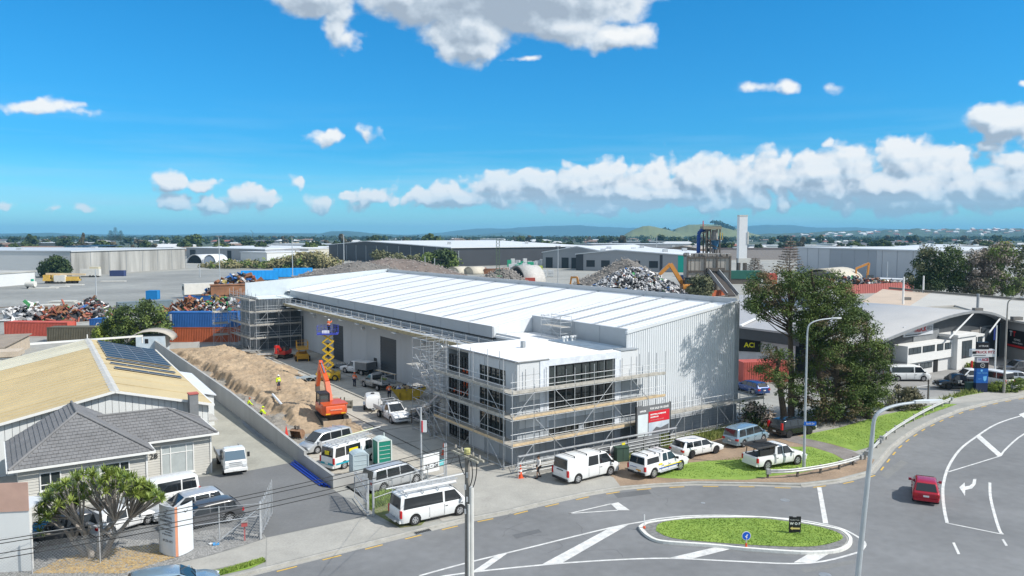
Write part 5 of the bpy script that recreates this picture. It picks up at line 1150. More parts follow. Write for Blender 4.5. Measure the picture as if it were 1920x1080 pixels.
# truck yard vehicles
c, h = vplace((1686.5,715.5), (1728.5,715.5), -1, .95); vehicle('parked_van', 'white van with black nose in front of the white office block across the truck yard', 'hiace', c, h, VW, GV, bumper=BLACKP)
c, h = vplace((1830,731), (1778,731), 1, .93)
bu = vehicle('black_ute', 'black double cab ute with white lettering beneath the blue sign tower', 'ute', c, h, BLP, cat='ute', rim=DRIM)
MB().box(-2.6,-.8,-.85,.85,1.08,1.30).build('tray_cover', BLACKP, bu); text(bu, 'lettering', 'TT', .42, (.3,.945,.95), (pi/2,0,pi), TW, bold=.02); text(bu, 'lettering', 'TRUCK FIT', .2, (-.35,.945,.72), (pi/2,0,pi), TW)
for px_, py_, kind, mat_, hd_, lab, ct_ in [(1820,718,'ute',CW,pi,'white ute parked behind the black lettered ute','ute'),(1858,722,'oldvan',VW,pi/2+.4,'small white van with red rear window seen from behind by the grey pole','van'),
      (1884,716,'wagon',SILV,pi-.2,'silver wagon between the small white van and the tall grey pole','car'),(1912,700,'ute',DGP,pi,'dark double cab ute at the right edge of the truck yard','ute'),
      (1408,735,'wagon',BLUEPT,pi*.62,'blue car parked behind the far corner of the warehouse','car')]:
    p = at(px_, py_); vehicle('distant_car', lab, kind, p, hd_, mat_, cat=ct_)
# ---------------------------------------------------------------- machines
ORG = paint('digger_orange', (.62,.085,.012), .4); YEL = paint('lift_yellow', (.66,.42,.008), .45); BLUB = paint('basket_blue', (.04,.06,.42), .5); REDM = paint('digger_red', (.50,.02,.015), .4); GRIME = M('grimy_steel', (.13,.115,.10), .8, .2, var=.3, sc=4)
def tracks(t, L, w, gap, h, mat=None):
    mat = mat or M('track_rubber', (.05,.045,.04), .9, var=.3, sc=6)
    for s in (1,-1):
        y = s*gap; m = MB(); n = 10; pts = []
        for i in range(n+1): a = -pi/2+pi*i/n; pts.append((L/2-h/2+h/2*cos(a), h/2+h/2*sin(a)))
        for i in range(n+1): a = pi/2+pi*i/n; pts.append((-L/2+h/2+h/2*cos(a), h/2+h/2*sin(a)))
        V = [(x, y-w/2, z) for x, z in pts]+[(x, y+w/2, z) for x, z in pts]; k = len(pts)
        m.add(V, [(i, (i+1) % k, k+(i+1) % k, k+i) for i in range(k)]+[tuple(reversed(range(k))), tuple(range(k, 2*k))]); tt = fixn(m.build('track', mat, t))
        for i in range(int(L/.2)): ubox(tt, 'track_shoe', (-L/2+.2+.2*i, y, h+.015), (.1, w*1.02, .04), mat)
def digger(name, label, loc, rz, s, bodym, arm, blade=True, slew=0, tool='hammer', cab_side=1):
    t = thing(name, label, 'excavator', loc, rz); t.scale = (s, s, s)
    tracks(t, 3.6, .5, 1.05, .85)
    MB().box(-.9,.9,-.9,.9,.45,.95).build('undercarriage', GRIME, t)
    MB().tube((0,0,.9),(0,0,1.12),.6,16).build('slew_ring', GRIME, t)
    n = 9; ts = [i/(n-1) for i in range(n)]
    def hf(z, e, w):
        def f(i, x):
            tt = ts[i]; X = -1.75+e+(3.1-e)*tt; d = X+1.75; ww = w*(1-.28*max(0, 1-d/.7)**2); return (X, ww, z)
        return f
    up = loft(ts, [hf(1.12,.12,1.2), hf(1.25,.0,1.28), hf(1.95,.02,1.27), hf(2.08,.12,1.18)], 'house', bodym, t)
    MB().box(-1.70,-.2,-1.2,1.2,2.08,2.2).build('engine_cover', bodym, t)
    for y in (-.75,.75): MB().box(-1.76,-1.68,y-.22,y+.22,1.22,1.34).build('rear_lamp', M('amber_lens', (.75,.42,.02), .4, var=0), t)
    MB().box(-1.74,-1.70,-.02,-.018,1.3,1.9).build('cover_seam', SEAM, t)
    cy_ = .75*cab_side; m = MB(); 
    for x in (-.35,1.15):
        for y in (cy_-.48,cy_+.48): m.beam((x,y,1.2),(x+(-.1 if x > 0 else 0),y*.97,3.0),.09,.09)
    m.box(-.4,1.2,cy_-.5,cy_+.5,1.15,1.45); m.box(-.42,1.12,cy_-.5,cy_+.5,2.97,3.08); fr = m.build('cab_frame', BLACKP, t)
    MB().box(-.32,1.08,cy_-.45,cy_+.45,1.45,2.96).build('cab_glass', M('cab_glass', (.05,.07,.075), .08, var=0, spec=.9), t)
    MB().box(-.05,.45,cy_-.25,cy_+.25,1.5,2.2).build('seat', BLACKP, t)
    P = [Vector((.9,-.15*cab_side,1.6))]+[Vector(q) for q in arm]
    m = MB(); m.beam(P[0],P[1],.46,.62); m.beam(P[1],P[2],.42,.55); m.build('boom', bodym, t)
    m = MB(); m.beam(P[2]+(P[2]-P[3]).normalized()*.4,P[3],.36,.44); m.build('stick', bodym, t)
    m = MB(); m.tube(P[0]+Vector((.3,-.25,-.1)), P[0].lerp(P[1],.75)+Vector((.3,-.25,.0)), .07,8); m.tube(P[1].lerp(P[2],.3)+Vector((0,0,.45)), P[2]+(P[2]-P[3]).normalized()*.35, .07,8); m.tube(P[2].lerp(P[3],.2)+Vector((.25,0,.1)), P[2].lerp(P[3],.8)+Vector((.25,0,0)), .06,8); m.build('hydraulic_ram', CHROME, t)
    m = MB(); q = P[3]
    if tool == 'hammer': m.box(q.x-.22,q.x+.22,q.y-.2,q.y+.2,q.z-.7,q.z+.1); m.tube((q.x,q.y,q.z-.7),(q.x,q.y,q.z-1.3),.07,8); m.obox((q.x+.2,q.y,q.z-.2),(.35,.3,.5))
    elif tool == 'grab':
        for a in np.linspace(0,2*pi,6)[:-1]: m.beam((q.x,q.y,q.z),(q.x+.6*cos(a),q.y+.6*sin(a),q.z-.6),.15,.2); m.beam((q.x+.6*cos(a),q.y+.6*sin(a),q.z-.6),(q.x+.2*cos(a),q.y+.2*sin(a),q.z-1.3),.12,.15)
    else: m.prism([(0,0),(.7,0),(.75,.5),(.3,.8),(0,.6)],-.35,.35); m.v = [(q.x-.4+x, q.y+z, q.z-.9+y) for x, y, z in m.v]
    m.build('bucket' if tool == 'bucket' else 'grapple' if tool == 'grab' else 'breaker', GRIME, t)
    if blade:
        MB().box(-2.35,-2.2,-1.35,1.35,.1,.75).build('dozer_blade', M('blade_tan', (.42,.33,.24), .8, var=.2), t); MB().box(-2.2,-1.0,-.6,-.4,.3,.5).box(-2.2,-1.0,.4,.6,.3,.5).build('blade_arm', GRIME, t)
    return t
p = at(603, 800)
dg = digger('excavator', 'orange red excavator with raised boom beside the clay heap', (p.x+.6, p.y+1.6, 0.), radians(90+27), 1.0, ORG, [(2.3,-.15,3.6),(4.7,-.1,5.1),(6.0,-.05,2.7)], True, tool='hammer')
text(dg, 'lettering', 'ZAXIS', .0001, (0,0,-9), (0,0,0), TW) if False else None
MB().box(-1.79,-1.765,-.62,.55,1.60,1.72).build('rear_lettering_strip', M('pale_red_print', (.72,.30,.22), .5, var=.3, sc=9), dg)
p = at(533, 672); digger('mini_excavator', 'small red mini excavator parked before the rear annex scaffold', (p.x, p.y, 0), radians(250), .62, REDM, [(2.2,-.1,3.2),(3.2,-.1,3.2),(3.3,-.05,1.6)], True, tool='bucket')
# loose buckets
def bucket(label, loc, rz, s, mat, group='loose digger buckets'):
    t = thing('digger_bucket', label, 'bucket', loc, rz, group); w = .55*s
    m = MB(); n = 8; pr = [(.45*s*cos(a), .42*s+.42*s*sin(a)) for a in np.linspace(-pi*.55, pi*.75, n)]
    for i in range(n-1):
        (x0,z0),(x1,z1) = pr[i], pr[i+1]; m.add([(x0,-w,z0),(x1,-w,z1),(x1,w,z1),(x0,w,z0),(x0*.93,-w,z0+.02),(x1*.93,-w,z1),(x1*.93,w,z1),(x0*.93,w,z0+.02)], [(0,1,2,3),(7,6,5,4)])
    for y in (-w, w): m.add([(x,y,z) for x,z in pr], [tuple(range(n))])
    m.build('shell', mat, t)
    for k in range(5): MB().box(pr[0][0]-.25,pr[0][0]+.02,-w+.05+k*(2*w-.2)/4,-w+.15+k*(2*w-.2)/4,pr[0][1],pr[0][1]+.08).build('tooth', GRIME, t)
    m = MB(); m.box(-.12*s,.12*s,-.22,-.14,.8*s,1.15*s); m.box(-.12*s,.12*s,.14,.22,.8*s,1.15*s); m.tube((0,-.25,1.05*s),(0,.25,1.05*s),.05); m.build('ear', GRIME, t)
    return t
p = at(557, 824); bucket('loose rusty digger bucket standing by the concrete wall', (p.x, p.y, .12), 1.2, 1.0, M('rust_steel', (.27,.16,.10), .85, .1, var=.25, sc=4))
p = at(642, 765); t = thing('grading_bucket', 'wide grey grading bucket lying right of the orange excavator', 'bucket', (p.x, p.y, .03), 0.05, 'loose digger buckets')
m = MB(); pr = [(-.35,0),(.3,0),(.45,.3),(.3,.75),(.1,.8)]; 
for i in range(4): m.beam((0,pr[i][0],pr[i][1]),(0,pr[i+1][0],pr[i+1][1]),2.1,.03)
m.v = [(x, -y, z) for x, y, z in m.v]; m.build('shell', M('olive_steel', (.16,.15,.12), .8, var=.2), t)
for y in (-1.05,1.05): MB().box(y-.02,y+.02,-.45,.3,0,.78).build('side_plate', MATS['olive_steel'], t)
MB().box(-.25,-.15,.0,.3,.75,1.1).box(.15,.25,.0,.3,.75,1.1).build('ear', MATS['olive_steel'], t)
# scissor lift raised high
def scissor(name, label, loc, rz, zt, basem, baskm, stages, bw=2.5, group='scissor lifts beside the side wall'):
    t = thing(name, label, 'lift', loc, rz, group); hl, hw = bw/2, .85
    m = MB(); m.box(-hl,hl,-hw,hw,.42,.95); m.obox((hl-.1,0,.75),(.5,1.5,.7),Euler((0,.3,0)).to_matrix()); m.obox((-hl+.1,0,.75),(.5,1.5,.6),Euler((0,-.3,0)).to_matrix()); m.box(-hl*.5,hl*.5,-hw-.18,hw+.18,.35,.8); m.build('chassis', basem, t)
    for x in (-hl*.66,hl*.66):
        for s in (1,-1): wheel(t, x, s*(hw+.08), .38, s, .28, rim=basem)
    for x in (-hl-.1,hl+.1):
        for s in (1,-1): MB().tube((x,s*(hw-.05),.02),(x,s*(hw-.05),.6),.06,8).build('outrigger', basem, t)
    z0 = 1.0; dz = (zt-z0)/stages; r = hl*.52 if stages > 2 else hl*.85
    for i in range(stages):
        for s in (1,-1):
            y = s*.55
            span(t, 'scissor_arm', (-r,y,z0+dz*i), (r,y,z0+dz*(i+1)), .06, .12, basem); span(t, 'scissor_arm', (r,y-.09*s,z0+dz*i), (-r,y-.09*s,z0+dz*(i+1)), .06, .12, basem)
        for x in (-r, r): pipe(t, 'cross_pin', (x,-.58,z0+dz*i), (x,.58,z0+dz*i), .05, basem)
    if stages > 2: span(t, 'lift_ram', (-.3,0,z0+dz*.3), (.5,0,z0+dz*2.2), .12, .12, CHROME)
    MB().box(-hl,hl,-.8,.8,zt,zt+.16).build('platform', baskm, t)
    for z in (zt+.6,zt+1.1):
        for s in (1,-1): pipe(t, 'rail', (-hl,s*.8,z), (hl,s*.8,z), .018, baskm); pipe(t, 'rail', (s*hl,-.8,z), (s*hl,.8,z), .018, baskm)
    for k in range(7):
        for s in (1,-1): pipe(t, 'rail_post', (-hl+bw*k/6,s*.8,zt+.1), (-hl+bw*k/6,s*.8,zt+1.12), .016, baskm)
    for s in (1,-1): pipe(t, 'rail_post', (s*hl,0,zt+.1), (s*hl,0,zt+1.12), .016, baskm)
    return t
p = at(614, 714); LZ = 5.9; lift_p = Vector((p.x, p.y+.6, 0))
sl1 = scissor('scissor_lift', 'tall yellow scissor lift raised with blue basket and a worker in it', lift_p, .15, LZ, YEL, BLUB, 5, 2.6)
MB().box(-.7,.2,-.3,.2,LZ+.16,LZ+.45).build('tool_box', WHITE, sl1); MB().box(.6,1.0,-.2,.2,LZ+.16,LZ+.6).build('tool_box', M('dark_tool_box', (.05,.05,.06), .6), sl1)
p = at(566, 676); s2 = scissor('scissor_lift', 'lowered amber scissor lift with folded railings by the first roller door', (p.x, p.y+.3, 0), 1.9, 1.75, paint('lift_amber', (.60,.32,.03), .5), MATS['lift_amber'], 1, 2.7)
# skip bin full of rubbish
p = at(766, 748); sk = thing('skip_bin', 'yellow skip bin heaped with rubbish beside the scaffold stair', 'skip', (p.x, p.y, .02), radians(12))
m = MB(); wB, wT, h_ = 1.0, 1.9, 1.25
m.add([(-wB,-.8,0),(wB,-.8,0),(wB,.8,0),(-wB,.8,0),(-wT,-.85,h_),(wT,-.85,h_),(wT,.85,h_),(-wT,.85,h_)], [(0,3,2,1),(0,1,5,4),(1,2,6,5),(2,3,7,6),(3,0,4,7)])
m.build('bin_body', M('skip_yellow', (.48,.33,.03), .6, var=.2, sc=2), sk)
m = MB()
for a, b in (((-wT,-.85),(wT,-.85)),((wT,-.85),(wT,.85)),((wT,.85),(-wT,.85)),((-wT,.85),(-wT,-.85))): m.beam((*a,h_),(*b,h_),.08,.1)
m.build('rim', MATS['skip_yellow'], sk)
for x in (-1.2,-.4,.4,1.2): span(sk, 'rib', (x*.7,-.82,.05), (x,-.88,h_), .06, .08, MATS['skip_yellow'])
WC = [M('rubbish_white', (.62,.63,.65), .8), M('rubbish_black', (.03,.03,.035), .7), M('rubbish_blue', (.05,.10,.35), .7), GREYPL, WOOD, M('rubbish_card', (.35,.25,.15), .9)]
for k in range(6):
    m = MB()
    for j in range(26):
        x, y = random.gauss(0,.8), random.gauss(0,.35); z = h_+random.uniform(-.15,.35)*(1-abs(x)/2.2); x = max(-1.6,min(1.6,x)); y = max(-.7,min(.7,y))
        m.obox((x,y,z),(random.uniform(.15,.6),random.uniform(.1,.4),random.uniform(.04,.2)),Euler((random.uniform(-.7,.7),random.uniform(-.7,.7),random.uniform(0,3))).to_matrix())
    m.build('rubbish', WC[k], sk, kind='stuff')
text(sk, 'lettering', 'JJ', .55, (-1.0,-.93,.68), (radians(95),0,0), M('brown_lettering', (.15,.08,.02), .6, var=0))
# timber and steel stacks
def stack(name, label, cat, loc, rz, n, L, W_, mats, seed=1):
    r = random.Random(seed); t = thing(name, label, cat, loc, rz)
    for k in range(n):
        a = r.gauss(0,.10); y = r.uniform(-W_,W_); z = .06+.05*(k//4); l = L*r.uniform(.6,1)
        span(t, 'plank' if 'timber' in name else 'bar', (-l/2*cos(a), y-l/2*sin(a), z), (l/2*cos(a), y+l/2*sin(a), z+.01*r.random()), .16 if 'timber' in name else .06, .05, r.choice(mats))
    return t
p = at(497, 668); stack('timber_stack', 'stack of weathered scaffold boards left of the red mini excavator', 'timber', (p.x, p.y, 0), .3, 36, 3.6, .9, [GREYPL, WOOD, GALV], 2)
p = at(470, 664); stack('timber_stack', 'loose pile of pale boards at the back end of the clay heap', 'timber', (p.x, p.y, .3), -.2, 22, 3., .8, [GREYPL, GALV], 3)
p = at(650, 695); stack('steel_stack', 'spread of galvanised scaffold tubes on the ground by the second roller door', 'steel', (p.x+.5, p.y+2, 0), .5, 40, 5.5, 1.6, [GALV], 4)
p = at(797, 790); pr_ = thing('tube_rack', 'rack heaped with scaffold tubes and fittings beside the stair tower', 'rack', (p.x, p.y, 0), 1.0)
for x in (-1.3,1.3):
    for y in (-.6,.6): span(pr_, 'post', (x,y,0), (x,y,1.6), .08, .08, GRIME)
    span(pr_, 'beam', (x,-.6,.5), (x,.6,.5), .08, .08, GRIME)
for k in range(60):
    y = random.uniform(-.55,.55); z = .6+random.random()*1.0; span(pr_, 'tube', (-1.8+random.uniform(-.3,.3),y,z), (1.8+random.uniform(-.4,.4),y+random.gauss(0,.12),z+random.gauss(0,.15)), .05, .05, random.choice([GALV, STEEL, GRIME]))
t = thing('pump_frames', 'cluster of dark wheels and frames beneath the raised scissor lift', 'equipment', at(648,690), .4)
for k in range(9):
    x, y = -1.6+.4*k, .3*sin(k*2.3); m = MB(); m.tube((x,y-.05,.3),(x,y+.05,.3),.28,10); m.build('wheel', BLACKP, t); span(t, 'frame', (x,y,.3), (x+.3,y+.4,.8), .05, .05, GALV)
# arched concrete block pile of pipes on the heap
t = thing('drain_pipe', 'white plastic drain pipe lying on the clay heap by the standing worker', 'pipe', at(520,752,.9)); d_ = at(534,757,.8)-at(516,735,1.15)
MB().tube((-d_.x/2,-d_.y/2,.25),(d_.x/2,d_.y/2,.05),.13,10).build('pipe', WHITE, t)
t = thing('formwork_shield', 'grey curved steel shutters lying between the heap and the yellow lift', 'formwork', at(588,716), RB)
for k in range(4):
    m = MB(); n = 8
    for i in range(n):
        a, b = pi*.9*i/n+.15, pi*.9*(i+1)/n+.15; m.add([(1.0*cos(a)+1.1*k-2,-.8,.75*sin(a)),(1.0*cos(b)+1.1*k-2,-.8,.75*sin(b)),(1.0*cos(b)+1.1*k-2,.8,.75*sin(b)),(1.0*cos(a)+1.1*k-2,.8,.75*sin(a))], [(0,1,2,3)])
    o = m.build('shutter', M('shutter_grey', (.36,.40,.41), .6, .2, var=.1), t); sm = o.modifiers.new('s', 'SOLIDIFY'); sm.thickness = .04
# portable toilets
def toilet(label, loc, rz, wall, roof):
    t = thing('portable_toilet', label, 'toilet', loc, rz, 'portable toilets by the gate'); w = .56
    m = MB(); m.box(-w,w,-w,w,.12,2.05); m.build('cabin', wall, t); MB().box(-w-.03,w+.03,-w-.03,w+.03,0,.12).build('base', BLACKP, t)
    m = MB(); n = 6
    for i in range(n):
        a, b = -1+2*i/n, -1+2*(i+1)/n; za, zb_ = 2.05+.22*(1-a*a), 2.05+.22*(1-b*b); m.add([(a*w*1.06,-w*1.06,za),(b*w*1.06,-w*1.06,zb_),(b*w*1.06,w*1.06,zb_),(a*w*1.06,w*1.06,za),(a*w*1.06,-w*1.06,2.03),(b*w*1.06,-w*1.06,2.03),(b*w*1.06,w*1.06,2.03),(a*w*1.06,w*1.06,2.03)], [(0,1,2,3),(4,5,1,0),(3,2,6,7)])
    m.build('roof', roof, t)
    for x in (-w,w):
        for y in (-w,w): MB().box(x-.05,x+.05,y-.05,y+.05,.1,2.06).build('corner_post', roof, t)
    for k in range(5): MB().box(-w+.1,w-.1,-w-.025,-w,.3+.33*k,.33+.33*k).build('rib', roof, t)
    MB().box(-w-.03,-w,-.42,.42,.16,1.95).build('door', wall, t); MB().tube((.3,.3,2.1),(.3,.3,2.5),.05).build('vent_pipe', roof, t)
PG = M('toilet_grey', (.42,.50,.53), .6, var=.05); PGN = M('toilet_green', (.01,.20,.14), .5, var=.05); PWH = M('toilet_white', (.55,.62,.60), .5, var=.05)
p = at(672, 902); toilet('pale grey portable toilet in front of the aqua striped van', (p.x, p.y+.3, 0), .45, PG, PG)
p = at(716, 872); toilet('dark green portable toilet with pale domed roof behind the silver minivan', (p.x, p.y+.2, 0), .55, PGN, PWH)
# cones
CO = M('cone_orange', (.70,.10,.03), .5, var=.05)
def cone(label, p, s=1., g='orange traffic cones'):
    t = thing('traffic_cone', label, 'cone', p, .3, g); MB().box(-.19*s,.19*s,-.19*s,.19*s,0,.04).build('base', CO, t)
    MB().tube((0,0,.04),(0,0,.9*s),.15*s,12,.03*s).build('cone_body', CO, t); MB().tube((0,0,.42*s),(0,0,.58*s),.105*s,12,.082*s).build('reflective_band', WHITE, t)
cone('traffic cone standing in the shade beside the office scaffold', at(832,853), 1.15); cone('traffic cone at the pavement corner of the tube fence', at(976,896), 1.15)
cone('small orange cone next to the dark green cabinet', at(1143,868), .8); cone('small cone by the red container behind the pines', at(1418,705), 1.0)
t = thing('barrier_flag', 'red plastic barrier sheet leaning at the concrete wall by the loose bucket', 'barrier', at(536,820), .8); MB().poly([(-.1,0,0),(.3,0,0),(.05,0,1.1)], .04, (0,-1,0)).build('sheet', M('red_sheet', (.65,.05,.04), .6, var=.1), t)
# green cabinet
cb_ = thing('power_cabinet', 'dark green roadside power cabinet between two parked white vehicles', 'cabinet', at(1165,864), .35)
MB().box(-.55,.55,-.3,.3,0,1.15).build('cabinet_body', M('cabinet_green', (.045,.085,.065), .6, var=.1), cb_); MB().box(-.6,.6,-.35,.35,1.15,1.2).build('lid', MATS['cabinet_green'], cb_); MB().box(-.01,.01,-.312,-.30,.1,1.1).build('door_seam', DARK, cb_)
cb2 = thing('power_cabinet', 'dark green cabinet beside the black ute in the truck yard', 'cabinet', at(1825,733), 0)
MB().box(-.9,.9,-.3,.3,0,1.0).build('cabinet_body', MATS['cabinet_green'], cb2); MB().box(-.95,.95,-.35,.35,1.0,1.05).build('lid', MATS['cabinet_green'], cb2)

# ---------------------------------------------------------------- people
SKIN = M('skin', (.42,.25,.17), .6, var=.05); HIV = M('hi_vis_yellow', (.55,.72,.02), .7, var=.1); HIO = M('hi_vis_orange', (.78,.13,.02), .7, var=.1); NAVY = M('navy_cloth', (.02,.025,.05), .9, var=.2); KHK = M('dark_trousers', (.06,.055,.05), .9, var=.2); HAIR = M('dark_hair', (.03,.02,.015), .8, var=.1)
def skin_obj(name, pts, edges, rad, mat, parent, sub=1):
    me = bpy.data.meshes.new(name); me.from_pydata(pts, edges, []); o = link(name, me, parent); me.materials.append(mat)
    md = o.modifiers.new('skin', 'SKIN'); md.use_smooth_shade = True
    sv = me.skin_vertices[0].data
    for i, r in enumerate(rad): sv[i].radius = (r, r) if not isinstance(r, tuple) else r
    sv[0].use_root = True; s = o.modifiers.new('sub', 'SUBSURF'); s.levels = sub; s.render_levels = sub; return o
def person(label, loc, rz, top, legs, pose='stand', hat=None, lean=0., shorts=False):
    t = thing('person', label, 'person', loc, rz)
    hz = .92 if pose != 'crouch' else .45; L = lean; ny = .52*sin(L); nz = hz+.52*cos(L)
    hip = (0,0,hz); chest = (ny*.6,0,hz+.33*cos(L)); neck = (ny,0,nz); hb = (ny+.03,0,nz+.08); ht = (ny+.05,0,nz+.20)
    st = .22 if pose == 'walk' else .04; J = [hip, chest, neck, hb, ht]; R = [.13,(.17,.13),.06,.085,.085]; E_ = [(0,1),(1,2),(2,3),(3,4)]
    armd = {'stand':(.05,.25),'walk':(.18,.3),'work':(.35,.15),'crouch':(.35,.1),'up':(.30,.55)}[pose]
    for s in (1,-1):
        sh = (ny*.92, s*.20, nz-.06); el = (ny+armd[0]*.4*(1 if pose != 'walk' else s), s*.27, nz-.33 if pose != 'up' else nz-.1); wr_ = (ny+armd[0]+.08 if pose != 'walk' else s*.2+.1, s*.24, nz-.55 if pose != 'up' else nz+.12)
        if pose in ('work','crouch'): wr_ = (ny+.38, s*.16, nz-.50)
        b0 = len(J); J += [sh, el, wr_]; R += [.065,.05,.035]; E_ += [(1,b0),(b0,b0+1),(b0+1,b0+2)]
        hd = Vector(wr_)+Vector((.03,0,-.08)); J.append(tuple(hd)); R.append(.034); E_.append((b0+2,b0+3)); h0 = b0+3
        for f in range(4): J.append((hd.x+.02, hd.y+(f-1.5)*.022, hd.z-.09+.01*abs(f-1.5))); R.append(.010); E_.append((h0, len(J)-1))
        J.append((hd.x+.05, hd.y-s*.03, hd.z-.03)); R.append(.011); E_.append((h0, len(J)-1))
        hp = (0, s*.10, hz-.04); kx = (.10 if pose != 'crouch' else .32)*1.; k_ = (kx if pose != 'walk' else .08+s*.12, s*.11, hz*.52 if pose != 'crouch' else .42); an = (-.02 if pose == 'crouch' else (s*st), s*.12, .09); to = (an[0]+.15, s*.13, .04)
        b0 = len(J); J += [hp, k_, an, to]; R += [.10,.065,.05,.045]; E_ += [(0,b0),(b0,b0+1),(b0+1,b0+2),(b0+2,b0+3)]
        if s == 1: P1 = (sh, el, wr_, hp, k_, an, to)
        else: P2 = (sh, el, wr_, hp, k_, an, to)
    skin_obj('body', J, E_, R, SKIN, t)
    A = [hip, chest, neck]; Ra = [.15,(.20,.155),.09]; Ea = [(0,1),(1,2)]
    for P in (P1, P2): b0 = len(A); A += [P[0], P[1], tuple(Vector(P[1]).lerp(Vector(P[2]),.8))]; Ra += [.082,.066,.05]; Ea += [(1,b0),(b0,b0+1),(b0+1,b0+2)]
    skin_obj('jacket', A, Ea, Ra, top, t)
    A = [(0,0,hz+.03)]; Ra = [.155]; Ea = []
    for P in (P1, P2): b0 = len(A); A += [P[3], P[4]]+([] if shorts else [P[5]]); Ra += [.118,.085]+([] if shorts else [.066]); Ea += [(0,b0),(b0,b0+1)]+([] if shorts else [(b0+1,b0+2)])
    skin_obj('trousers', A, Ea, Ra, legs, t)
    for P in (P1, P2): MB().obox((P[5][0]+.06,P[5][1],.05),(.27,.10,.10)).build('boot', BLACKP, t)
    m = MB()
    if hat is not None:
        for i in range(3): m.tube((ht[0]-.01,0,ht[2]+.0+.045*i),(ht[0]-.01,0,ht[2]+.045+.045*i),[.125,.115,.085][i],10,[.115,.085,.03][i])
        m.box(ht[0],ht[0]+.17,-.09,.09,ht[2]+.0,ht[2]+.015); m.build('hard_hat', hat, t)
    else:
        for i in range(3): m.tube((ht[0]-.03,0,ht[2]-.03+.045*i),(ht[0]-.03,0,ht[2]+.02+.045*i),[.098,.105,.085][i],10,[.105,.085,.03][i])
        m.build('hair', HAIR, t)
    fz = ht[2]-.05; fx_ = ht[0]+.085
    for s in (1,-1): MB().box(fx_-.01,fx_+.006,s*.033-.012,s*.033+.012,fz+.02,fz+.035).build('eye', DARK, t); MB().box(ht[0]-.02,ht[0]+.02,s*.088-.008,s*.088+.008,fz-.02,fz+.04).build('ear', SKIN, t)
    MB().box(fx_-.01,fx_+.025,-.012,.012,fz-.02,fz+.015).build('nose', SKIN, t); MB().box(fx_-.01,fx_+.005,-.025,.025,fz-.045,fz-.035).build('mouth', M('lips', (.35,.12,.10), .6, var=0), t)
    if top in (HIV, HIO):
        for z in (.12,.3): q = Vector(hip).lerp(Vector(neck), .25+z); MB().tube(q-Vector((0,0,.02)), q+Vector((0,0,.02)), .19, 10).build('reflective_band', WHITE, t)
    return t
person('worker in orange hi-vis standing in the blue basket of the raised lift', lift_p+Vector((.1,.1,LZ+.16)), 1.2, HIO, NAVY, 'up', WHITE)
p = at(522, 731, 1.25); person('worker in yellow hi-vis shirt and shorts standing on the clay heap', (p.x, p.y, 1.2), -.6, HIV, NAVY, 'stand', WHITE, shorts=True)
p = at(463, 768, .2); person('crouching yellow hi-vis worker with dark cap in the trench, farther from the excavator', (p.x, p.y, .25), .5, HIV, KHK, 'crouch', M('orange_cap', (.35,.10,.03), .6, var=0), .5)
p = at(486, 784, .2); person('crouching yellow hi-vis worker nearest the excavator at the trench by the wall', (p.x, p.y, .25), .2, HIV, KHK, 'crouch', HIV, .7)
p = at(664.5, 725); person('worker in orange hi-vis coat and hood beside the loaded ute', p, 1.3, HIO, NAVY, 'work', M('orange_hat', (.75,.12,.03), .5, var=0), .1)
p = at(730, 748); person('worker in orange and black jacket standing left of the yellow skip', p, 1.9, HIO, NAVY, 'work', None, .1)
p = at(670, 690); person('worker seen above the white tool body ute roof at the wall', (p.x+1.2, p.y+1, 0), -1.2, HIO, NAVY, 'stand', BLACKP)
p = at(1010, 896); person('pedestrian in white top and black shorts walking past the tube fence', (p.x, p.y, 0.01), radians(-150), M('pale_top', (.60,.58,.56), .8), M('black_shorts', (.02,.02,.022), .9), 'walk', None, 0, True)
# ---------------------------------------------------------------- poles, lamps, wires, rails, gates, signs
LAMPG = M('lamp_grey', (.48,.52,.55), .45, .35, var=.08, sc=2); POLEW = M('old_timber_pole', (.20,.19,.175), .9, var=.25, sc=3, bump=.4); PVCW = M('pvc_white', (.60,.60,.58), .5, var=.1)
up = thing('utility_pole', 'dark timber utility pole with double crossarm in front of the long white van', 'utility pole', (-1.82, 31.2, 0))
m = MB(); m.tube((0,0,0),(0,0,9.75),.14,14,.10); m.build('pole', POLEW, up, smooth=False)
m = MB(); m.tube((.17,-.10,0),(.17,-.10,8.0),.095,10); m.tube((.06,-.17,0),(.06,-.17,7.6),.05,8); m.tube((.17,-.10,7.9),(.17,-.10,8.3),.10,10); m.build('cable_guard', PVCW, up)
ca = Vector((.56,-.83,0)); cn_ = Vector((.83,.56,0))
for s_ in (-.13,.13):
    c = Vector((0,0,9.55))+cn_*s_; span(up, 'crossarm', c-ca*1.05, c+ca*1.05, .07, .08, M('crossarm_timber', (.40,.38,.31), .8, var=.2))
INS = M('insulator', (.35,.32,.28), .3, var=.1); wires = []
for k, q in enumerate((-.95,-.45,.45,.95)):
    c = Vector((0,0,9.6))+ca*q; MB().tube(c, c+Vector((0,0,.10)), .02, 6).tube(c+Vector((0,0,.08)), c+Vector((0,0,.20)), .055, 8, .035).build('insulator', INS, up); wires.append(c+Vector((0,0,.2))+up.location)
fz_ = MB().tube((0,0,9.62),(0,0,9.85),.13,10).build('yellow_cap', M('yellow_tape', (.50,.48,.20), .8, var=.3, sc=9), up)
m = MB(); 
for a_, b_, c_ in (((.1,-.1,8.3),(.35,-.3,8.9),(.1,-.1,9.5)),((.1,-.1,8.0),(.45,-.2,8.6),(.4,-.4,9.5)),((-.1,-.1,8.8),(-.3,-.1,9.1),(-.4,.5,9.6))):
    P = [Vector(a_).lerp(Vector(b_), t)*(1-t)+Vector(b_).lerp(Vector(c_), t)*t for t in np.linspace(0,1,7)]; m.path(P, .022, 5)
m.build('jumper_cable', BLACKP, up)
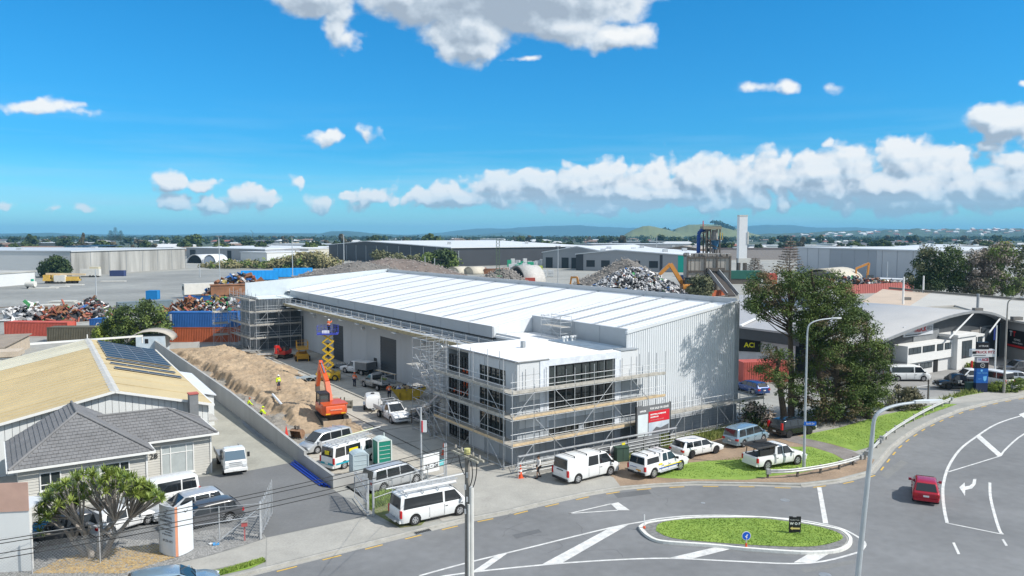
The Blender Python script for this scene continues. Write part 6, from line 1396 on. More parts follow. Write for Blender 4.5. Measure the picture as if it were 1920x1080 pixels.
for k in range(4): MB().box(-.12+.08*(k % 2),-.04+.08*(k % 2),-.20,-.13,7.2+.5*k,7.4+.5*k).build('cable_clamp', GALV, up)
def cable(label, a, b, sag=.5, r=.014, g='overhead wires'):
    P = [Vector(a).lerp(Vector(b), t)-Vector((0,0,sag*4*t*(1-t))) for t in np.linspace(0,1,13)]; m = MB(); m.path(P, r, 5); o = m.build('overhead_wire', M('wire_black', (.03,.03,.03), .7, var=0), None); return tag(o, label, 'wire', g)
ends = [atd(-260, 1052, 20), atd(-260, 1058, 20.4), atd(-260, 1078, 20.6), atd(-260, 1088, 21)]
for i, (w, e) in enumerate(zip(wires, ends)): cable(['uppermost overhead wire running left from the utility pole crossarm', 'second overhead wire down running left from the crossarm', 'third overhead wire down running left across the sign pillar', 'lowest overhead wire running left from the crossarm'][i], w, e, .35)
cable('thin service wire from the utility pole toward the white gate board', wires[0]+Vector((0,0,-.3)), at(836,868,2.6), .3, .010); cable('thin service wire from the crossarm down toward the site sign pole', wires[1]+Vector((0,0,-.4)), at(792,830,3.2), .4, .010)

def lamp(label, base, h, arm, head, r0=.11, mat=LAMPG, g='tall street lamps', lean=(0,0)):
    t = thing('street_lamp', label, 'street lamp', base, 0, g); top = Vector((lean[0], lean[1], h-1.2))
    MB().tube((0,0,0),top,r0,12,r0*.62).tube((0,0,0),(0,0,1.2),r0*1.25,12).build('pole', mat, t)
    A = Vector(arm); P = [top, top+Vector((0,0,.7))+A*.04, top+Vector((0,0,1.02))+A*.22, top+Vector((0,0,1.2))+A*.55, top+Vector((0,0,1.28))+A*1.0]
    Q = []
    for i in range(len(P)-1):
        p0, p1, p2, p3 = P[max(i-1,0)], P[i], P[i+1], P[min(i+2,len(P)-1)]
        for j in range(5): s = j/5; Q.append(.5*((2*p1)+(p2-p0)*s+(2*p0-5*p1+4*p2-p3)*s*s+(3*p1-p0-3*p2+p3)*s**3))
    Q.append(P[-1]); MB().path(Q, r0*.62, 8, r0*.4).build('arm', mat, t)
    d = A.normalized(); e = P[-1]; n = Vector((-d.y, d.x, 0)); w = .16
    m = MB(); hL = head; V = [e-d*.1+n*w*.5, e+d*hL*.4+n*w, e+d*hL+n*w*.35, e+d*hL-n*w*.35, e+d*hL*.4-n*w, e-d*.1-n*w*.5]
    m.add([v-Vector((0,0,.03)) for v in V]+[v+Vector((0,0,.07)) for v in V], [tuple(reversed(range(6))), tuple(range(6,12))]+[(i,(i+1)%6,6+(i+1)%6,6+i) for i in range(6)]); m.build('lamp_head', M('lamp_head_white', (.66,.68,.68), .4, var=.03), t); return t
l1 = lamp('tall grey street lamp on the grass behind the curved guardrail', at(1507,880), 11.9, (2.1,.3,0), .7)
MB().box(-.12,.85,-.13,-.09,3.55,3.85).build('street_name_plate', M('street_sign_blue', (.01,.12,.50), .5, var=0), l1); text(l1, 'lettering', 'Savill Dr', .2, (.37,-.14,3.70), (pi/2,0,0), TW)
l2 = lamp('nearest tall street lamp with LED head reaching over the curved road', (13.55, 30.5, 0), 11.75, (1.9,.35,0), 1.15, .135, lean=(.75,0))
lamp('tall street lamp beside the truck yard sign tower', at(1882,737), 11.2, (1.3,-.4,0), .5, .13, M('lamp_brownish', (.36,.34,.31), .6, .2))
def mast(label, base, h, r=.16, head=True, mat=LAMPG, name='light_mast'):
    t = thing(name, label, 'mast', base, 0, 'light masts over the yards'); MB().tube((0,0,0),(0,0,h),r,10,r*.7).build('pole', mat, t)
    if head: MB().beam((-.9,0,h),(.9,0,h),.3,.15).box(-.9,-.4,-.3,.3,h+.05,h+.2).box(.4,.9,-.3,.3,h+.05,h+.2).build('flood_light', STEEL, t)
    return t
for (x, y0, y1, lab, hd_) in [(413,556,443,'tall light mast rising from the left scrap yard',True),(549,528,443,'tall light mast behind the blue trailers',True),(645,492,440,'tall light mast before the left end of the black warehouse',True),(182,592,505,'pale mast standing at the left rail yard edge',False),
       (375,520,495,'short curved yard lamp near the white trailers',False),(1693,570,518,'white vent pole nearest the pines on the pale roof',False),(1731,548,516,'second white vent pole on the pale roof',False),(753,476,448,'pale mast in front of the black warehouse roof',True),(797,515,480,'yard light pole left of the shrubs beyond the roof',False),(815,512,484,'yard light pole right of the shrubs beyond the roof',False),(860,508,470,'pole at the red containers beyond the roof',False),(1046,540,462,'pale yard mast left of the grey gabled hall',True),(1231,478,444,'dark flue pipe behind the gabled hall roof',False),(1663,532,490,'thin pole before the large grey warehouse',False)]:
    p = at(x, y0); z1 = 18.5-(y1-441)/1463*p.y*1.0
    r_ = .16*max(1, p.y/260)
    if x in (1693, 1731): p = at(x, y0, 6.); t = mast(lab, (p.x, p.y, 5.9), (y0-y1)/1463*p.y, .2, False, WHITE, 'vent_pole')
    else: mast(lab, p, z1, r_, hd_)
ft = thing('flag_pole', 'white pole with blue banner at the roller door end of the curved roof office', 'flag pole', at(1865,702)); MB().tube((0,0,0),(0,0,6.6),.11,10,.08).build('pole', WHITE, ft); MB().box(-.35,-.05,-.02,.02,4.6,6.2).build('banner', M('navy_banner', (.02,.04,.22), .7), ft)
# site sign pole and gate board
t = thing('site_sign_pole', 'slim steel pole with small red and white site notice', 'pole', at(790,894)); MB().tube((0,0,0),(0,0,5.4),.075,10).build('pole', GALV, t); MB().box(.06,.45,-.10,-.02,3.5,4.4).build('notice', WHITE, t); MB().box(.06,.16,-.115,-.10,3.5,4.4).build('red_edge', M('red_print2', (.65,.03,.05), .5, var=0), t)
p = at(794,905); q = at(826,898); h = atan2(q.y-p.y,q.x-p.x)
t = thing('gate_board', 'white slatted board with the number 24-26 above the silver minivan', 'sign', p+Vector((0,0,.45)), h)
for k in range(6): MB().box(0,1.4,0,.03,.25+.235*k,.475+.235*k).build('slat', WHITE, t)
text(t, 'number', '24 - 26', .40, (.72,-.02,.72), (pi/2,0,0), M('black_lettering', (.03,.03,.03), .6, var=0), bold=.008)
MB().box(1.42,1.85,0,.03,.55,1.0).build('aqua_notice', M('aqua_print', (.12,.55,.58), .5, var=.05), t)
for x in (1.9,2.05): MB().tube((x,.05,-.45),(x,.05,2.2),.06,8).build('post', GALV, t)
for x in (-.1,): MB().tube((x,.05,-.45),(x,.05,1.6),.05,8).build('post', GALV, t)
def chain(name, t, p0, p1, z0, z1, cell=.16, mat=GALV, w=.006):
    "woven wire as real thin strands"
    p0, p1 = Vector(p0), Vector(p1); L = (p1-p0).length; u = (p1-p0)/L; H = z1-z0; n = int((L+H)/cell); m = MB()
    for i in range(n):
        for s in (1,-1):
            a = i*cell-(H if s == 1 else 0); xs0, zs0, xs1, zs1 = (a, z0, a+H, z1) if s == 1 else (a, z0, a-H, z1)
            if s == 1:
                if xs0 < 0: zs0 = z0-xs0; xs0 = 0
                if xs1 > L: zs1 = z1-(xs1-L); xs1 = L
            else:
                if xs0 > L: zs0 = z0+(xs0-L); xs0 = L
                if xs1 < 0: zs1 = z1+xs1; xs1 = 0
            if zs1-zs0 < .03: continue
            A, B = p0+u*xs0, p0+u*xs1; m.add([(A.x,A.y,zs0-w),(B.x,B.y,zs1-w),(B.x,B.y,zs1+w),(A.x,A.y,zs0+w)], [(0,1,2,3)])
    return m.build(name, mat, t, kind='stuff')
fx = [at(488,1012), at(412,1020), at(300,1036), at(188,1056), at(61,1076), at(-60,1096)]
t = thing('chain_link_fence', 'chain link fence along the gravel in front of the sign pillar and tree', 'fence')
for p in fx: MB().tube((p.x,p.y,0),(p.x,p.y,2.3),.035,8).build('post', GALV, t)
for a, b in zip(fx[:-1], fx[1:]): pipe(t, 'top_wire', (a.x,a.y,2.25), (b.x,b.y,2.25), .012, GALV); chain('wire_mesh', t, a.xy, b.xy, .05, 1.75, .17)
a, b = at(488,1012), at(440,1018); pipe(t, 'brace', (a.x,a.y,2.0), (b.x-1.0,b.y-.4,.1), .03, GALV); pipe(t, 'brace', (a.x,a.y,1.5), (a.x-3.5,a.y-1.1,1.3), .025, GALV)
def gate(label, p, rz, L, n, h0, h1, mesh=False):
    t = thing('palisade_gate', label, 'gate', p, rz, 'open palisade gates'); 
    for k in range(n):
        x = .15+(L-.2)*k/(n-1); top = h0+(h1-h0)*(k/(n-1))**1.6 if not mesh else h1+(h0-h1)*(1-k/(n-1))**1.5
        m = MB(); zb = .15 if not mesh else .95; m.box(x-.05,x+.05,-.02,.02,zb,top-.15); m.add([(x-.05,-.02,top-.15),(x+.05,-.02,top-.15),(x+.05,.02,top-.15),(x-.05,.02,top-.15),(x,0,top)], [(0,1,4),(1,2,4),(2,3,4),(3,0,4)]); m.build('pale', GALV, t)
    for z in (.2,.9,min(h0,h1)-.35): span(t, 'gate_rail', (0,.05,z), (L,.05,z), .05, .05, GALV)
    for x in (0,L): span(t, 'gate_stile', (x,.05,.1), (x,.05,1.6), .05, .05, GALV)
    if mesh: pass
    return t
p = at(489,1010); gate('open palisade gate by the red letterbox', (p.x,p.y,0), radians(97), 3.9, 9, 2.35, 2.5)
MB().tube((p.x,p.y,0),(p.x,p.y,2.3),.07,10).build('gate_post', GALV, None); tag(bpy.data.objects['gate_post'], 'grey gate post beside the red letterbox', 'post')
p = at(690,968); q = at(655,920); g2 = gate('open palisade gate with wire mesh lower half left of the silver minivan', (p.x,p.y,0), atan2(q.y-p.y,q.x-p.x), 3.7, 11, 2.9, 2.2, True)
g2m = chain('gate_mesh', g2, (0,0), (3.7,0), .2, .95, .12)
for dx, nm in ((0,'grey gate post between the mesh gate and the weeds'),(.35,'second grey gate post right of the mesh gate')):
    o = MB().tube((0,0,0),(0,0,2.5),.075,10).build('gate_post', GALV, None, loc=(p.x+dx, p.y+.05, 0)); tag(o, nm, 'post')
t = thing('wire_fence', 'short wire fence from the mesh gate post along the grass by the minivan', 'fence'); a, b = at(700,965), at(833,915)
for k in range(5): c = a.lerp(b, k/4); MB().tube((c.x,c.y,0),(c.x,c.y,2.0),.035,8).build('post', GALV, t)
for z in (1.1,2.0): pipe(t, 'rail', (a.x,a.y,z), (b.x,b.y,z), .025, GALV)
chain('wire_mesh', t, a.xy, b.xy, .05, 1.95, .2)
# sign pillar
sp_ = thing('sign_pillar', 'white curved engineering company sign pillar with orange edge', 'sign', at(330,1045), 0)
P0, PL, PR = Vector((.02,-.05)), Vector((-1.15,.62)), Vector((.55,1.1))
def bow(a, b, s, n=8): c = (a+b)/2; d = (b-a); nn = Vector((d.y,-d.x)).normalized(); return [a.lerp(b, i/n)+nn*s*(1-(2*i/n-1)**2) for i in range(n+1)]
Lf = bow(PL, P0, .10); Rt = bow(P0+Vector((.12,.06)), PR, .08); LM = M('sign_face', (.66,.70,.74), .4, var=.03)
for nm, Q, mt in (('left_face', Lf, LM), ('right_face', Rt, LM), ('orange_edge', [P0, P0+Vector((.12,.06))], M('salmon_edge', (.75,.33,.20), .5, var=.03))):
    m = MB(); n = len(Q); V = [(q.x,q.y,.05) for q in Q]+[(q.x,q.y,2.95) for q in Q]; m.add(V, [(i,i+1,n+i+1,n+i) for i in range(n-1)]); o = m.build(nm, mt, sp_); sm = o.modifiers.new('s','SOLIDIFY'); sm.thickness = .04; sm.offset = 0
MB().prism([tuple(q*.98) for q in Lf+Rt], 2.5, 2.52).build('inner_shelf', M('leafy_litter', (.12,.12,.08), .95, sc=9, col2=(.3,.27,.2)), sp_)
d = (P0-PL).normalized(); rz_ = atan2(d.y, d.x); mid = lambda s, z: ((PL+(P0-PL)*s).x+.10*sin(rz_)+.035*sin(rz_), (PL+(P0-PL)*s).y-.10*cos(rz_)-.035*cos(rz_), z)
DKL = M('charcoal_lettering', (.06,.07,.09), .6, var=0)
for s_, z, sz, tx in ((.62,2.30,.20,'OTAHUHU'),(.55,2.08,.20,'ENGINEERING'),(.62,1.86,.20,'LIMITED'),(.56,1.60,.12,'GENERAL ENGINEERING'),(.66,1.44,.11,'MACHINING'),(.6,1.28,.11,'FITTING & TURNING'),(.62,.92,.19,'09 276 6473')):
    text(sp_, 'lettering', tx, sz, mid(s_, z), (pi/2,0,rz_), DKL, xs=.88)
for (fr, rzz, cx_) in ((mid(.5,2.62), rz_, 0), ((Rt[4].x+.02, Rt[4].y-.05, 2.62), atan2((PR-P0).y,(PR-P0).x), 1)):
    m = MB(); n = 9; V = []
    for i in range(n): a = radians(175)+radians(190)*i/(n-1); V += [(.13*cos(a),.14*sin(a),0),(.09*cos(a),.095*sin(a),0)]
    m.add(V, [(2*i,2*i+1,2*i+3,2*i+2) for i in range(n-1)]); m.add([(.06,.10,0),(.26,.10,0),(.26,.14,0),(.06,.14,0)],[(0,1,2,3)]); o = m.build('company_mark', DKL, sp_, loc=fr); o.rotation_euler = (pi/2,0,rzz)
lb = thing('letterbox', 'red letterbox on a post in the gravel beside the left gate', 'letterbox', at(459,1014), .3); LR = M('faded_red', (.45,.10,.10), .6, var=.1); MB().box(-.04,.04,-.04,.04,0,.95).build('post', LR, lb); MB().box(-.17,.17,-.2,.2,.95,1.2).build('box_body', LR, lb); MB().box(-.2,.2,-.24,.24,1.2,1.25).build('lid', M('grey_lid', (.3,.28,.27), .7), lb)
t = thing('litter_bag', 'crumpled blue bag and scraps on the gravel by the letterbox', 'litter', at(405,1022)); MB().obox((0,0,.06),(.35,.22,.08),Euler((.2,.1,.4)).to_matrix()).build('blue_bag', M('pale_blue_plastic', (.08,.30,.60), .5), t); MB().obox((-.35,.1,.05),(.3,.2,.05),Euler((.1,.2,1)).to_matrix()).build('paper_scrap', WHITE, t); MB().tube((.1,.2,.0),(-.3,.45,.35),.02,5).tube((.1,.2,.0),(-.6,.3,.25),.015,5).build('stick', POLEW, t)
# guard rails
def guard(label, pts, h=.72, n=None, blocks=False):
    P = [Vector((*at(x,y).xy,0)) for x,y in smoothpx(pts, 4)]; t = thing('guardrail', label, 'guardrail', group='steel guardrails along the bend')
    m = MB(); k = len(P); N_ = []
    for i in range(k): d = (P[min(i+1,k-1)]-P[max(i-1,0)]).normalized(); N_.append(Vector((d.y,-d.x,0)))
    prof = [(0,.0),(.05,.04),(.05,.10),(.0,.145),(.0,.165),(.05,.21),(.05,.27),(.0,.31)]
    V = []
    for p, nn in zip(P, N_):
        for dx, dz in prof: V.append(p+nn*(dx+.05)+Vector((0,0,h-.31+dz)))
    q = len(prof); m.add(V, [(i*q+j,(i+1)*q+j,(i+1)*q+j+1,i*q+j+1) for i in range(k-1) for j in range(q-1)]); o = m.build('w_beam', M('weathered_zinc', (.50,.51,.50), .5, .3, var=.15, sc=2), t); sm = o.modifiers.new('s','SOLIDIFY'); sm.thickness = .015
    acc = 0; last = P[0]
    for i in range(k):
        if i: acc += (P[i]-P[i-1]).length
        if i == 0 or acc > 1.9: acc = 0; p = P[i]; MB().obox((p.x-N_[i].x*.08,p.y-N_[i].y*.08,.36),(.14,.14,.74),Euler((0,0,atan2(N_[i].y,N_[i].x))).to_matrix()).build('post', GREYPL if blocks else GRIME, t)
    for p, nn in ((P[0],N_[0]),(P[-1],N_[-1])): 
        MB().obox((p.x+nn.x*.06,p.y+nn.y*.06,h-.16),(.34,.3,.36),Euler((0,0,atan2(nn.y,nn.x))).to_matrix()).build('end_terminal', M('terminal_zinc', (.36,.37,.37), .6, .3), t)
    return t
guard('curved steel guardrail in front of the white ute and street lamp', [(1440,897),(1483,896),(1540,888),(1585,878),(1612,869)])
guard('short guardrail piece at the footpath gap right of the grass', [(1624,862),(1636,850),(1648,838)], blocks=True)
guard('long guardrail following the bend up to the truck yard driveway', [(1652,833),(1680,812),(1715,790),(1750,771),(1782,757)], blocks=True)
guard('guardrail starting near the right edge past the driveway', [(1897,735),(1925,730),(1990,720)], blocks=True)
# island signs
p = at(1490,1000,.05); t = thing('island_board', 'black WOF board with yellow arrow standing on the traffic island', 'sign', p, -.05)
MB().box(-.36,.36,-.03,.03,.08,1.02).build('board', M('black_board', (.015,.015,.018), .5, var=.05), t); MB().box(-.36,-.14,-.03,.03,1.02,1.07).box(.10,.36,-.03,.03,1.02,1.07).build('board_top', MATS['black_board'], t)
for x in (-.3,.3): MB().box(x-.02,x+.02,-.02,.02,0,.1).build('foot', STEEL, t)
text(t, 'lettering', 'W O F', .22, (0,-.036,.62), (pi/2,0,0), TW, bold=.006); text(t, 'lettering', 'Southern Auto', .09, (-.02,-.036,.86), (pi/2,0,0), TW)
m = MB(); m.prism([(-.3,.33),(-.15,.44),(-.15,.37),(.30,.37),(.30,.27),(-.15,.27),(-.15,.21)],0,.006); m.v = [(x,-.032-z,y) for x,y,z in m.v]; m.build('arrow', M('arrow_yellow', (.75,.60,.22), .5, var=0), t)
p = at(1399,1025,.05); t = thing('keep_left_sign', 'round blue arrow sign on an orange base on the island edge', 'sign', p, .05)
MB().tube((0,0,0),(0,0,.22),.07,10,.05).build('base', CO, t); MB().tube((0,0,.2),(0,0,.5),.03,8).build('post', GALV, t)
m = MB(); m.tube((0,.012,.66),(0,-.012,.66),.27,24); m.build('white_rim', WHITE, t); m = MB(); m.tube((0,-.012,.66),(0,-.018,.66),.24,24); m.build('disc', M('sign_blue', (.005,.10,.55), .4, var=0), t)
m = MB(); m.prism([(-.03,-.17),(-.03-.12,.0),(-.09,-.02),(.0,.12),(.06,.08),(-.03,-.06),(.03,-.09)],0,.005); m.v = [(x*.9+.04,-.019-z,.66+y*.9) for x,y,z in m.v]; o = m.build('arrow', TW, t)
p = at(1208,990,.05); t = thing('marker_post', 'slim white marker post with orange foot at the island tip', 'post', p, 0); MB().tube((0,0,0),(0,0,.14),.09,8,.06).build('foot', CO, t); MB().tube((0,0,.1),(0,0,.85),.035,8).build('post', WHITE, t)
# truck yard sign tower
p = at(1838,735); t = thing('sign_tower', 'tall stacked sign tower with truck and blue panels at the yard entrance', 'sign', p, .02)
def sgn(n, x0, x1, z0, z1, mt, d=.25): return MB().box(x0,x1,-d,d,z0,z1).build(n, mt, t)
sgn('base_panel', -.70,.70,0,1.1, M('navy_sign', (.01,.02,.06), .5)); sgn('blue_panel', -.70,.70,1.12,2.85, M('blue_sign', (.01,.10,.38), .4, var=.05)); sgn('logo_panel', -.70,.70,2.87,3.55, M('black_sign', (.012,.012,.016), .4)); sgn('pale_panel', -.70,.70,3.57,4.2, M('pale_sign', (.50,.50,.54), .4, var=.04)); sgn('truck_panel', -1.35,1.35,4.22,5.1, M('white_sign', (.66,.67,.68), .4, var=.04), .3); sgn('top_panel', -.62,.68,5.12,5.95, MATS['black_sign'])
text(t, 'lettering', 'TRUCK FITZ', .42, (.2,-.31,4.78), (pi/2,0,0), M('dark_red_lettering', (.35,.03,.04), .5, var=0), bold=.01); MB().box(-1.2,.3,-.32,-.30,4.40,4.46).build('under_line', DARK, t); MB().box(-1.3,-.85,-.32,-.30,4.6,4.9).build('truck_mark', DARK, t)
text(t, 'lettering', 'ACE', .42, (.25,-.26,3.88), (pi/2,0,0), M('maroon_lettering', (.28,.02,.05), .5, var=0), bold=.02); text(t, 'lettering', 'TB', .3, (-.4,-.26,3.88), (pi/2,0,0), MATS['blue_lettering'])
m = MB(); n = 16
for i in range(n): a, b = 2*pi*i/n, 2*pi*(i+1)/n; m.add([(.27*cos(a),-.255,3.2+.27*sin(a)),(.27*cos(b),-.255,3.2+.27*sin(b)),(.21*cos(b),-.255,3.2+.21*sin(b)),(.21*cos(a),-.255,3.2+.21*sin(a))],[(3,2,1,0)])
m.build('round_emblem', M('silver_print', (.5,.5,.5), .4, var=0), t); text(t, 'lettering', 'M', .25, (0,-.26,3.2), (pi/2,0,0), MATS['silver_print'])
text(t, 'lettering', 'TEAM TRAILER', .19, (0,-.26,2.3), (pi/2,0,0), M('sky_lettering', (.15,.45,.75), .5, var=0)); MB().tube((-.1,-.255,2.6),(-.1,-.262,2.6),.14,12).build('badge', MATS['sky_lettering'], t); text(t, 'lettering', 'PARTS', .14, (-.3,-.26,1.6), (pi/2,0,0), MATS['sky_lettering'])
m = MB(); m.prism([(.1,1.9),(.55,1.95),(.5,1.5),(.32,1.3),(.15,1.5)],0,.005); m.v = [(x,-.255-z,y) for x,y,z in m.v]; m.build('shield_mark', MATS['sky_lettering'], t)
text(t, 'lettering', '10 TRUCK', .26, (0,-.26,5.5), (pi/2,0,0), TW)

# ---------------------------------------------------------------- truck fitting building across the yard
tb = thing('truck_workshop', 'truck workshop with wide curved grey roof and dark gable front', 'workshop', CB, RB)
DK = M('charcoal_wall', (.055,.062,.07), .6, var=.1); CURV = M('curved_roof_grey', (.33,.335,.345), .5, var=.04, sc=.3)
prof = [(56,4.6),(58,5.0),(61.5,5.6),(67,6.4),(75,7.4),(81,7.75),(85,7.55),(89,6.9),(93.2,5.5)]; pu = np.linspace(56,93.2,30); pz = np.interp(pu,[a for a,_ in prof],[b for _,b in prof])
for i in range(3): pz[1:-1] = (pz[:-2]+2*pz[1:-1]+pz[2:])/4
m = MB(); n = len(pu); VV = []
for vv in (4.6, 34): VV += [(u_, vv, z_) for u_, z_ in zip(pu, pz)]
m.add(VV, [(i,i+1,n+i+1,n+i) for i in range(n-1)]); o = m.build('curved_roof', CURV, tb, smooth=True); sm = o.modifiers.new('s','SOLIDIFY'); sm.thickness = .28; sm.offset = -1
m = MB(); m.add([(u_,6.0,0) for u_ in pu]+[(u_,6.0,z_-.2) for u_, z_ in zip(pu,pz)], [(i,i+1,n+i+1,n+i) for i in range(n-1)]); m.build('gable_wall', DK, tb)
m = MB(); 
for i in range(n-1): m.beam((pu[i],4.5,pz[i]-.1),(pu[i+1],4.5,pz[i+1]-.1),.12,.35)
m.build('roof_fascia', M('fascia_grey', (.24,.25,.26), .5), tb)
MB().box(56.3,56.5,6,34,0,4.5).build('side_wall', DK, tb); MB().box(56.0,56.25,5,34,3.6,4.7).build('side_fascia', DK, tb)
MB().box(56.2,56.28,18,26,0,3.2).build('side_opening', DARK, tb)
for u_, w in ((72,6.5),(88.6,3.6)): MB().box(u_-w/2,u_+w/2,5.9,5.98,3.6 if w > 5 else 0,5.6 if w > 5 else 5.0).build('grey_panel', M('mid_grey_panel', (.20,.21,.22), .6, var=.1), tb)
MB().box(84.2,86.6,5.85,5.95,0,4.6).build('pale_panel', M('warm_grey_panel', (.33,.31,.29), .7), tb); MB().box(87.2,91.8,5.8,5.9,0,4.8).build('roller_door', SHUT, tb)
for a, b in (((76.6,4.6,4.4),(71.3,4.6,2.2+.0)),((73,3.3,4.6),(82,4.6,7.4)),((84,3.3,4.6),(90,4.6,6.2))): span(tb, 'roof_strut', a if a[2] > 3 else a, b, .14, .14, WHITE)
bd = MB().box(66.0,73.4,5.75,5.88,4.95,6.35).build('sign_board', M('sign_pale', (.52,.54,.57), .5, var=.05), tb); text(tb, 'lettering', 'TRUCK', .95, (70.0,5.7,5.75), (pi/2,0,0), M('truck_red', (.50,.03,.03), .5, var=0), bold=.03); text(tb, 'lettering', 'FITZ', .7, (72.4,5.7,5.75), (pi/2,0,0), M('truck_grey_lettering', (.12,.12,.13), .5, var=0)); MB().box(66.4,70.2,5.70,5.74,5.1,5.18).build('under_line', DARK, tb)
# white two storey office in front
w2 = thing('white_office', 'white two storey office with upper window band under the curved roof', 'office building', CB, RB)
WT = M('white_render', (.68,.68,.67), .7, var=.03)
MB().box(64.0,75.4,4.3,6.0,-.02,2.0).build('lower_wall', M('off_white_render', (.60,.60,.60), .7, var=.03), w2); MB().box(64.0,75.4,4.0,6.0,1.8,4.1).build('upper_wall', WT, w2); MB().box(75.4,80.4,3.4,6.0,-.02,4.7).build('stair_block', WT, w2); MB().box(75.1,80.6,3.2,6.1,4.5,4.85).build('stair_block_parapet', WT, w2); MB().box(80.4,84.2,4.0,6.0,2.0,4.35).build('right_upper_wall', WT, w2); MB().box(83.7,84.2,4.0,6.0,-.02,2.0).build('right_pier', WT, w2); MB().box(80.4,83.7,4.8,6.0,-.02,2.0).build('porch_wall', M('porch_grey', (.35,.34,.33), .7), w2)
for u0, u1, z0, z1, vv in ((64.2,67.2,3.0,3.85,4.0),(67.6,70.6,3.0,3.85,4.0),(71.2,72.8,2.95,3.85,4.0),(73.2,74.8,2.95,3.85,4.0),(76.6,79.3,1.5,3.9,3.4),(80.8,81.9,3.2,4.05,4.0),(82.2,83.5,3.2,4.05,4.0),(64.2,67.2,.75,1.5,4.3),(67.6,70.6,.75,1.5,4.3)):
    w = MB().box(u0,u1,vv-.05,vv-.02,z0,z1).build('window', BLACKP, w2); nn_ = 2 if u1-u0 < 2 else 3
    for i in range(nn_): MB().box(u0+(u1-u0)*i/nn_+.06,u0+(u1-u0)*(i+1)/nn_-.06,vv-.065,vv-.05,z0+.06,z1-.06).build('pane', M('office_pane', (.06,.075,.085), .08, var=.1, spec=.9), w)
MB().box(71.0,72.0,4.2,4.28,0,1.7).build('door', DARK, w2); 
for u_, v_ in ((77.0,2.2),(80.6,1.8),(81.4,2.6)): o = MB().tube((0,0,0),(0,0,1.3),.12,10).build('bollard', M('bollard_red', (.60,.02,.02), .5), None, loc=L2W(u_,v_)); tag(o, {77.0:'red bollard at the middle of the white stair block', 80.6:'red bollard at the right corner of the stair block', 81.4:'red bollard by the orange paved porch'}[u_], 'bollard', 'red bollards before the white office')
# grey building at the right with its sign, pale roofs
t = thing('right_warehouse', 'grey warehouse with broad pale roof and a TT sign at the right edge', 'warehouse')
A_, B_ = at(1872,668), at(2010,703); PALE = M('pale_roof', (.47,.455,.42), .7, var=.06, sc=.15, fine=.04); PEACH = M('peach_roof', (.50,.40,.31), .75, var=.08, sc=.2)
MB().add([A_, B_, B_+Vector((0,0,6.0)), A_+Vector((0,0,5.7))], [(0,1,2,3)]).build('front_wall', M('warm_grey_wall', (.30,.30,.295), .8, var=.05, sc=.5), t)
Rn = [at(1700,577,6), at(1790,572,6), Vector((A_.x-.6,A_.y-.8,6)), Vector((B_.x,B_.y-.8,6)), at(2080,575,6), at(1920,561,6), at(1785,552,6), at(1745,549,6)]
m = MB(); P = Rn; m.add([tuple(p) for p in P]+[(p.x,p.y,p.z-.3) for p in P], [(0,1,2,7),(7,2,5,6),(2,3,4,5)]+[(i,8+i,8+(i+1)%8,(i+1)%8) for i in range(8)]); m.build('pale_roof', PALE, t)
P = [at(1588,582,5.95), at(1700,577,5.95), at(1745,549,5.95), at(1655,542,5.95)]; m = MB(); m.add([tuple(p) for p in P]+[(p.x,p.y,p.z-.3) for p in P], [(0,1,2,3)]+[(i,4+i,4+(i+1)%4,(i+1)%4) for i in range(4)]); m.build('peach_roof', PEACH, t)
m = MB(); a, b, c = at(1668,540,6.3), at(1785,550,6.3), at(1990,567,6.3); m.beam(a,b,.5,.4); m.beam(b,c,.5,.4); m.build('roof_gutter', M('gutter_brown', (.16,.15,.13), .8), t)
for x, y in ((1833,583),(1906,600),(1700,562)): p = at(x,y,6); MB().box(p.x-.7,p.x+.7,p.y-.4,p.y+.4,5.9,6.5).build('roof_vent', M('vent_dark', (.18,.17,.16), .8), t)
p = at(1833,581,6); MB().tube((p.x,p.y,6),(p.x,p.y,8.7),.22,10).build('flue', STEEL, t)
d = (B_-A_); d.normalize(); rz_ = atan2(d.y,d.x); sg = MB().box(0,5.5,-.12,-.02,0,2.6).build('sign_board', M('tt_black', (.02,.018,.02), .5), t, loc=A_+d*1.9+Vector((0,0,1.9)), rz=rz_)
text(sg, 'lettering', 'T', 1.0, (1.1,-.13,2.0), (pi/2,0,0), TW, bold=.05); text(sg, 'lettering', 'T', 1.0, (1.9,-.13,2.0), (pi/2,0,0), M('tt_red', (.6,.03,.03), .5, var=0), bold=.05); text(sg, 'lettering', 'REPAIRS', .42, (2.6,-.13,1.2), (pi/2,0,0), TW); text(sg, 'lettering', 'PARTS & SERVICE', .3, (2.7,-.13,.75), (pi/2,0,0), TW); MB().box(.3,5.3,-.135,-.12,.1,.4).build('red_band', MATS['tt_red'], sg)
# grey roof between the warehouse and the pines
t = thing('workshop_wing', 'grey roofed workshop wing with dark eave and yellow sign behind the pines', 'workshop')
P = [at(1386,612,5.9), at(1500,626,5.6), at(1610,612,6.3), at(1600,575,7.0), at(1480,552,7.4), at(1386,553,7.4)]
m = MB(); m.add([tuple(p) for p in P]+[(p.x,p.y,p.z-.25) for p in P], [(0,1,2,3,4,5)]+[(i,6+i,6+(i+1)%6,(i+1)%6) for i in range(6)]); m.build('roof', M('mid_grey_roof', (.36,.36,.37), .6, var=.05), t)
m = MB(); a, b = P[0], P[1]; m.add([a+Vector((0,.2,-.25)), b+Vector((0,.2,-.25)), b+Vector((0,.2,-1.7)), a+Vector((0,.2,-1.7))],[(0,1,2,3)]); m.build('eave_wall', DK, t)
m = MB(); m.add([a+Vector((0,1.5,-1.7)), b+Vector((0,1.5,-1.7)), b+Vector((0,1.5,-5.5)), a+Vector((0,1.5,-5.9))],[(0,1,2,3)]); m.build('front_wall', M('bay_white', (.50,.50,.52), .7, var=.1), t)
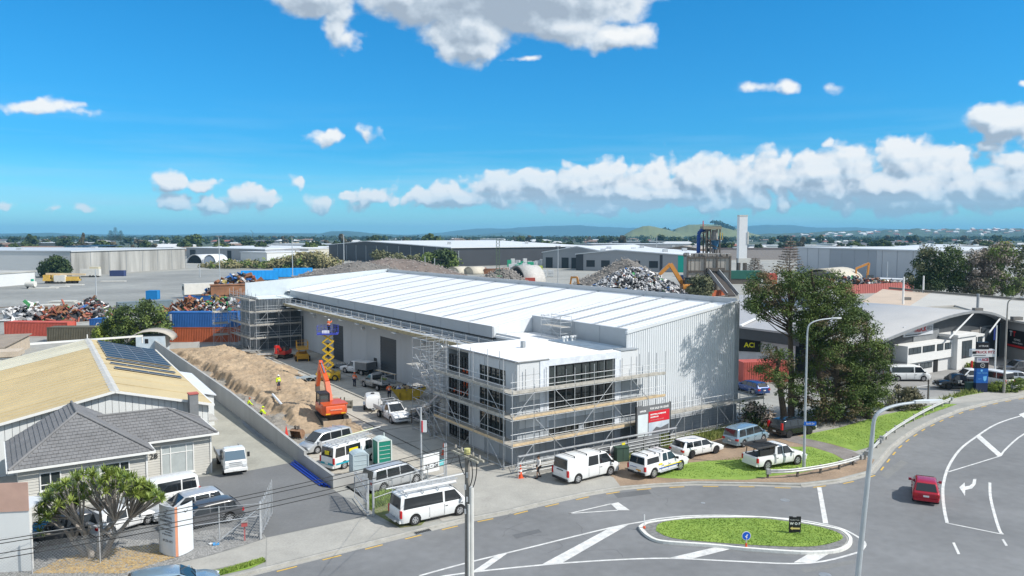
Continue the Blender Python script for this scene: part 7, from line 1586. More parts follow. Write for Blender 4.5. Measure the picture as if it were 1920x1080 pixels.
m = MB(); q = a.lerp(b,.02)+Vector((0,1.3,-1.7)); q2_ = a.lerp(b,.42)+Vector((0,1.3,-1.7)); m.add([q,q2_,q2_-Vector((0,0,1.6)),q-Vector((0,0,1.9))],[(0,1,2,3)]); m.build('opening', DARK, t)
text(t, 'lettering', 'ACE', .9, a.lerp(b,.24)+Vector((0,1.0,-2.5)), (pi/2,0,-.3), M('sign_yellow', (.65,.62,.02), .5, var=0), bold=.03)
m = MB(); m.beam(P[0]+Vector((.2,0,.1)), at(1447,583,6.8), .35, .15); m.beam(at(1447,583,6.8), at(1520,577,7.0), .35, .15); m.build('roof_flashing', WHITE, t)
t = thing('red_container', 'faded red container behind the far corner of the warehouse', 'container', at(1394,718), .15); RC = M('container_faded_red', (.42,.09,.07), .7, var=.12, sc=1.)
vsheet((0,0),(6,0),0,lambda s: 2.6,.3,.04,(0,-1)).build('side_wall', RC, t); MB().box(0,6,.01,2.4,0,2.58).build('box_body', RC, t)
# ---------------------------------------------------------------- vegetation
def leafmesh(name, centers, radii, per, leaf, mat, parent, flat=.8, kind='stuff', up=.35, elong=1.):
    C = np.asarray(centers, float); R = np.asarray(radii, float); n = len(C)
    idx = np.repeat(np.arange(n), per); k = len(idx)
    d = RNG.standard_normal((k,3)); d /= np.linalg.norm(d, axis=1)[:,None]; rr = RNG.random(k)**.45
    P = C[idx]+d*(R[idx]*rr)[:,None]*np.array([1,1,flat])
    nrm = d+RNG.standard_normal((k,3))*.55; nrm[:,2] += up; nrm /= np.linalg.norm(nrm, axis=1)[:,None]
    a = np.cross(nrm, RNG.standard_normal((k,3))); a /= np.linalg.norm(a, axis=1)[:,None]; b = np.cross(nrm, a)
    s = (leaf*RNG.uniform(.6,1.4,k))[:,None]
    V = np.stack([P-a*s, P-b*s*.55/elong+a*s*.1, P+a*s, P+b*s*.55/elong-a*s*.1], 1).reshape(-1,3); F = np.arange(4*k).reshape(-1,4)
    return npmesh(name, V, F, mat, parent, kind)
def inpoly(poly, n):
    P = np.array(poly, float); lo, hi = P.min(0), P.max(0); out = []
    while len(out) < n:
        x, y = RNG.uniform(lo, hi); ins = False; j = len(P)-1
        for i in range(len(P)):
            if (P[i,1] > y) != (P[j,1] > y) and x < (P[j,0]-P[i,0])*(y-P[i,1])/(P[j,1]-P[i,1])+P[i,0]: ins = not ins
            j = i
        if ins: out.append((x, y))
    return out
def crownpts(poly, Y, depth, n): return [np.array(atd(x, y, Y+RNG.uniform(-depth, depth))) for x, y in inpoly(poly, n)]
BARK = M('pine_bark', (.13,.10,.08), .95, var=.3, sc=3, bump=.6); BARKG = M('grey_bark', (.30,.27,.24), .9, var=.25, sc=4, bump=.5)
def fol(name, c1, c2, sc=.5): return M(name, c1, .75, sc=sc, col2=c2, spec=.25, fine=.25)
PINE = fol('pine_foliage', (.034,.066,.02), (.135,.185,.045), .4); PINEB = fol('pine_brown_foliage', (.085,.06,.035), (.20,.165,.09), .6)
BUSH = fol('bush_foliage', (.06,.10,.025), (.20,.26,.07), .5); DARKF = fol('dark_foliage', (.02,.042,.018), (.065,.095,.03), .3); OLIVE = fol('olive_foliage', (.07,.085,.045), (.19,.19,.10), .3); LIME = fol('lime_foliage', (.10,.15,.02), (.28,.34,.06), .6); BARE = fol('bare_twigs', (.15,.12,.10), (.30,.26,.22), .3)
def limbs(parent, base, targets, r0, mat, trunk_top, name='trunk'):
    base = Vector(base); tt = Vector(trunk_top); m = MB(); pts = [base.lerp(tt, i/6)+Vector((RNG.uniform(-.2,.2), RNG.uniform(-.2,.2), 0))*(0 if i in (0,) else 1) for i in range(7)]
    m.path(pts, r0, 8, r0*.3); m.build(name, mat, parent); b = MB()
    for t in targets:
        t = Vector(t); f = min(.95, max(.12, (t.z-base.z)/max(.1, (tt.z-base.z))*.8)); s = base.lerp(tt, f); mid = s.lerp(t, .5)+Vector((0,0,-.15*(t-s).length*.3)); r = r0*.28*(1-f*.5); b.path([s, mid, t], r, 5, r*.3)
    return b.build('branch', mat, parent, kind='stuff')
def pine(label, basepx, poly, n, extra=None, Yoff=0, per=95, brown=.25, tophint=None, r=(.55,1.15), depth=3.):
    b = at(*basepx); t = thing('pine_tree', label, 'tree', b, group='dark pines beside the warehouse'); Y = b.y+Yoff
    C = crownpts(poly, Y, depth, n); R = RNG.uniform(r[0], r[1], n); ib = RNG.random(n) < brown
    loc = np.array(b)
    C = [c-loc for c in C]
    tp = Vector(C[int(np.argmax([c[2] for c in C]))])*.95 if tophint is None else Vector(np.array(atd(tophint[0], tophint[1], Y))-loc)
    limbs(t, (0,0,-.1), [c for c in C[::2]], .38, BARK, tp)
    cg = [c for c, q in zip(C, ib) if not q]; rg = [q for q, w in zip(R, ib) if not w]
    leafmesh('crown', cg, rg, int(per*1.5), .13, PINE, t, .58, elong=1.6)
    cb_ = [c for c, q in zip(C, ib) if q]; rb_ = [q for q, w in zip(R, ib) if w]
    if cb_: leafmesh('brown_sprays', cb_, rb_, int(per*1.1), .12, PINEB, t, .55, elong=1.8)
    return t
pine('left pine with thin see through crown beside the warehouse wall', (1483,786), [(1402,555),(1412,520),(1440,510),(1470,498),(1500,530),(1505,575),(1490,600),(1470,585),(1445,600),(1415,598),(1396,580)], 92, brown=.30, tophint=(1480,505), Yoff=-3.5)
pine('left pine lower', (1470,790), [(1440,640),(1470,655),(1490,690),(1505,740),(1480,760),(1460,735),(1440,720),(1418,700),(1430,670)], 34, brown=.35, tophint=(1455,650), Yoff=-3.5)
bpy.data.objects['pine_tree.001']['label'] = 'low brownish pine sprays at the foot of the left pine'
pine('tallest dark pine in the middle of the group', (1545,790), [(1500,498),(1530,520),(1560,512),(1585,525),(1602,565),(1605,610),(1590,650),(1560,670),(1525,655),(1500,640),(1490,600),(1505,560),(1495,525)], 160, brown=.12, tophint=(1520,505), r=(.7,1.35), Yoff=-2.5)
pine('broad pine behind the grey street lamp', (1575,790), [(1500,655),(1560,650),(1600,640),(1625,690),(1620,745),(1600,800),(1550,802),(1500,796),(1480,750),(1490,700)], 150, brown=.38, tophint=(1560,640), r=(.6,1.25))
pine('right pine with rounded dark crown by the white van', (1630,785), [(1600,575),(1632,590),(1650,625),(1668,660),(1674,700),(1662,740),(1650,765),(1615,790),(1590,760),(1580,700),(1585,620)], 150, brown=.15, tophint=(1622,585), r=(.6,1.3))
t = bpy.data.objects['pine_tree.003']
leafmesh('pink_dead_sprays', [np.array(atd(x,y,77))-np.array(t.location) for x, y in ((1530,662),(1545,668),(1555,660),(1520,720),(1535,725),(1515,745))], [.5]*6, 80, .12, M('pinkish_dead_foliage', (.30,.14,.10), .8, sc=2, col2=(.45,.25,.18)), t)
t = bpy.data.objects['pine_tree.004']; leafmesh('lime_sprays', [np.array(atd(x,y,76))-np.array(t.location) for x, y in ((1648,640),(1653,650),(1620,730),(1640,740),(1600,745),(1585,735),(1650,760))], [.45]*7, 70, .12, LIME, t)
def bush(name, label, basepx, poly, n, r, leaf, mat, per=80, depth=2.5, mat2=None, f2=.3, cat='bush', group=None, trunk=False, Y=None):
    b = at(*basepx); t = thing(name, label, cat, b, group=group); Yc = (Y or b.y); C = [c-np.array(b) for c in crownpts(poly, Yc, depth, n)]; R = RNG.uniform(r[0], r[1], n); q = RNG.random(n) < (f2 if mat2 else 0)
    limbs(t, (0,0,-.1), [c for c in C[::3]], max(.08, r[1]*.14), BARKG, Vector(C[int(np.argmax([c[2] for c in C]))])*.7)
    leafmesh('crown', [c for c, w in zip(C, q) if not w], [c for c, w in zip(R, q) if not w], per, leaf, mat, t)
    if mat2 and q.any(): leafmesh('light_sprays', [c for c, w in zip(C, q) if w], [c for c, w in zip(R, q) if w], per, leaf, mat2, t)
    return t
bush('bush', 'large green bush before the scrap heap left of the stacked containers', (250,648), [(195,612),(205,585),(235,575),(270,568),(300,575),(312,600),(310,640),(290,650),(255,640),(215,635)], 130, (.8,1.6), .19, BUSH, mat2=DARKF, f2=.45, per=100)
bush('bush', 'light green bush behind the ridge of the yellow factory roof', (215,648), [(172,632),(185,615),(210,605),(240,612),(262,625),(268,642),(235,645),(190,645)], 60, (.5,1.0), .16, LIME, mat2=BUSH, f2=.5, per=90)
bush('tree', 'rounded dark tree before the corner of the streaked concrete warehouse', (100,520), [(75,505),(82,492),(95,485),(110,484),(122,492),(127,505),(120,513),(80,514)], 70, (1.6,3.0), .5, DARKF, per=110, depth=6, cat='tree')
bush('shrub', 'grey green shrub in front of the concrete crusher building', (1311,556), [(1292,545),(1294,530),(1305,520),(1318,516),(1330,528),(1335,545),(1325,556),(1300,556)], 46, (1.2,2.2), .35, OLIVE, per=110, depth=3, Y=226)
bush('bush', 'row of grey green shrubs in front of the black warehouse', (760,505), [(700,486),(705,472),(725,474),(750,480),(790,482),(795,505),(740,500)], 46, (2,3.6), .7, OLIVE, per=90, depth=10, group='shrubs below the black warehouse'); bush('bush', 'tall rounded shrubs right of centre before the black warehouse', (835,508), [(795,500),(800,480),(825,470),(845,472),(858,490),(855,508),(810,512)], 60, (2,3.8), .7, BUSH, mat2=DARKF, f2=.5, per=90, depth=10, group='shrubs below the black warehouse')
bush('bush', 'straw coloured weedy bank behind the gravel heap', (560,502), [(370,500),(430,494),(520,490),(560,478),(600,478),(640,490),(640,500),(440,504)], 190, (2.2,4.2), .8, fol('straw_foliage', (.16,.15,.07), (.34,.31,.17), .12), mat2=BUSH, f2=.3, per=70, depth=14)
# far right trees
FR = [('conifer with open dark crown left of the roadside tree row', (1745,560), [(1702,530),(1705,510),(1720,480),(1735,462),(1752,470),(1765,500),(1770,535),(1740,552)], 90, DARKF, OLIVE), ('dense dark tree second from the left in the roadside row', (1785,560), [(1755,540),(1758,480),(1780,462),(1800,470),(1812,500),(1805,545)], 90, DARKF, PINE),
      ('greyish leafless tree in the middle of the roadside row', (1835,562), [(1805,548),(1808,505),(1825,475),(1848,468),(1862,490),(1868,530),(1855,556)], 90, BARE, OLIVE), ('tall green topped tree near the right edge of the row', (1880,562), [(1850,545),(1855,500),(1862,462),(1885,455),(1902,470),(1912,510),(1908,552)], 95, BUSH, BARE), ('dark tree cut by the right edge of the row', (1930,562), [(1900,548),(1905,500),(1912,465),(1940,452),(1965,480),(1960,550)], 80, OLIVE, DARKF)]
for lab, b, po, n, m1, m2 in FR: bush('tree', lab, b, po, n, (1.1,2.3), .27, m1, mat2=m2, f2=.35, per=95, depth=6, cat='tree', group='mixed trees beyond the pale roof', Y=205)
# araucarias: tiers of drooping branches
def araucaria(label, base, h, w, mat=BARE, tiers=11, g='bare tiered conifers'):
    t = thing('norfolk_pine', label, 'tree', base, group=g); MB().tube((0,0,0),(0,0,h),w*.05,8,w*.012).build('trunk', BARK, t); m = MB(); C = []
    for i in range(tiers):
        z = h*(.28+.70*i/tiers); r = w*(1-.80*i/tiers)*RNG.uniform(.8,1.1)
        for k in range(7):
            a = 2*pi*(k+RNG.random())/7; e = Vector((r*cos(a), r*sin(a), z+r*.10)); m.path([(0,0,z), (e.x*.5,e.y*.5,z-.04*r), e], w*.02, 4, w*.006); C += [np.array(e)*f+np.array([0,0,z*(1-f)]) for f in (.55,.8,1.)]
    m.build('branch', BARK, t, kind='stuff'); leafmesh('crown', C, [w*.10]*len(C), 16, w*.05, mat, t, .5, elong=2); return t
p = at(1415,530); araucaria('bare tiered conifer left of the other behind the pines', p, 18.5-(492-441)/1463*p.y*.0-(p.y*.0)-8.5, 4.6)
p = at(1480,524); araucaria('taller bare tiered conifer in front of the grey warehouse', p, 18.5-(447-441)/1463*p.y, 6.0)
p = at(1735,560); 
for x, y, hh, lab in ((208,470,15,'left tip of the cluster of tall conifers on the skyline'),(217,470,19,'tallest conifer of the skyline cluster'),(227,470,16,'right conifer of the skyline cluster')):
    q = at(x, 459); araucaria(lab, (q.x,q.y,0), (18.5+(441-(425 if hh > 18 else 431))/1463*q.y), 9, DARKF, 12, 'tall conifers on the skyline')
# branching tree by the sign pillar: forked pale stems carrying rosettes of strap leaves
def rosette_tree():
    b = at(180,1045); t = thing('dragon_tree', 'branching tree with rosettes of strap leaves left of the sign pillar', 'tree', b); m = MB(); tips = []; o = np.array(b)
    fan = []
    for k in range(185):
        a = RNG.uniform(-1,1); dome = sqrt(max(0,1-a*a)); x = 188+118*a; ytop = 962-78*dome; y = ytop+RNG.random()**1.6*(34+22*dome); 
        if x < 150: y += 20*(150-x)/80*RNG.random()
        if x > 235: y = min(y, 928-(0 if x < 260 else -8))
        if 175 < x < 235 and y > 925: continue
        fan.append(Vector(np.array(atd(x, y, b.y+RNG.uniform(-1.9,1.9)))-o))
    hubs = []
    roots = [Vector((-.2,0,0)), Vector((.15,.1,0)), Vector((.5,-.1,0)), Vector((-.6,.2,0))]
    lv1 = [Vector((-.6,.1,1.2)), Vector((.2,.2,1.3)), Vector((1.1,-.1,1.25)), Vector((-1.5,.3,.9))]
    for r_, l in zip(roots, lv1): m.path([r_, r_.lerp(l,.5)+Vector((0,0,.05)), l], .20, 9, .14)
    for l in lv1:
        for k in range(4): e = l+Vector((RNG.uniform(-.9,.9)+(.3 if l.x > 0 else -.3), RNG.uniform(-.8,.8), RNG.uniform(.6,1.1))); m.path([l, l.lerp(e,.5)+Vector((.05,.0,-.03)), e], .12, 7, .07); hubs.append(e)
    for f in fan:
        h = min(hubs, key=lambda q: (q-f).length+.3*abs(q.z-f.z+.8)); m.path([h, h.lerp(f,.5)+Vector((0,0,-.08)), f-Vector((0,0,.1))], .05, 5, .03)
    m.build('trunk', BARKG, t)
    V, F = [], []; n = 0
    for f in fan:
        c = np.array(f)
        for k in range(34):
            a = RNG.uniform(0,2*pi); e = RNG.uniform(-.25,1.25); L = RNG.uniform(.38,.58); w = .034; d = np.array([cos(a)*cos(e), sin(a)*cos(e), sin(e)]); s = np.array([-sin(a), cos(a), 0])*w; mid = c+d*L*.55; tip = c+d*L+np.array([0,0,-.14*L*(1.3-e)])
            V += [c-s*.6, c+s*.6, mid+s, mid-s, tip]; F.append((n,n+1,n+2,n+3)); F.append((n+3,n+2,n+4,n+4)); n += 5
    quads = np.array([f for f in F if f[2] != f[3]]); tris = np.array([f[:3] for f in F if f[2] == f[3]])
    SL = M('strap_leaf', (.11,.17,.025), .55, sc=1.0, col2=(.27,.33,.07), spec=.35)
    me = bpy.data.meshes.new('strap_leaves'); me.from_pydata([tuple(v) for v in V], [], [tuple(q) for q in quads]+[tuple(q) for q in tris]); me.materials.append(SL); link('strap_leaves', me, t, 'stuff'); return t
rosette_tree()
bush('bush', 'scrubby growth behind the wire fence right of the pines', (1700,765), [(1655,760),(1665,735),(1690,722),(1715,728),(1730,742),(1735,758),(1700,766),(1665,770)], 50, (.4,.8), .12, fol('scrub_foliage', (.09,.09,.05), (.24,.22,.14), .8), per=80, depth=1.5)
bush('bush', 'round yellow green shrub beside the white office porch', (1823,692), [(1815,690),(1816,678),(1826,675),(1833,684),(1830,693)], 12, (.4,.7), .14, LIME, per=90, depth=.6)
bush('bush', 'flax like clump between the right grey pole and the guardrail', (1870,732), [(1850,738),(1855,724),(1885,718),(1920,712),(1935,725),(1880,738)], 40, (.4,.8), .14, BUSH, mat2=LIME, f2=.4, per=70, depth=1.2)
bush('bush', 'dark undergrowth at the warehouse corner below the low scaffold', (1400,800), [(1395,800),(1393,770),(1410,755),(1440,770),(1460,790),(1440,805)], 40, (.5,1.0), .14, DARKF, mat2=BARE, f2=.4, per=70, depth=1.5)
t = thing('wire_fence', 'wire fence with two dark gate posts behind the far footpath', 'fence'); a, b = at(1655,772), at(1742,755)
for k, s_ in enumerate((0,.28,.32,.62,.97,1.0)): c = a.lerp(b, s_); MB().tube((c.x,c.y,0),(c.x,c.y,2.6 if k in (2,4) else 2.0),.09 if k in (2,4) else .035,8).build('post', GRIME if k in (2,4) else GALV, t)
pipe(t, 'top_rail', (a.x,a.y,2.0), (b.x,b.y,2.0), .025, GALV); chain('wire_mesh', t, a.xy, b.xy, .05, 1.95, .25)

# ---------------------------------------------------------------- scrap yard and buildings beyond
def container(label, p, rz, L, mat, z=0, logo=None, g='shipping containers in the yards', doors=False, name='container'):
    t = thing(name, label, 'container', (p[0], p[1], z), rz, g); W_ = 2.44; H = 2.59
    for s, nm in ((0,-1),(W_,1)): vsheet((.1,s),(L-.1,s),.12,lambda q: H-.1,.28,.045,(0,nm)).build('side_wall', mat, t)
    m = MB(); m.box(.06,L-.06,.05,W_-.05,.1,H-.03); m.build('box_body', mat, t)
    m = MB()
    for x in (0,L):
        for y in (0,W_): m.box(x-.07,x+.07,y-.07,y+.07,0,H)
    for y in (0,W_): m.box(.07,L-.07,y-.06,y+.06,0,.14); m.box(.07,L-.07,y-.06,y+.06,H-.12,H)
    m.build('corner_frame', mat, t)
    for k in range(2): MB().box(-.06,-.02,.1+1.14*k,1.2+1.14*k,.15,H-.15).build('door', mat, t)
    m = MB()
    for y in (.4,.9,1.5,2.0): m.tube((-.1,y,.15),(-.1,y,H-.1),.03,6)
    m.build('lock_rod', GALV, t); return t
CBL = M('container_blue', (.03,.13,.38), .6, var=.12, sc=.7); COR = M('container_orange', (.46,.12,.05), .65, var=.12, sc=.7); CRD = M('container_red', (.50,.10,.07), .7, var=.12, sc=.5); CGR = M('container_grey', (.16,.21,.24), .6, var=.12); CDB = M('container_dark_blue', (.04,.06,.16), .6, var=.1); COL_ = M('container_olive', (.12,.11,.08), .8, var=.15); CRU = M('container_rust', (.27,.13,.07), .85, var=.3, sc=.6); CW_ = M('container_white', (.62,.61,.57), .6, var=.06)
c1 = container('orange container at the bottom of the two stacked by the clay heap', (-59.8,134.4), .02, 12.2, COR)
c2 = container('blue container stacked on top of the orange one', (-59.8,134.4), .02, 12.2, CBL, 2.6)
for t_ in (c1, c2): MB().box(.55,.95,-.06,-.05,.4,2.3).build('white_lettering_strip', M('worn_white_print', (.55,.58,.62), .7, var=.4, sc=6), t_)
c3 = container('long faded red container at the far left behind the factory', (-93.5,143.0), -.09, 12.2, CRD); c4 = container('olive container before the red one at the left', (-80.6,134.5), .04, 9.0, COL_)
c5 = container('dark blue container with round white marks behind the olive one', (-80.5,148), .02, 6.1, CBL); m = MB(); n = 20
for cx_, r0_ in ((1.6,.45),(4.2,.75)):
    for i in range(n-4): a, b = 2*pi*i/n+.6, 2*pi*(i+1)/n+.6; m.add([(cx_+r0_*cos(a),-.06,1.4+r0_*sin(a)),(cx_+r0_*cos(b),-.06,1.4+r0_*sin(b)),(cx_+(r0_-.12)*cos(b),-.06,1.4+(r0_-.12)*sin(b)),(cx_+(r0_-.12)*cos(a),-.06,1.4+(r0_-.12)*sin(a))],[(0,1,2,3)])
m.build('round_mark', TW, c5)
p = at(222,588); c6 = container('grey reefer container standing behind the large green bush', (p.x,p.y), .62, 12.2, CGR); p = at(274,562); container('small bright blue tank container on the yard behind the grey reefer', (p.x,p.y), .1, 3.0, M('bright_blue', (.01,.20,.50), .5, var=.05)); p = at(206,518); container('dark blue container at the foot of the streaked concrete wall', (p.x,p.y), .05, 6.1, CDB)
for i, (x, y, L_, mt, z, lab) in enumerate([(868,512,6.1,CRD,0,'red container leftmost in the row beyond the roof'),(888,512,6.1,COR,0,'orange container second in the row beyond the roof'),(908,514,6.1,CRU,0,'rusty dark container third in the row beyond the roof'),(930,513,6.1,COR,0,'orange container fourth in the row beyond the roof'),(978,534,5,CRD,0,'short red box beside the arched dark shed opening'),(345,574,6.1,CBL,0,'blue bin container under the white trailer'),(362,574,5,CBL,0,'second blue bin beside the first under the white trailer'),(1280,548,4.5,CDB,0,'navy blue box at the left side of the crusher building')]):
    p = at(x,y); container(lab, (p.x,p.y), .03, L_, mt, z)
p = at(1279,545); container('navy blue box stacked above the one beside the crusher building', (p.x,p.y), .03, 4.5, CDB, 2.6)
def trailer(label, p, rz, L, h, mat, z0=1.1, cat='trailer'):
    t = thing('truck_trailer', label, cat, (p.x,p.y,0), rz, 'parked truck trailers'); MB().box(0,L,0,2.5,z0,z0+h).build('body', mat, t); MB().box(.2,L-.2,.3,2.2,z0-.3,z0).build('chassis', BLACKP, t)
    for x in (L-1.2,L-2.5,L-3.8):
        for y in (.15,2.35): MB().tube((x,y-.15,.5),(x,y+.15,.5),.5,10).build('wheel', TYRE, t)
    MB().box(-.03,0,.1,1.22,z0+.1,z0+h-.1).build('door', mat, t); MB().box(-.03,0,1.28,2.4,z0+.1,z0+h-.1).build('door', mat, t); return t
p = at(346,560); tw = trailer('long white box trailer parked in the left scrap yard', p, .66, 24, 3.2, CW_); MB().tube((-.04,1.25,3.0),(-.06,1.25,3.0),.7,16).build('round_logo', DARK, tw)
BT = M('tipper_blue', (.015,.30,.74), .45, var=.12, sc=.4)
for (x, y, L_, rz, lab) in ((452,530,14,.32,'bright blue tipper trailer left of the pair behind the annex'),(513,524,16,.36,'bright blue tipper trailer right of the pair near the gravel heap')):
    p = at(x,y); t = trailer(lab, p, rz, L_, 3.6, BT, 1.0)
    for k in range(9): MB().box(.5+k*(L_-1)/9,.62+k*(L_-1)/9,-.08,0,1.1,4.5).build('rib', BT, t)
# rail yard things
YC = M('crane_yellow', (.58,.38,.08), .6, var=.15); p = at(80,532); t = thing('crane_truck', 'yellow mobile crane carrier parked by the round dark tree', 'crane', p, .14)
MB().box(0,13,0,2.6,1.0,1.7).build('chassis', YC, t); MB().box(.1,2.4,.1,2.5,1.7,3.3).build('cab', YC, t); MB().box(.05,.1,.3,2.3,2.2,3.1).build('windscreen', GLASS, t); MB().box(3.2,6.0,.3,2.3,1.7,3.3).build('crane_house', YC, t); span(t, 'boom', (.8,1.3,3.7), (15,1.3,3.4), .8, .7, M('boom_cream', (.60,.48,.32), .6)); MB().box(8,12.5,.2,2.4,1.7,2.6).build('counterweight', YC, t)
for x in (1.3,3,8,9.6,11.4):
    for y in (.1,2.5): MB().tube((x,y-.2,.55),(x,y+.2,.55),.55,10).build('wheel', TYRE, t)
for (x, y, L_, h_, mt, lab) in ((150,520,8,3.0,CW_,'white truck body behind the yellow crane boom'),(101,532,4,2.6,CW_,'white box bin in front of the yellow crane'),(168,517,4,3.4,M('lorry_cream',(.6,.55,.4),.6),'cream lorry cab beside the streaked concrete wall')):
    p = at(x,y); t = trailer(lab, p, .1, L_, h_, mt, .6)
p = at(58,541); t = thing('water_tank', 'white tank on legs at the end of the low left shed', 'tank', p); MB().tube((-1.6,0,1.6),(1.6,0,1.6),1.0,14).build('tank', CW_, t); MB().box(-1.2,-1,-.5,.5,0,.8).box(1,1.2,-.5,.5,0,.8).build('leg', BLACKP, t); MB().box(.2,1.0,-.3,.3,2.5,3.3).build('green_hatch', M('hatch_green', (.02,.35,.22), .6), t)
SLB = M('pale_precast', (.55,.54,.50), .85, var=.08)
for i, (x, y, L_, h_) in enumerate(((82,541,9,.4),(112,538,6,.4),(140,535,6,.4),(213,528,9,.6),(92,576,5,1.0),(120,572,7,1.4),(138,571,8,1.2))):
    p = at(x,y); t = thing('precast_stack', ['long pale slab on the rail yard below the white bin','short pale slab on the rail yard right of the long one','pale slab on the rail yard below the white truck','pale slab near the dark blue container','short stack of pale beams nearest the left edge','stack of pale beams in the middle of the rail yard front','stack of pale beams right of the middle stack'][i], 'slabs', p, .15, 'pale slab stacks on the rail yard'); nl = max(1, int(h_/.4))
    for k in range(nl):
        for j in range(3): MB().box(-L_/2+.2*j*k,L_/2-.3*k,-1.2+.85*j,-.4+.85*j,.42*k+.02,.42*k+.32).build('slab', SLB, t)
m_ = M('rail_rust', (.14,.11,.09), .8, var=.2)
for i, (a, b) in enumerate((((-200,612),(330,578)),((-200,600),(300,572)),((-260,590),(120,571)))):
    p, q = at(*a), at(*b); o = MB().beam((p.x,p.y,.08),(q.x,q.y,.08),.9,.14).build('rail_track', m_, None, kind='structure')
# scrap heaps and gravel
def heap_mesh(name, label, px, py, rx, ry, h, mat, cat='heap', rough=.12, group=None, seed=0):
    p = at(px, py); n = 44; xs = np.linspace(-1,1,n); X, Yg = np.meshgrid(xs, xs); r = np.sqrt(X**2+Yg**2); a = np.arctan2(Yg,X)
    rr = 1+.12*np.sin(3*a+seed)+.08*np.sin(5*a+2*seed); Z = h*np.clip(1-(r/rr)**1.25,0,1); Z = Z*(1+.18*np.sin(4*X+seed)*np.cos(3*Yg+seed))+rough*h*RNG.standard_normal(X.shape)*.25*(Z > 0)-.3*(Z <= 0)
    V = np.stack([X*rx, Yg*ry, Z], 2).reshape(-1,3); i = np.arange(n*n).reshape(n,n); F = np.stack([i[:-1,:-1], i[:-1,1:], i[1:,1:], i[1:,:-1]], -1).reshape(-1,4)
    k = 2600; q = V[RNG.integers(0,len(V),k)]+RNG.uniform(-.5,.5,(k,3)); q = q[q[:,2] > .2]; k = len(q); s_ = RNG.uniform(.15,.55,(k,1,1)); T = np.array([(1,0,0),(-.5,.8,0),(-.5,-.8,.2),(0,0,.9)])[None]*s_*RNG.uniform(.7,1.3,(k,4,3))+q[:,None,:]
    F2 = np.array([(0,1,3),(1,2,3),(2,0,3)])[None]+4*np.arange(k)[:,None,None]
    o = npmesh(name, V, F, mat, kind='stuff'); o.location = (p.x, p.y+ry*.6, 0); npmesh('heap_stones', T.reshape(-1,3), F2.reshape(-1,3), M('heap_stone', (.14,.13,.12), .9, sc=2, col2=(.36,.34,.32)), o, 'stuff'); return tag(o, label, cat, group)
GH = M('heap_gravel', (.16,.15,.14), .95, var=.2, sc=.5, bump=1., bsc=3, fine=.35); GH2 = M('heap_brown_gravel', (.17,.14,.125), .95, var=.2, sc=.5, bump=1., bsc=3, fine=.35)
hp_g = 'gravel heaps beyond the warehouse roof'
heap_mesh('gravel_heap', 'low wide gravel heap behind the blue trailers', 655, 536, 34, 22, 7.8, GH, group=hp_g, seed=1); heap_mesh('gravel_heap', 'second gravel heap running behind the roof parapet', 725, 532, 34, 26, 9.8, GH2, group=hp_g, seed=2)
heap_mesh('gravel_heap', 'small gravel heap in front of the row of red containers', 935, 540, 13, 10, 6.5, GH, group=hp_g, seed=3); heap_mesh('gravel_heap', 'gravel heap behind the shredded metal heap', 1175, 546, 20, 14, 9.5, GH, group=hp_g, seed=4)
SCM = [M('scrap_white', (.55,.55,.56), .6, .2), M('scrap_grey', (.25,.25,.26), .6, .3), M('scrap_black', (.03,.03,.035), .7), M('scrap_rust', (.22,.10,.05), .85), M('scrap_red', (.30,.09,.06), .7), M('scrap_green', (.06,.28,.10), .6), M('scrap_blue', (.03,.12,.35), .6), M('scrap_yellow', (.35,.27,.08), .6)]
def scrap(name, label, cx, cyy, rx, ry, h, n, size, weights, long_=1.8, z0=0, seed=0):
    t = thing(name, label, 'scrap', (cx, cyy, z0)); MBs = [MB() for _ in SCM]; r = random.Random(seed)
    for k in range(n):
        a = r.uniform(0,2*pi); q = sqrt(r.random()); x, y = rx*q*cos(a), ry*q*sin(a); zt = h*max(0,1-q**1.5); z = zt+r.uniform(-.2,.35)*size
        s = size*r.uniform(.3,1.2); j = r.choices(range(len(SCM)), weights)[0]
        MBs[j].obox((x,y,max(.1,z)),(s*r.uniform(.8,long_),s*r.uniform(.3,.8),s*r.uniform(.08,.45)),Euler((r.uniform(-1,1),r.uniform(-1,1),r.uniform(0,6))).to_matrix())
    for mb, mt in zip(MBs, SCM):
        if mb.v: mb.build('scrap_pieces', mt, t, kind='stuff')
    m = MB(); nn = 16; V = [(rx*.95*cos(2*pi*i/nn), ry*.95*sin(2*pi*i/nn), 0) for i in range(nn)]+[(rx*.5*cos(2*pi*i/nn), ry*.5*sin(2*pi*i/nn), h*.55) for i in range(nn)]+[(0,0,h*.85)]
    m.add(V, [(i,(i+1)%nn,nn+(i+1)%nn,nn+i) for i in range(nn)]+[(nn+i,nn+(i+1)%nn,2*nn) for i in range(nn)]); m.build('heap_core', SCM[2], t); return t
p = at(1195,560); scrap('metal_heap', 'big heap of shredded white and grey metal beyond the roof', p.x, p.y+6, 16.5, 10, 8.6, 3600, 1.0, [9,4,6,.4,.2,.1,.3,.3], 1.5, seed=1)
p = at(1265,556); scrap('metal_heap', 'low dark scrap spread right of the shredded metal heap', p.x, p.y+5, 10, 7, 2.6, 500, 1.0, [3,5,8,2,1,0,1,0], seed=2)
p = at(1590,545); scrap('metal_heap', 'long scrap line behind the red wall below the orange grab machine', p.x+4, p.y+10, 26, 6, 3.6, 1100, 1.4, [4,4,8,4,2,.3,1,.3], seed=3)
p = at(345,610); scrap('scrap_heap', 'tangled heap of rusty cut steel behind the blue container', p.x, p.y+4, 7.5, 6, 4.8, 900, .9, [.5,1,3,12,2,.2,.2,.2], 4, seed=4)
p = at(405,610); scrap('scrap_heap', 'mixed coloured scrap heap before the tall light mast', p.x, p.y+4, 8.5, 6, 5.4, 800, 1.1, [4,4,4,4,1.2,1.2,.6,1.6], 2, seed=5)
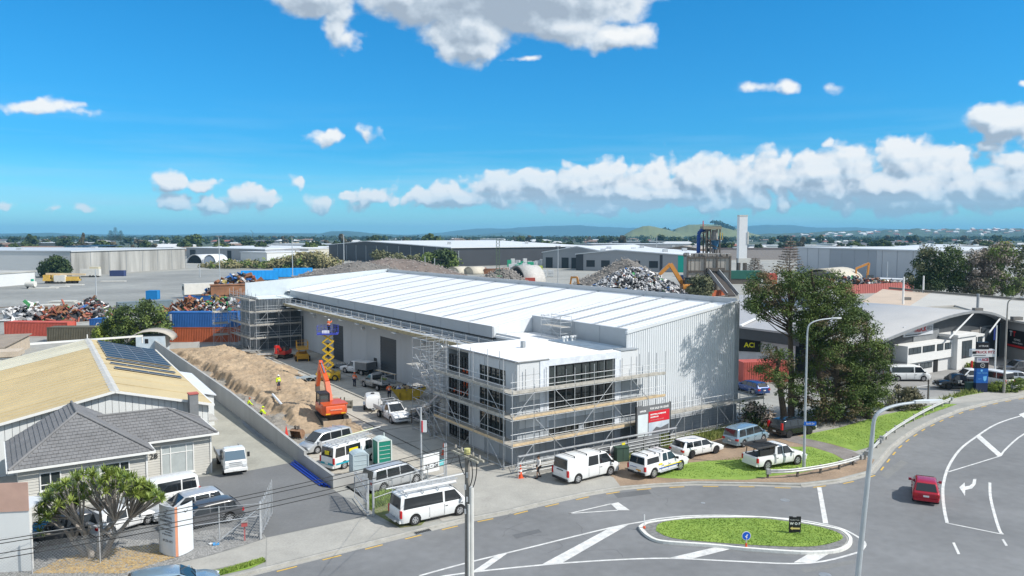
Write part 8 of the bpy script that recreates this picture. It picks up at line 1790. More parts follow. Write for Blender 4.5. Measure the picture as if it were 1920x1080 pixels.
p = at(150,600); scrap('scrap_heap', 'heap of crushed dark and silver car bodies above the blue marked container', p.x+1, p.y+3, 5.5, 4, 3.9, 380, 1.0, [3,5,8,2,2.5,.2,.2,.3], 2, z0=.3, seed=6)
p = at(105,606); scrap('scrap_heap', 'red rusted flattened shells stacked on the red container', p.x-1, p.y+5, 6, 3.6, 3.1, 220, 1.0, [.6,1.5,1,5,5,.2,.2,.2], 3, seed=7)
p = at(25,606); scrap('scrap_heap', 'pale white sheets piled at the far left of the container row', p.x, p.y+5, 5, 3, 3.2, 160, 1.4, [8,3,.5,.5,.2,.4,0,0], 3, seed=8)
p = at(425,565); scrap('scrap_heap', 'rusty hollow tanks and cabins behind the annex scaffold', p.x+2, p.y+6, 12, 6, 6.5, 420, 2.0, [3,3,5,6,1.2,.3,1.5,.4], 2, seed=9)
p = at(385,572); t = thing('rusty_tank', 'open rusty brown container hulk beside the white trailer', 'container', (p.x,p.y+4,0), .4)
m = MB(); m.box(0,13,0,3,2.2,4.9); m.build('shell', CRU, t); MB().box(-.05,0,.4,2.6,2.5,4.6).build('opening', DARK, t); MB().box(0,13,.2,2.8,0,2.2).build('lower_shell', CRU, t); MB().box(-.2,13.2,-.2,3.2,4.9,5.1).build('roof_sheet', CRU, t)
# distant grab machines
OG = paint('grab_orange', (.62,.26,.04), .5)
p = at(1286,560); digger('grab_machine', 'orange grab machine reaching over the metal heap right side', (p.x+3,p.y+8,0), radians(180), 1.9, OG, [(3.2,0,5.2),(6.6,0,1.8),(6.9,0,1.2)], False, tool='grab')
p = at(1092,552); digger('grab_machine', 'small orange grab machine left of the metal heap', (p.x,p.y+3,0), radians(150), 1.0, OG, [(1.6,0,5.2),(3.6,0,5.0),(4.0,0,2.6)], False, tool='grab')
p = at(1636,536); digger('grab_machine', 'orange grab machine on a tall base before the grey warehouse', (p.x,p.y+2,0), radians(180), 1.25, OG, [(.5,0,6.6),(4.2,0,5.0),(4.4,0,2.0)], False, tool='grab')
p = at(735,520); digger('grab_machine', 'small dark excavator working on the gravel heap', (p.x-18,p.y-8,0), radians(30), 1.4, GRIME, [(1.8,0,3.8),(4,0,3.0),(4.2,0,1.4)], False, tool='bucket')
p = at(934,538); t = thing('green_crane_base', 'green hopper with lattice mast on the small gravel heap', 'crane', (p.x,p.y-2,0)); GL = M('pale_green_paint', (.15,.42,.22), .6, var=.1); MB().box(-2.4,2.4,-1.5,1.5,1.5,4.2).build('hopper', GL, t); m = MB(); LG = M('dull_green_steel', (.10,.15,.10), .7)
for x in (-.6,.6):
    for y in (-.6,.6): m.beam((x,y,3),(x,y,17.2),.16,.16)
for k in range(12): z = 3.5+1.15*k; m.beam((-.6,-.6,z),(.6,-.6,z+1.1),.1,.1); m.beam((.6,-.6,z),(-.6,-.6,z+1.1),.1,.1)
m.build('lattice_mast', LG, t)
def block(label, px, h, wall, roof, walls={}, name='warehouse', rise=None, depth=None, parapet=.0, opens=(), joints=0, group='big halls beyond the yards', over=.6, ridge=None, jm=None, z_=None):
    "hall on ground corners px (front line, left to right, in photograph pixels) extended by depth away"
    P = [at(x, y) for x, y in px]; t = thing(name, label, 'building', P[0], 0, group); o = P[0]; P = [p-o for p in P]
    if depth:
        d = (P[-1]-P[0]).normalized(); n = Vector((-d.y, d.x, 0)) if Vector((-d.y, d.x, 0)).y > 0 else Vector((d.y,-d.x,0)); P = P+[P[-1]+n*depth, P[0]+n*depth]
    else: P = P+[P[0]+(P[2]-P[1])] if len(P) == 3 else P
    k = len(P); jm = jm or SLATE
    for i in range(k):
        a, b = P[i], P[(i+1)%k]; L = (b-a).length
        if L < .1: continue
        u = (b-a)/L; n = Vector((u.y,-u.x,0))
        MB().add([a,b,b+Vector((0,0,h)),a+Vector((0,0,h)),a-n*.3,b-n*.3,b-n*.3+Vector((0,0,h)),a-n*.3+Vector((0,0,h))],[(0,1,2,3),(7,6,5,4),(3,2,6,7),(0,3,7,4),(1,5,6,2)]).build('wall', walls.get(i, wall), t)
        if joints and i < len(px)-(0 if depth is None else 1):
            m = MB(); nj = int(L/joints)
            for j in range(1, nj): q = a+u*(L*j/nj)+n*.06; m.beam(q, q+Vector((0,0,h-.05)), .22, .10)
            if nj > 1: m.build('wall_joint', jm, t)
        for (wi, f0, f1, z0, z1, mt) in opens:
            if wi == i: q0, q1 = a+u*L*f0+n*.08, a+u*L*f1+n*.08; MB().add([q0+Vector((0,0,z0)),q1+Vector((0,0,z0)),q1+Vector((0,0,z1)),q0+Vector((0,0,z1)),q0+Vector((0,0,z0))-n*.07,q1+Vector((0,0,z0))-n*.07,q1+Vector((0,0,z1))-n*.07,q0+Vector((0,0,z1))-n*.07],[(0,1,2,3),(0,3,7,4),(1,5,6,2),(3,2,6,7)]).build('door', mt, t)
    c = sum(P, Vector())/k; Q = [p+(p-c).normalized()*over for p in P]
    if rise and k == 4:
        f = .5 if ridge is None else ridge; r0, r1 = Q[0].lerp(Q[1], f)+Vector((0,0,h+rise)), Q[3].lerp(Q[2], f)+Vector((0,0,h+rise)); H_ = Vector((0,0,h+.02)); a, b, c_, d_ = [q+H_ for q in Q]; e = Vector((0,0,-.5))
        MB().add([a,r0,r1,d_,b,c_,a+e,b+e,c_+e,d_+e,r0+e,r1+e],[(0,1,2,3),(1,4,5,2),(0,6,10,1),(1,10,7,4),(4,7,8,5),(3,2,11,9),(2,5,8,11),(0,3,9,6)]).build('roof', roof, t)
        MB().add([P[0]+H_,P[1]+H_,r0-Vector((0,0,.3))],[(0,1,2)]).build('gable_wall', wall, t); MB().add([P[3]+H_,P[2]+H_,r1-Vector((0,0,.3))],[(0,2,1)]).build('gable_wall', wall, t)
    else:
        MB().prism([(q.x,q.y) for q in Q], h, h+.5).build('roof', roof, t)
    for k_ in range(4 if h > 7.5 else 0): q = c.lerp(P[k_ % k], .55)+Vector((k_*2-3,0,h+(rise or 0)*.5)); MB().box(q.x-1.2,q.x+1.2,q.y-1.5,q.y+1.5,q.z-.5,q.z+1.3).build('roof_vent', GALV, t)
    return t
WG = M('hall_white', (.60,.62,.63), .7, var=.04, sc=.05); WC2 = M('stained_concrete_wall', (.20,.20,.19), .9, sc=.16, streak=True, col2=(.46,.46,.44)); GRW = M('hall_grey', (.30,.31,.33), .7, var=.04, sc=.03); DKH = M('hall_charcoal', (.045,.05,.06), .6, var=.08, sc=.05); RFW = M('hall_roof_pale', (.62,.64,.66), .5, var=.04, sc=.03); RFG = M('hall_roof_grey', (.48,.51,.54), .5, var=.05, sc=.03); RUST = M('hall_rust', (.20,.15,.12), .9, var=.3, sc=.2); DOORD = M('hall_opening', (.03,.035,.04), .8, var=.1)
t = block('long warehouse with black streaked concrete wall at the left', [(134,518),(348,503)], 11.0, WC2, RFG, depth=180, joints=11, walls={3:WG})
o = t.location; MB().box(-.4,.4,0,.1,0,1).build('wall_marker', WC2, t) if False else None
q = [at(290,459,11.6), at(60,463,11.6)]
m = MB(); a = at(128,462,11.7); 
for k in range(5): b0 = at(100+k*22, 459.5-.0*k, 11.7)
for k in range(3):
    c_ = [at(95+30*k,461.6-1.2*k,11.7), at(150+30*k,462.8-1.2*k,11.7), at(195+22*k,462.4-1.2*k,11.7), at(150+22*k,461.2-1.2*k,11.7)]; MB().add([v-t.location for v in c_],[(0,1,2,3)]).build('solar_array', SOL, t)
block('white hall at the left edge beside the streaked warehouse', [(-80,513),(27,509)], 9.0, WG, RFW, depth=30); block('low white shed with striped roof at the left edge', [(-60,543),(67,532)], 4.6, WG, M('striped_shed_roof', (.40,.40,.38), .7, var=.2, sc=.1), depth=16, joints=20, name='shed')
block('grey hall with dark doorway behind the white tents', [(350,484),(498,490),(640,481)], 8.3, GRW, RFW, opens=[(0,.05,.13,2,7,DOORD),(0,.55,.60,0,7,DOORD),(1,.0,.5,0,5.5,DOORD)], joints=14)
block('pale low canopy roof right of the grey hall', [(500,492),(592,489)], 6.5, WG, RFW, depth=30, name='canopy'); block('pale building tucked between the grey hall and the black warehouse', [(578,486),(626,483)], 7.5, M('cream_wall', (.55,.53,.46), .7), RFW, depth=40)
block('long distant roof behind the grey hall', [(500,474),(700,474)], 8.5, GRW, RFG, depth=80)
t = block('black warehouse with white pitched roof and pale column lines', [(617,486),(846,500)], 11.4, DKH, RFW, depth=110, rise=3.2, ridge=.37, joints=16, jm=M('pale_column', (.55,.57,.58), .6), over=1.)
p = at(846,500)-t.location; q = at(902,491)-t.location
for k in range(22): c_ = p.lerp(q, k/21); MB().beam((c_.x,c_.y,6),(c_.x,c_.y,11.2),.6,.5).build('facade_fin', M('fin_grey', (.42,.43,.45), .5, var=.1), t)
MB().add([p+Vector((0,-.3,4.9)), q+Vector((14,-.3,4.9)), q+Vector((14,8,5.5)), p+Vector((-40,8,5.5)), p+Vector((0,-.3,5.5)), q+Vector((14,-.3,5.5))],[(0,1,5,4),(4,5,2,3)]).build('awning', WG, t)
block('dark loading hall right of the black warehouse', [(902,492),(1010,486)], 8.0, DKH, RFG, depth=60, name='hall', opens=[(0,.0,.3,0,5,DOORD)])
t = block('rear grey gabled hall left of the teal cornered one', [(1017,502),(1150,505)], 9.0, GRW, RFW, depth=90, rise=3.5, opens=[(0,.05,.15,0,6,DOORD),(0,.28,.38,0,6,DOORD),(0,.42,.5,0,6,DOORD)])
t = block('front grey gabled hall with teal corner and four dark windows', [(1080,507),(1285,511)], 8.8, GRW, RFW, depth=70, rise=2.4, ridge=.38, opens=[(0,.0,.07,0,8.5,DKH),(0,.10,.18,2,5.5,DOORD),(0,.24,.32,2,5.5,DOORD),(0,.52,.60,2,5.5,DOORD),(0,.68,.76,2,5.5,DOORD),(0,.775,.80,0,8.6,DKH),(0,.935,1.0,0,8.7,M('teal_panel', (.01,.42,.32), .5, var=.03))])
block('long distant hall behind the gabled halls', [(1110,474),(1290,474)], 9, GRW, RFG, depth=60, joints=30, jm=WHITE); t = block('rusty shed with patched roof left of the blue duct tower', [(1248,486),(1312,487)], 8.5, RUST, M('patched_roof', (.34,.30,.26), .8, var=.3, sc=.1), depth=40, rise=2, joints=6, name='shed')
block('long brown roofed hall behind the white silo', [(1340,487),(1556,487)], 8.0, M('taupe_wall', (.32,.29,.28), .8), M('dark_brown_roof', (.10,.075,.07), .8), depth=30, name='hall')
LGW = M('grey_precast_large', (.54,.55,.57), .75, var=.05, sc=.06); LGD = M('grey_precast_shade_and_joint', (.38,.40,.43), .75, var=.05, sc=.06)
t = block('large grey precast warehouse behind the grab machine', [(1494,510),(1742,531)], 12.2, LGW, RFW, depth=90, joints=9, jm=LGD, opens=[(0,.30,.66,0,12.0,LGD)])  # middle wall panel coloured darker to stand in for a shaded facet
block('white low annex at the foot of the large grey warehouse', [(1640,536),(1742,540)], 2.2, GRW, RFW, depth=8, name='shed')
block('white pitched roof hall beyond the roadside trees', [(1740,488),(1880,488)], 9.5, GRW, RFW, depth=50, rise=2.0, name='hall'); block('small white gabled shed behind the roadside trees', [(1812,500),(1845,500)], 7.0, GRW, RFW, depth=20, rise=2.5, name='shed')
for (x0, x1, y, h_, lab) in ((1425,1560,468,5,'pale far roof row left of the large grey warehouse'),(1150,1250,462,8,'far dark roofed hall below the green cone hill'),(1560,1700,464,5,'pale far roof row above the large grey warehouse'),(860,1000,470,9,'far black hall right of the pale ship shaped roof'),(20,150,470,9,'far dark roof behind the streaked warehouse left end'),(960,1020,470,8,'far small dark gable left of the grey gabled halls'),(900,945,462,12,'far white terraced building below the blue range')):
    block(lab, [(x0,y),(x1,y)], h_, M('far_hall_dark', (.12,.13,.14), .7) if 'dark' in lab or 'black' in lab else WG, RFW if 'pale' in lab or 'white' in lab else RFG, depth=60, name='hall')
# tents and arched sheds
def arch_shed(label, px0, px1, h, depth, mat, ends=DARK, name='arched_shed', rz=None):
    a, b = at(*px0), at(*px1); t = thing(name, label, 'shed', a, atan2(b.y-a.y,b.x-a.x) if rz is None else rz); L = (b-a).length; n = 14; V = []
    for yy in (0, depth): V += [(L/2-L/2*cos(pi*i/n), yy, h*sin(pi*i/n)) for i in range(n+1)]
    o = MB().add(V, [(i,i+1,n+2+i,n+1+i) for i in range(n)]).build('arched_roof', mat, t, smooth=True); sm = o.modifiers.new('s','SOLIDIFY'); sm.thickness = .3
    MB().add([(L/2-L/2*.9*cos(pi*i/n), .3, h*.85*sin(pi*i/n)) for i in range(n+1)], [tuple(range(n+1))]).build('end_wall', ends, t); return t
TENT = M('tent_cloth', (.66,.68,.70), .6, var=.03); CRM = M('cream_sheet', (.50,.46,.38), .7, var=.08)
arch_shed('white tent with dark doorway left of the pair', (350,493), (379,494), 5.8, 20, TENT); arch_shed('white tent right of the pair', (380,494), (405,494), 5.8, 20, TENT, M('tent_front', (.25,.30,.38), .7))
arch_shed('cream arched shed behind the pines with dark open end', (1490,537), (1580,541), 6.6, 24, CRM, M('shed_dark_end', (.20,.17,.15), .9, var=.3, sc=.3)); arch_shed('grey arched shelter with black opening beyond the roof', (950,530), (985,534), 7.0, 9, M('fabric_grey', (.45,.44,.42), .7)); arch_shed('small cream dome tank left beyond the roof', (835,514), (862,515), 3.6, 9, CRM, CRM); arch_shed('small cream dome tank right beyond the roof', (868,514), (888,515), 3.6, 9, CRM, CRM)
ar = thing('garden_arch_shed', 'small arched grey roofed hut between the bushes and the yellow factory', 'hut', at(240,664), .25)
m = MB(); n = 10; L_ = 6.5; V = []
for yy in (0,5): V += [(L_/2-L_/2*cos(pi*i/n), yy, 1.9+1.6*sin(pi*i/n)) for i in range(n+1)]
o = MB().add(V, [(i,i+1,n+2+i,n+1+i) for i in range(n)]).build('arched_roof', M('hut_roof', (.42,.39,.34), .8, var=.12), ar, smooth=True); sm = o.modifiers.new('s','SOLIDIFY'); sm.thickness = .1; MB().box(1.2,5.4,-.1,4,0,2.6).build('wall', M('hut_blue_wall', (.50,.58,.64), .7), ar); MB().box(2.5,3.0,-.13,-.1,1.6,2.3).build('vent', DARK, ar)
# white storage totes in rows beyond the roof
TOT = [M('tote_white', (.55,.57,.58), .6), M('tote_green', (.03,.35,.20), .6), M('tote_lime', (.40,.48,.08), .6)]
r = random.Random(5); spots = [(955+6.5*i+3*j, 500-3.2*i*.6+5*j, 0 if (i+j) % 4 else 1) for j in range(4) for i in range(11)]+[(1000,520,0),(1020,520,0),(1033,519,0),(1008,512,1),(1012,516,2),(985,500,0),(993,503,1)]
for i, (x, y, c_) in enumerate(spots):
    p = at(x, y); t = thing('stacked_tote', ['white square stack of crates in the yard beyond the roof','green square stack of crates in the yard beyond the roof','lime square stack of crates in the yard beyond the roof'][c_], 'crate stack', p, r.uniform(-.2,.2), ['white crate stacks beyond the roof','green crate stacks beyond the roof','lime crate stacks beyond the roof'][c_])
    hh = r.uniform(2.6,4.4); k = 2
    for j in range(k): MB().box(-1.2,1.2,-1.2,1.2,hh*j/k+.1,hh*(j+1)/k).build('crate', TOT[c_], t)
t = thing('red_wall', 'long faded red container wall below the scrap line at the right', 'wall'); a, b = at(1580,552), at(1712,546); 
vsheet(a.xy, b.xy, 0, lambda s: 3.0, .8, .12, (0,-1)).build('wall_sheet', M('faded_red_sheet', (.48,.15,.13), .7, var=.08, sc=.2), t); t2 = thing('red_container_row', 'short orange red barrier beside the grey green shrub', 'wall'); a, b = at(1335,556), at(1362,553); vsheet(a.xy, b.xy, 0, lambda s: 1.8, .5, .1, (0,-1)).build('wall_sheet', COR, t2)
# crusher building, duct tower, silo
CRC = M('grimy_concrete', (.33,.31,.28), .9, streak=True, sc=.3, col2=(.44,.42,.38)); p = at(1288,552); q = at(1368,552); S = (q-p).length/80
pl = thing('crusher_building', 'grimy concrete crusher building with sloping conveyor chutes', 'industrial building', p, .0); k = S
MB().box(0,80*k,0,5.5,0,70*k).build('main_wall', CRC, pl)
for x in (0,33,55,80): MB().box(x*k-.25,x*k+.25,-.4,0,0,72*k).build('column', GRIME, pl)
for z in (42,68): MB().box(0,80*k,-.35,0,z*k,z*k+.5).build('beam', GRIME, pl)
for xx in (6,14,22,40,48,62,70): MB().box(xx*k,xx*k+.12,-.05,0,44*k,67*k).build('panel_joint', GRIME, pl)
MB().box(36*k,46*k,-.5,0,5*k,40*k).build('dark_bay', DARK, pl); MB().box(36*k,68*k,-1.2,0,44*k,50*k).build('lintel_box', GRIME, pl)
for x0_, x1_ in ((38,52),(56,72)): span(pl, 'chute_side', (x0_*k,-.5,46*k), (x1_*k-4*k+2,-9,4*k), .3, 1.2, STEEL)
m = MB(); m.add([(44*k,-1,40*k),(57*k,-1,40*k),(74*k,-10,3*k),(60*k,-10,3*k),(44*k,-1.3,38*k),(57*k,-1.3,38*k),(74*k,-10.3,1*k),(60*k,-10.3,1*k)],[(0,3,2,1),(4,5,6,7),(0,4,7,3),(1,2,6,5)]); m.build('conveyor', M('conveyor_belt', (.07,.06,.055), .9), pl)
for x in np.arange(0,80*k,1.6): pipe(pl, 'roof_rail_post', (x,0,70*k), (x,0,70*k+1.2), .06, GALV)
pipe(pl, 'roof_rail', (0,0,70*k+1.1), (80*k,0,70*k+1.1), .06, GALV)
m = MB()
for j in range(60): r1, r2 = random.uniform(0,80*k), random.uniform(0,5); m.obox((r1,r2,70*k+random.uniform(.2,.9)),(random.uniform(.4,1.6),random.uniform(.4,1.2),random.uniform(.3,1.2)))
m.build('roof_plant', M('roof_clutter', (.28,.26,.24), .8, var=.3, sc=1), pl, kind='stuff')
dt = thing('duct_tower', 'blue duct and cyclone tower on steel legs above the crusher building', 'tower', p+Vector((0,4,0))); DB = M('duct_blue', (.01,.06,.26), .5, var=.12, sc=.6); z0 = 72*k
def zz(y): return CAM_H-(y-441)/FPX*(p.y+4)
X = lambda x: (x-1288)*k
MB().path([(X(1314),0,z0-1),(X(1314),0,zz(440)),(X(1316),0,zz(434)),(X(1322),0,zz(431)),(X(1334),0,zz(430))], 3.6*k, 12).build('blue_duct', DB, dt)
m = MB()
for x in (1326,1334,1352):
    for yy in (-1.5,2): m.beam((X(x),yy,z0-1),(X(x),yy,zz(430)),.4,.4)
for a_, b_ in (((1326,455),(1352,466)),((1326,466),(1334,455)),((1326,446),(1334,455)),((1334,430),(1318,438))): m.beam((X(a_[0]),-1.5,zz(a_[1])),(X(b_[0]),-1.5,zz(b_[1])),.3,.3)
m.build('steel_frame', GRIME, dt)
MB().box(X(1328),X(1357),-2.5,3,zz(450),zz(449)).build('deck', GRIME, dt); MB().box(X(1320),X(1354),-2,2.5,zz(430),zz(424.5)).build('top_housing', M('drab_housing', (.28,.26,.19), .8, var=.2), dt)
MB().tube((X(1344),0,zz(449)),(X(1344),0,zz(431)),6.5*k,14,5.*k).build('grey_cyclone', M('cyclone_grey', (.33,.32,.30), .6, .2, var=.2), dt); MB().tube((X(1345),0,zz(467)),(X(1345),0,zz(451)),4*k,14,8*k).build('blue_cone', M('cyclone_blue', (.05,.18,.36), .5, var=.1), dt); MB().tube((X(1345),0,zz(478)),(X(1345),0,zz(467)),1.6*k,10).build('outlet', GRIME, dt)
MB().tube((X(1322),0,zz(425)),(X(1322),0,zz(414)),.9*k,8).build('red_stack', M('stack_red', (.55,.05,.06), .6), dt); 
for x in (1352,1356): MB().beam((X(x),-2,zz(449)),(X(x),-2,zz(436)),.2,.2).build('ladder', M('ladder_yellow', (.5,.38,.1), .7), dt)
sp2 = at(1390,520); si = thing('white_silo', 'tall plain white silo right of the blue duct tower', 'silo', sp2); kk = sp2.y/FPX; zt = CAM_H-(406-441)*kk; zb_ = CAM_H-(484-441)*kk
MB().box(-7.5*kk,7.5*kk,-7.5*kk,7.5*kk,zb_,zt).build('silo_body', M('silo_white', (.80,.81,.82), .6, var=.03), si); MB().box(-7.8*kk,7.8*kk,-7.8*kk,7.8*kk,zt,zt+.6).build('top_cap', CW_, si)
for x in (-6,6):
    for y in (-6,6): MB().box(x*kk-.4,x*kk+.4,y*kk-.4,y*kk+.4,0,zb_).build('leg', GRIME, si)
MB().box(-8*kk,16*kk,-8*kk,0,zb_-2,zb_).build('platform', CW_, si); MB().box(7.6*kk,10*kk,-2,2,zt*.55,zt*.75).build('side_box', CW_, si)
t = thing('dark_green_bins', 'dark green bin and red machine below the white silo', 'bin', at(1385,532)); MB().box(-4,8,-2,2,2.0,5.0).build('green_bin', M('bin_green', (.02,.12,.09), .6), t); MB().box(10,14,-2,2,0,4).build('red_machine', M('machine_red', (.5,.08,.06), .6), t); MB().box(-4,8,-1.8,1.8,0,2).build('stand', GRIME, t)
# ---------------------------------------------------------------- suburb, skyline trees and hills
def rough_tree_mesh(seed, mat):
    r = np.random.default_rng(seed); n = 15; C = np.stack([r.uniform(-.33,.33,n), r.uniform(-.33,.33,n), r.uniform(.30,.82,n)], 1); k = n*26; idx = np.repeat(np.arange(n), 26)
    d = r.standard_normal((k,3)); d /= np.linalg.norm(d,axis=1)[:,None]; P = C[idx]+d*.17*(r.random(k)**.3)[:,None]; a = np.cross(d, r.standard_normal((k,3))); a /= np.linalg.norm(a,axis=1)[:,None]; b = np.cross(d,a)+d*.3; s = .075
    V = np.stack([P-a*s,P-b*s,P+a*s,P+b*s],1).reshape(-1,3); me = bpy.data.meshes.new('crown'); nf = k
    me.vertices.add(4*k); me.vertices.foreach_set('co', V.astype(np.float32).ravel()); me.loops.add(4*k); me.loops.foreach_set('vertex_index', np.arange(4*k,dtype=np.int32)); me.polygons.add(nf); me.polygons.foreach_set('loop_start', np.arange(0,4*k,4,dtype=np.int32)); me.materials.append(mat); me.update(calc_edges=True); return me
FT = [fol('far_dark_trees', (.022,.04,.016), (.05,.075,.025), .05), fol('far_green_trees', (.045,.07,.02), (.09,.12,.03), .05), fol('far_brown_trees', (.08,.07,.045), (.13,.11,.07), .05)]
TM = [rough_tree_mesh(i, FT[i % 3 if i % 5 else 0]) for i in range(9)]; trm = MB().tube((0,0,0),(0,0,.5),.035,6,.02); trme = bpy.data.meshes.new('trunk'); trme.from_pydata(trm.v, [], trm.f); trme.materials.append(BARK)
r = random.Random(3)
def far_tree(x, Y, h, lab=None, w=None, mi=None):
    mi = r.randrange(9) if mi is None else mi; c = ('dark','green','brown')[mi % 3 if mi % 5 else 0]; dd = 'beyond the big halls' if Y < 900 else 'in the middle of the suburb' if Y < 1600 else 'far out on the skyline'; gg = 'distant %s trees %s' % (c, dd); lab = lab or 'distant %s broad tree %s' % (c, dd)
    t = thing('skyline_tree', lab, 'tree', (x, Y, 0), r.uniform(0,6), gg); w = w or h*r.uniform(.9,1.5)
    o = link('crown', TM[mi if mi is not None else r.randrange(9)], t); o.scale = (w,w,h*1.05); o2 = link('trunk', trme, t); o2.scale = (w*.6,w*.6,h); return t
for i in range(290):
    px_ = r.uniform(-30,1950); Y = r.choice([r.uniform(620,900), r.uniform(800,1500), r.uniform(1300,2600)])
    if 1080 < px_ < 1300 and Y < 900: Y += 600
    far_tree((px_-960)/FPX*Y, Y, r.uniform(7,14)*(1+.4*(Y > 1300)))
for x, y0, hp, wp, lab in ((808,446,9,34,'wide domed tree on the skyline right of the black warehouse'),(645,446,8,18,'flat topped tree above the light mast'),(155,444,8,10,'small rounded skyline tree left'),(362,447,9,24,'round olive tree left of centre on the skyline'),(60,447,9,20,'dark tree at the left skyline'),(120,455,12,22,'dark tree over the streaked warehouse roof'),(700,446,5,20,'low skyline tree by the small hill'),(1840,460,12,30,'rounded dark tree beyond the white pitched roof'),(1650,462,14,34,'olive tree above the large grey warehouse left'),(1500,452,9,16,'dark tree above the pale roofs'),(1165,449,9,14,'dark tree at the foot of the green cone')):
    Y = 900; far_tree((x-960)/FPX*Y, Y, CAM_H+(441-y0+hp)/FPX*Y, lab, wp/FPX*Y*1.35)
o = leafmesh('treeline', [np.array([(px_-960)/FPX*Y, Y, r.uniform(2,9)]) for px_, Y in [(r.uniform(-60,1980), r.uniform(2200,4200)) for _ in range(1500)]], [r.uniform(7,20) for _ in range(1500)], 22, 4.2, FT[0], None, .6); tag(o, 'far band of trees below the hills', 'trees')
HW = [M('house_white', (.60,.59,.56), .7, var=0), M('house_cream', (.50,.44,.35), .7, var=0), M('house_grey', (.30,.31,.33), .7, var=0)]; HR = [M('roof_red', (.28,.10,.07), .8, var=0), M('roof_light', (.55,.56,.57), .6, var=0), M('roof_dark', (.12,.12,.13), .8, var=0), M('roof_brown', (.22,.15,.11), .8, var=0)]
def house_meshes(i, j):
    a = MB().box(-.5,.5,-.4,.4,0,.62); me = bpy.data.meshes.new('wall'); me.from_pydata(a.v,[],a.f); me.materials.append(HW[i]); b = MB().add([(-.56,-.47,.6),(.56,-.47,.6),(.56,.47,.6),(-.56,.47,.6),(-.36,0,1),(.36,0,1)],[(0,1,5,4),(1,2,5),(2,3,4,5),(3,0,4),(3,2,1,0)]); mr = bpy.data.meshes.new('roof'); mr.from_pydata(b.v,[],b.f); mr.materials.append(HR[j]); w = MB()
    for x in (-.3,0,.3): w.box(x-.06,x+.06,-.41,-.40,.25,.45)
    mw = bpy.data.meshes.new('windows'); mw.from_pydata(w.v,[],w.f); mw.materials.append(GLASS); return me, mr, mw
HM = {(i,j): house_meshes(i,j) for i in range(3) for j in range(4)}; WN = ['white','cream','grey']; RN = ['red','pale','dark','brown']
for n_ in range(210):
    Y = r.choice([r.uniform(700,1300), r.uniform(1100,2400), r.uniform(1800,3500)]); px_ = r.uniform(-20,1940); i, j = r.choice([0,0,1,2]), r.choice([0,1,1,2,3]); big = r.random() < .25
    t = thing('suburban_house', 'small distant %s house with a %s roof' % (WN[i], RN[j]), 'house', ((px_-960)/FPX*Y, Y, 0), r.uniform(-.7,.7), 'distant %s houses with %s roofs' % (WN[i], RN[j])); s = r.uniform(11,17)*(3 if big else 1); h_ = r.uniform(4.5,7)*(1.3 if big else 1)
    for me, nm in zip(HM[(i,j)], ('wall','roof','windows')): o = link(nm, me, t); o.scale = (s,s*.8,h_)
def ridge(name, label, Y, prof, depth, mat, rough=.06, n=160, seed=0):
    "hill range: prof = list of (pixel x, pixel y of the crest)"
    xs = np.linspace(prof[0][0], prof[-1][0], n); ys = np.interp(xs, [p[0] for p in prof], [p[1] for p in prof]); H = np.maximum(0, CAM_H+(441-ys)/FPX*Y); ph = RNG.uniform(0,6,6)
    H *= 1+rough*sum(np.sin(xs*f+ph[i])*a for i, (f, a) in enumerate(((.05,.5),(.11,.4),(.23,.3),(.5,.2),(.9,.15)))); X = (xs-960)/FPX*Y; m_ = 26; V = []
    for j in range(m_):
        t = j/(m_-1); s = sin(pi*min(1,t*1.1)/2) if t < .5 else cos(pi*(t-.45)/1.1); s = sin(pi*t)**.8; V.append(np.stack([X*(1+(t-.5)*depth/Y), np.full(n, Y+(t-.5)*depth), H*s*(1+.10*np.sin(xs*.13+t*9+seed)*(1-s))-1], 1))
    V = np.concatenate(V); i = np.arange(n*m_).reshape(m_, n); F = np.stack([i[:-1,:-1], i[:-1,1:], i[1:,1:], i[1:,:-1]], -1).reshape(-1,4)
    return npmesh(name, V, F, mat, kind='structure', smooth=True)
HB = M('far_forest_hill', (.035,.06,.03), .95, var=.35, sc=.002); HG = M('pasture_hill', (.15,.165,.065), .95, var=.18, sc=.006, fine=.1); HS = M('suburban_hill', (.05,.075,.04), .95, var=.5, sc=.006, fine=.3)
ridge('hills', '', 14000, [(-60,438),(60,437),(200,439),(330,440),(440,436),(560,437),(650,438),(760,440),(830,436),(890,428),(950,429),(1010,424),(1060,423),(1110,424),(1180,427),(1260,430),(1330,424),(1400,423),(1470,422),(1540,427),(1620,427),(1700,430),(1800,430),(1990,428)], 5000, HB, seed=1)
ridge('hills', '', 9000, [(-60,440),(20,438),(90,436),(150,439),(230,441),(400,440),(600,438),(620,434),(650,433),(700,437),(760,441),(900,440),(960,434),(975,437),(1000,441)], 2500, HB, seed=2)
ridge('hills', '', 5200, [(1340,444),(1420,439),(1480,437),(1540,434),(1620,432),(1700,430),(1760,428),(1830,431),(1880,428),(1990,427)], 2600, HS, rough=.10, seed=3)
ridge('hills', '', 3600, [(1150,446),(1168,441),(1185,431),(1205,424),(1216,423),(1228,425),(1250,430),(1272,437),(1290,446)], 500, HG, rough=.01, seed=4)
ridge('hills', '', 3900, [(1240,444),(1256,434),(1270,427),(1290,421),(1320,420),(1345,420),(1365,425),(1390,432),(1420,440),(1440,446)], 600, HG, rough=.02, seed=5)
o = leafmesh('hill_trees', [np.array(atd(x+r.uniform(-4,4), y+r.uniform(-1,1), 3780)) for x, y in ((1245,430),(1252,432),(1262,434),(1285,436),(1300,433),(1340,417),(1347,418),(1352,420),(1360,423),(1368,426),(1376,430),(1290,438),(1310,438),(1330,436),(1270,438),(1355,432),(1365,436),(1380,436),(1400,440)) for _ in range(3)], [r.uniform(8,20) for _ in range(57)], 40, 5, FT[0], None, .7); tag(o, 'dark trees scattered over the green cone hills', 'trees')
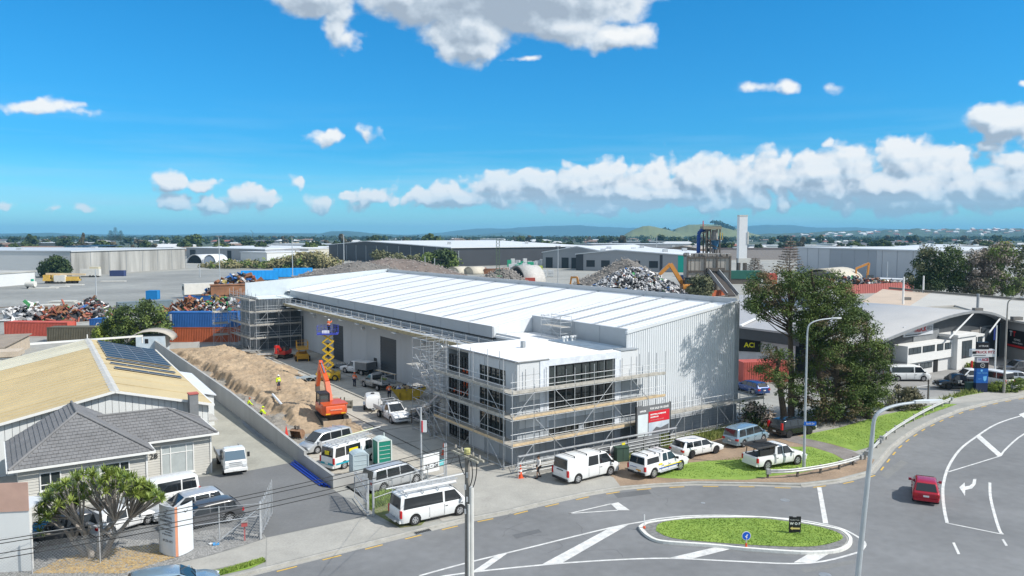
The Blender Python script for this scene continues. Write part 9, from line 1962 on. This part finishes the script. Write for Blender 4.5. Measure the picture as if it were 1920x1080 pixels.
for n_ in range(80):
    x = r.uniform(1480,1940); Y = r.uniform(3200,4800); z = max(0, (18.5+(441-np.interp(x,[1480,1620,1760,1940],[438,433,429,428]))/FPX*Y)*r.uniform(.15,.75)); i, j = r.choice([0,0,1]), r.choice([0,1,1,3])
    t = thing('hillside_house', 'tiny %s house with %s roof on the far right hillside' % (WN[i], RN[j]), 'house', ((x-960)/FPX*Y, Y-900*0, z*0), r.uniform(-.7,.7), 'tiny %s houses with %s roofs on the far right hillside' % (WN[i], RN[j]))
    Yh = 5200-1300*(1-min(.95, z/60)); s_ = sin(pi*max(.0,min(.5,(Yh-3900)/2600)))**.8; Hh = 18.5+(441-np.interp(x,[1340,1480,1620,1760,1990],[444,437,432,428,427]))/FPX*5200; t.location = ((x-960)/FPX*Yh, Yh, Hh*s_*.92-2)
    for me, nm in zip(HM[(i,j)], ('wall','roof','windows')): o = link(nm, me, t); s = r.uniform(18,30); o.scale = (s,s*.8,12)
cr_ = thing('tower_crane', 'tiny tower crane on the skyline left of centre', 'crane', at(474,452)); q = cr_.location; kk = q.y/FPX; MB().beam((0,0,0),(0,0,CAM_H+3*kk),.8,.8).build('mast', GRIME, cr_); MB().beam((2*kk,0,CAM_H+3*kk),(-4*kk,0,CAM_H+10*kk),.7,.7).build('jib', GRIME, cr_)
# ---------------------------------------------------------------- air
hz = MB().box(-19500,19500,-400,19000,-2,235).build('haze', None, None, kind='stuff'); tag(hz, 'thin blue air between the camera and the far hills', 'haze')
hm = bpy.data.materials.new('haze_air'); hm.use_nodes = True; nt = hm.node_tree; nt.nodes.clear(); vo_ = nt.nodes.new('ShaderNodeVolumePrincipled'); vo_.inputs['Color'].default_value = (.26,.66,1,1); vo_.inputs['Density'].default_value = 8.5e-5; vo_.inputs['Anisotropy'].default_value = 0
ou = nt.nodes.new('ShaderNodeOutputMaterial'); nt.links.new(vo_.outputs[0], ou.inputs['Volume']); hz.data.materials.append(hm)
try: hm.cycles.homogeneous_volume = True
except Exception: pass
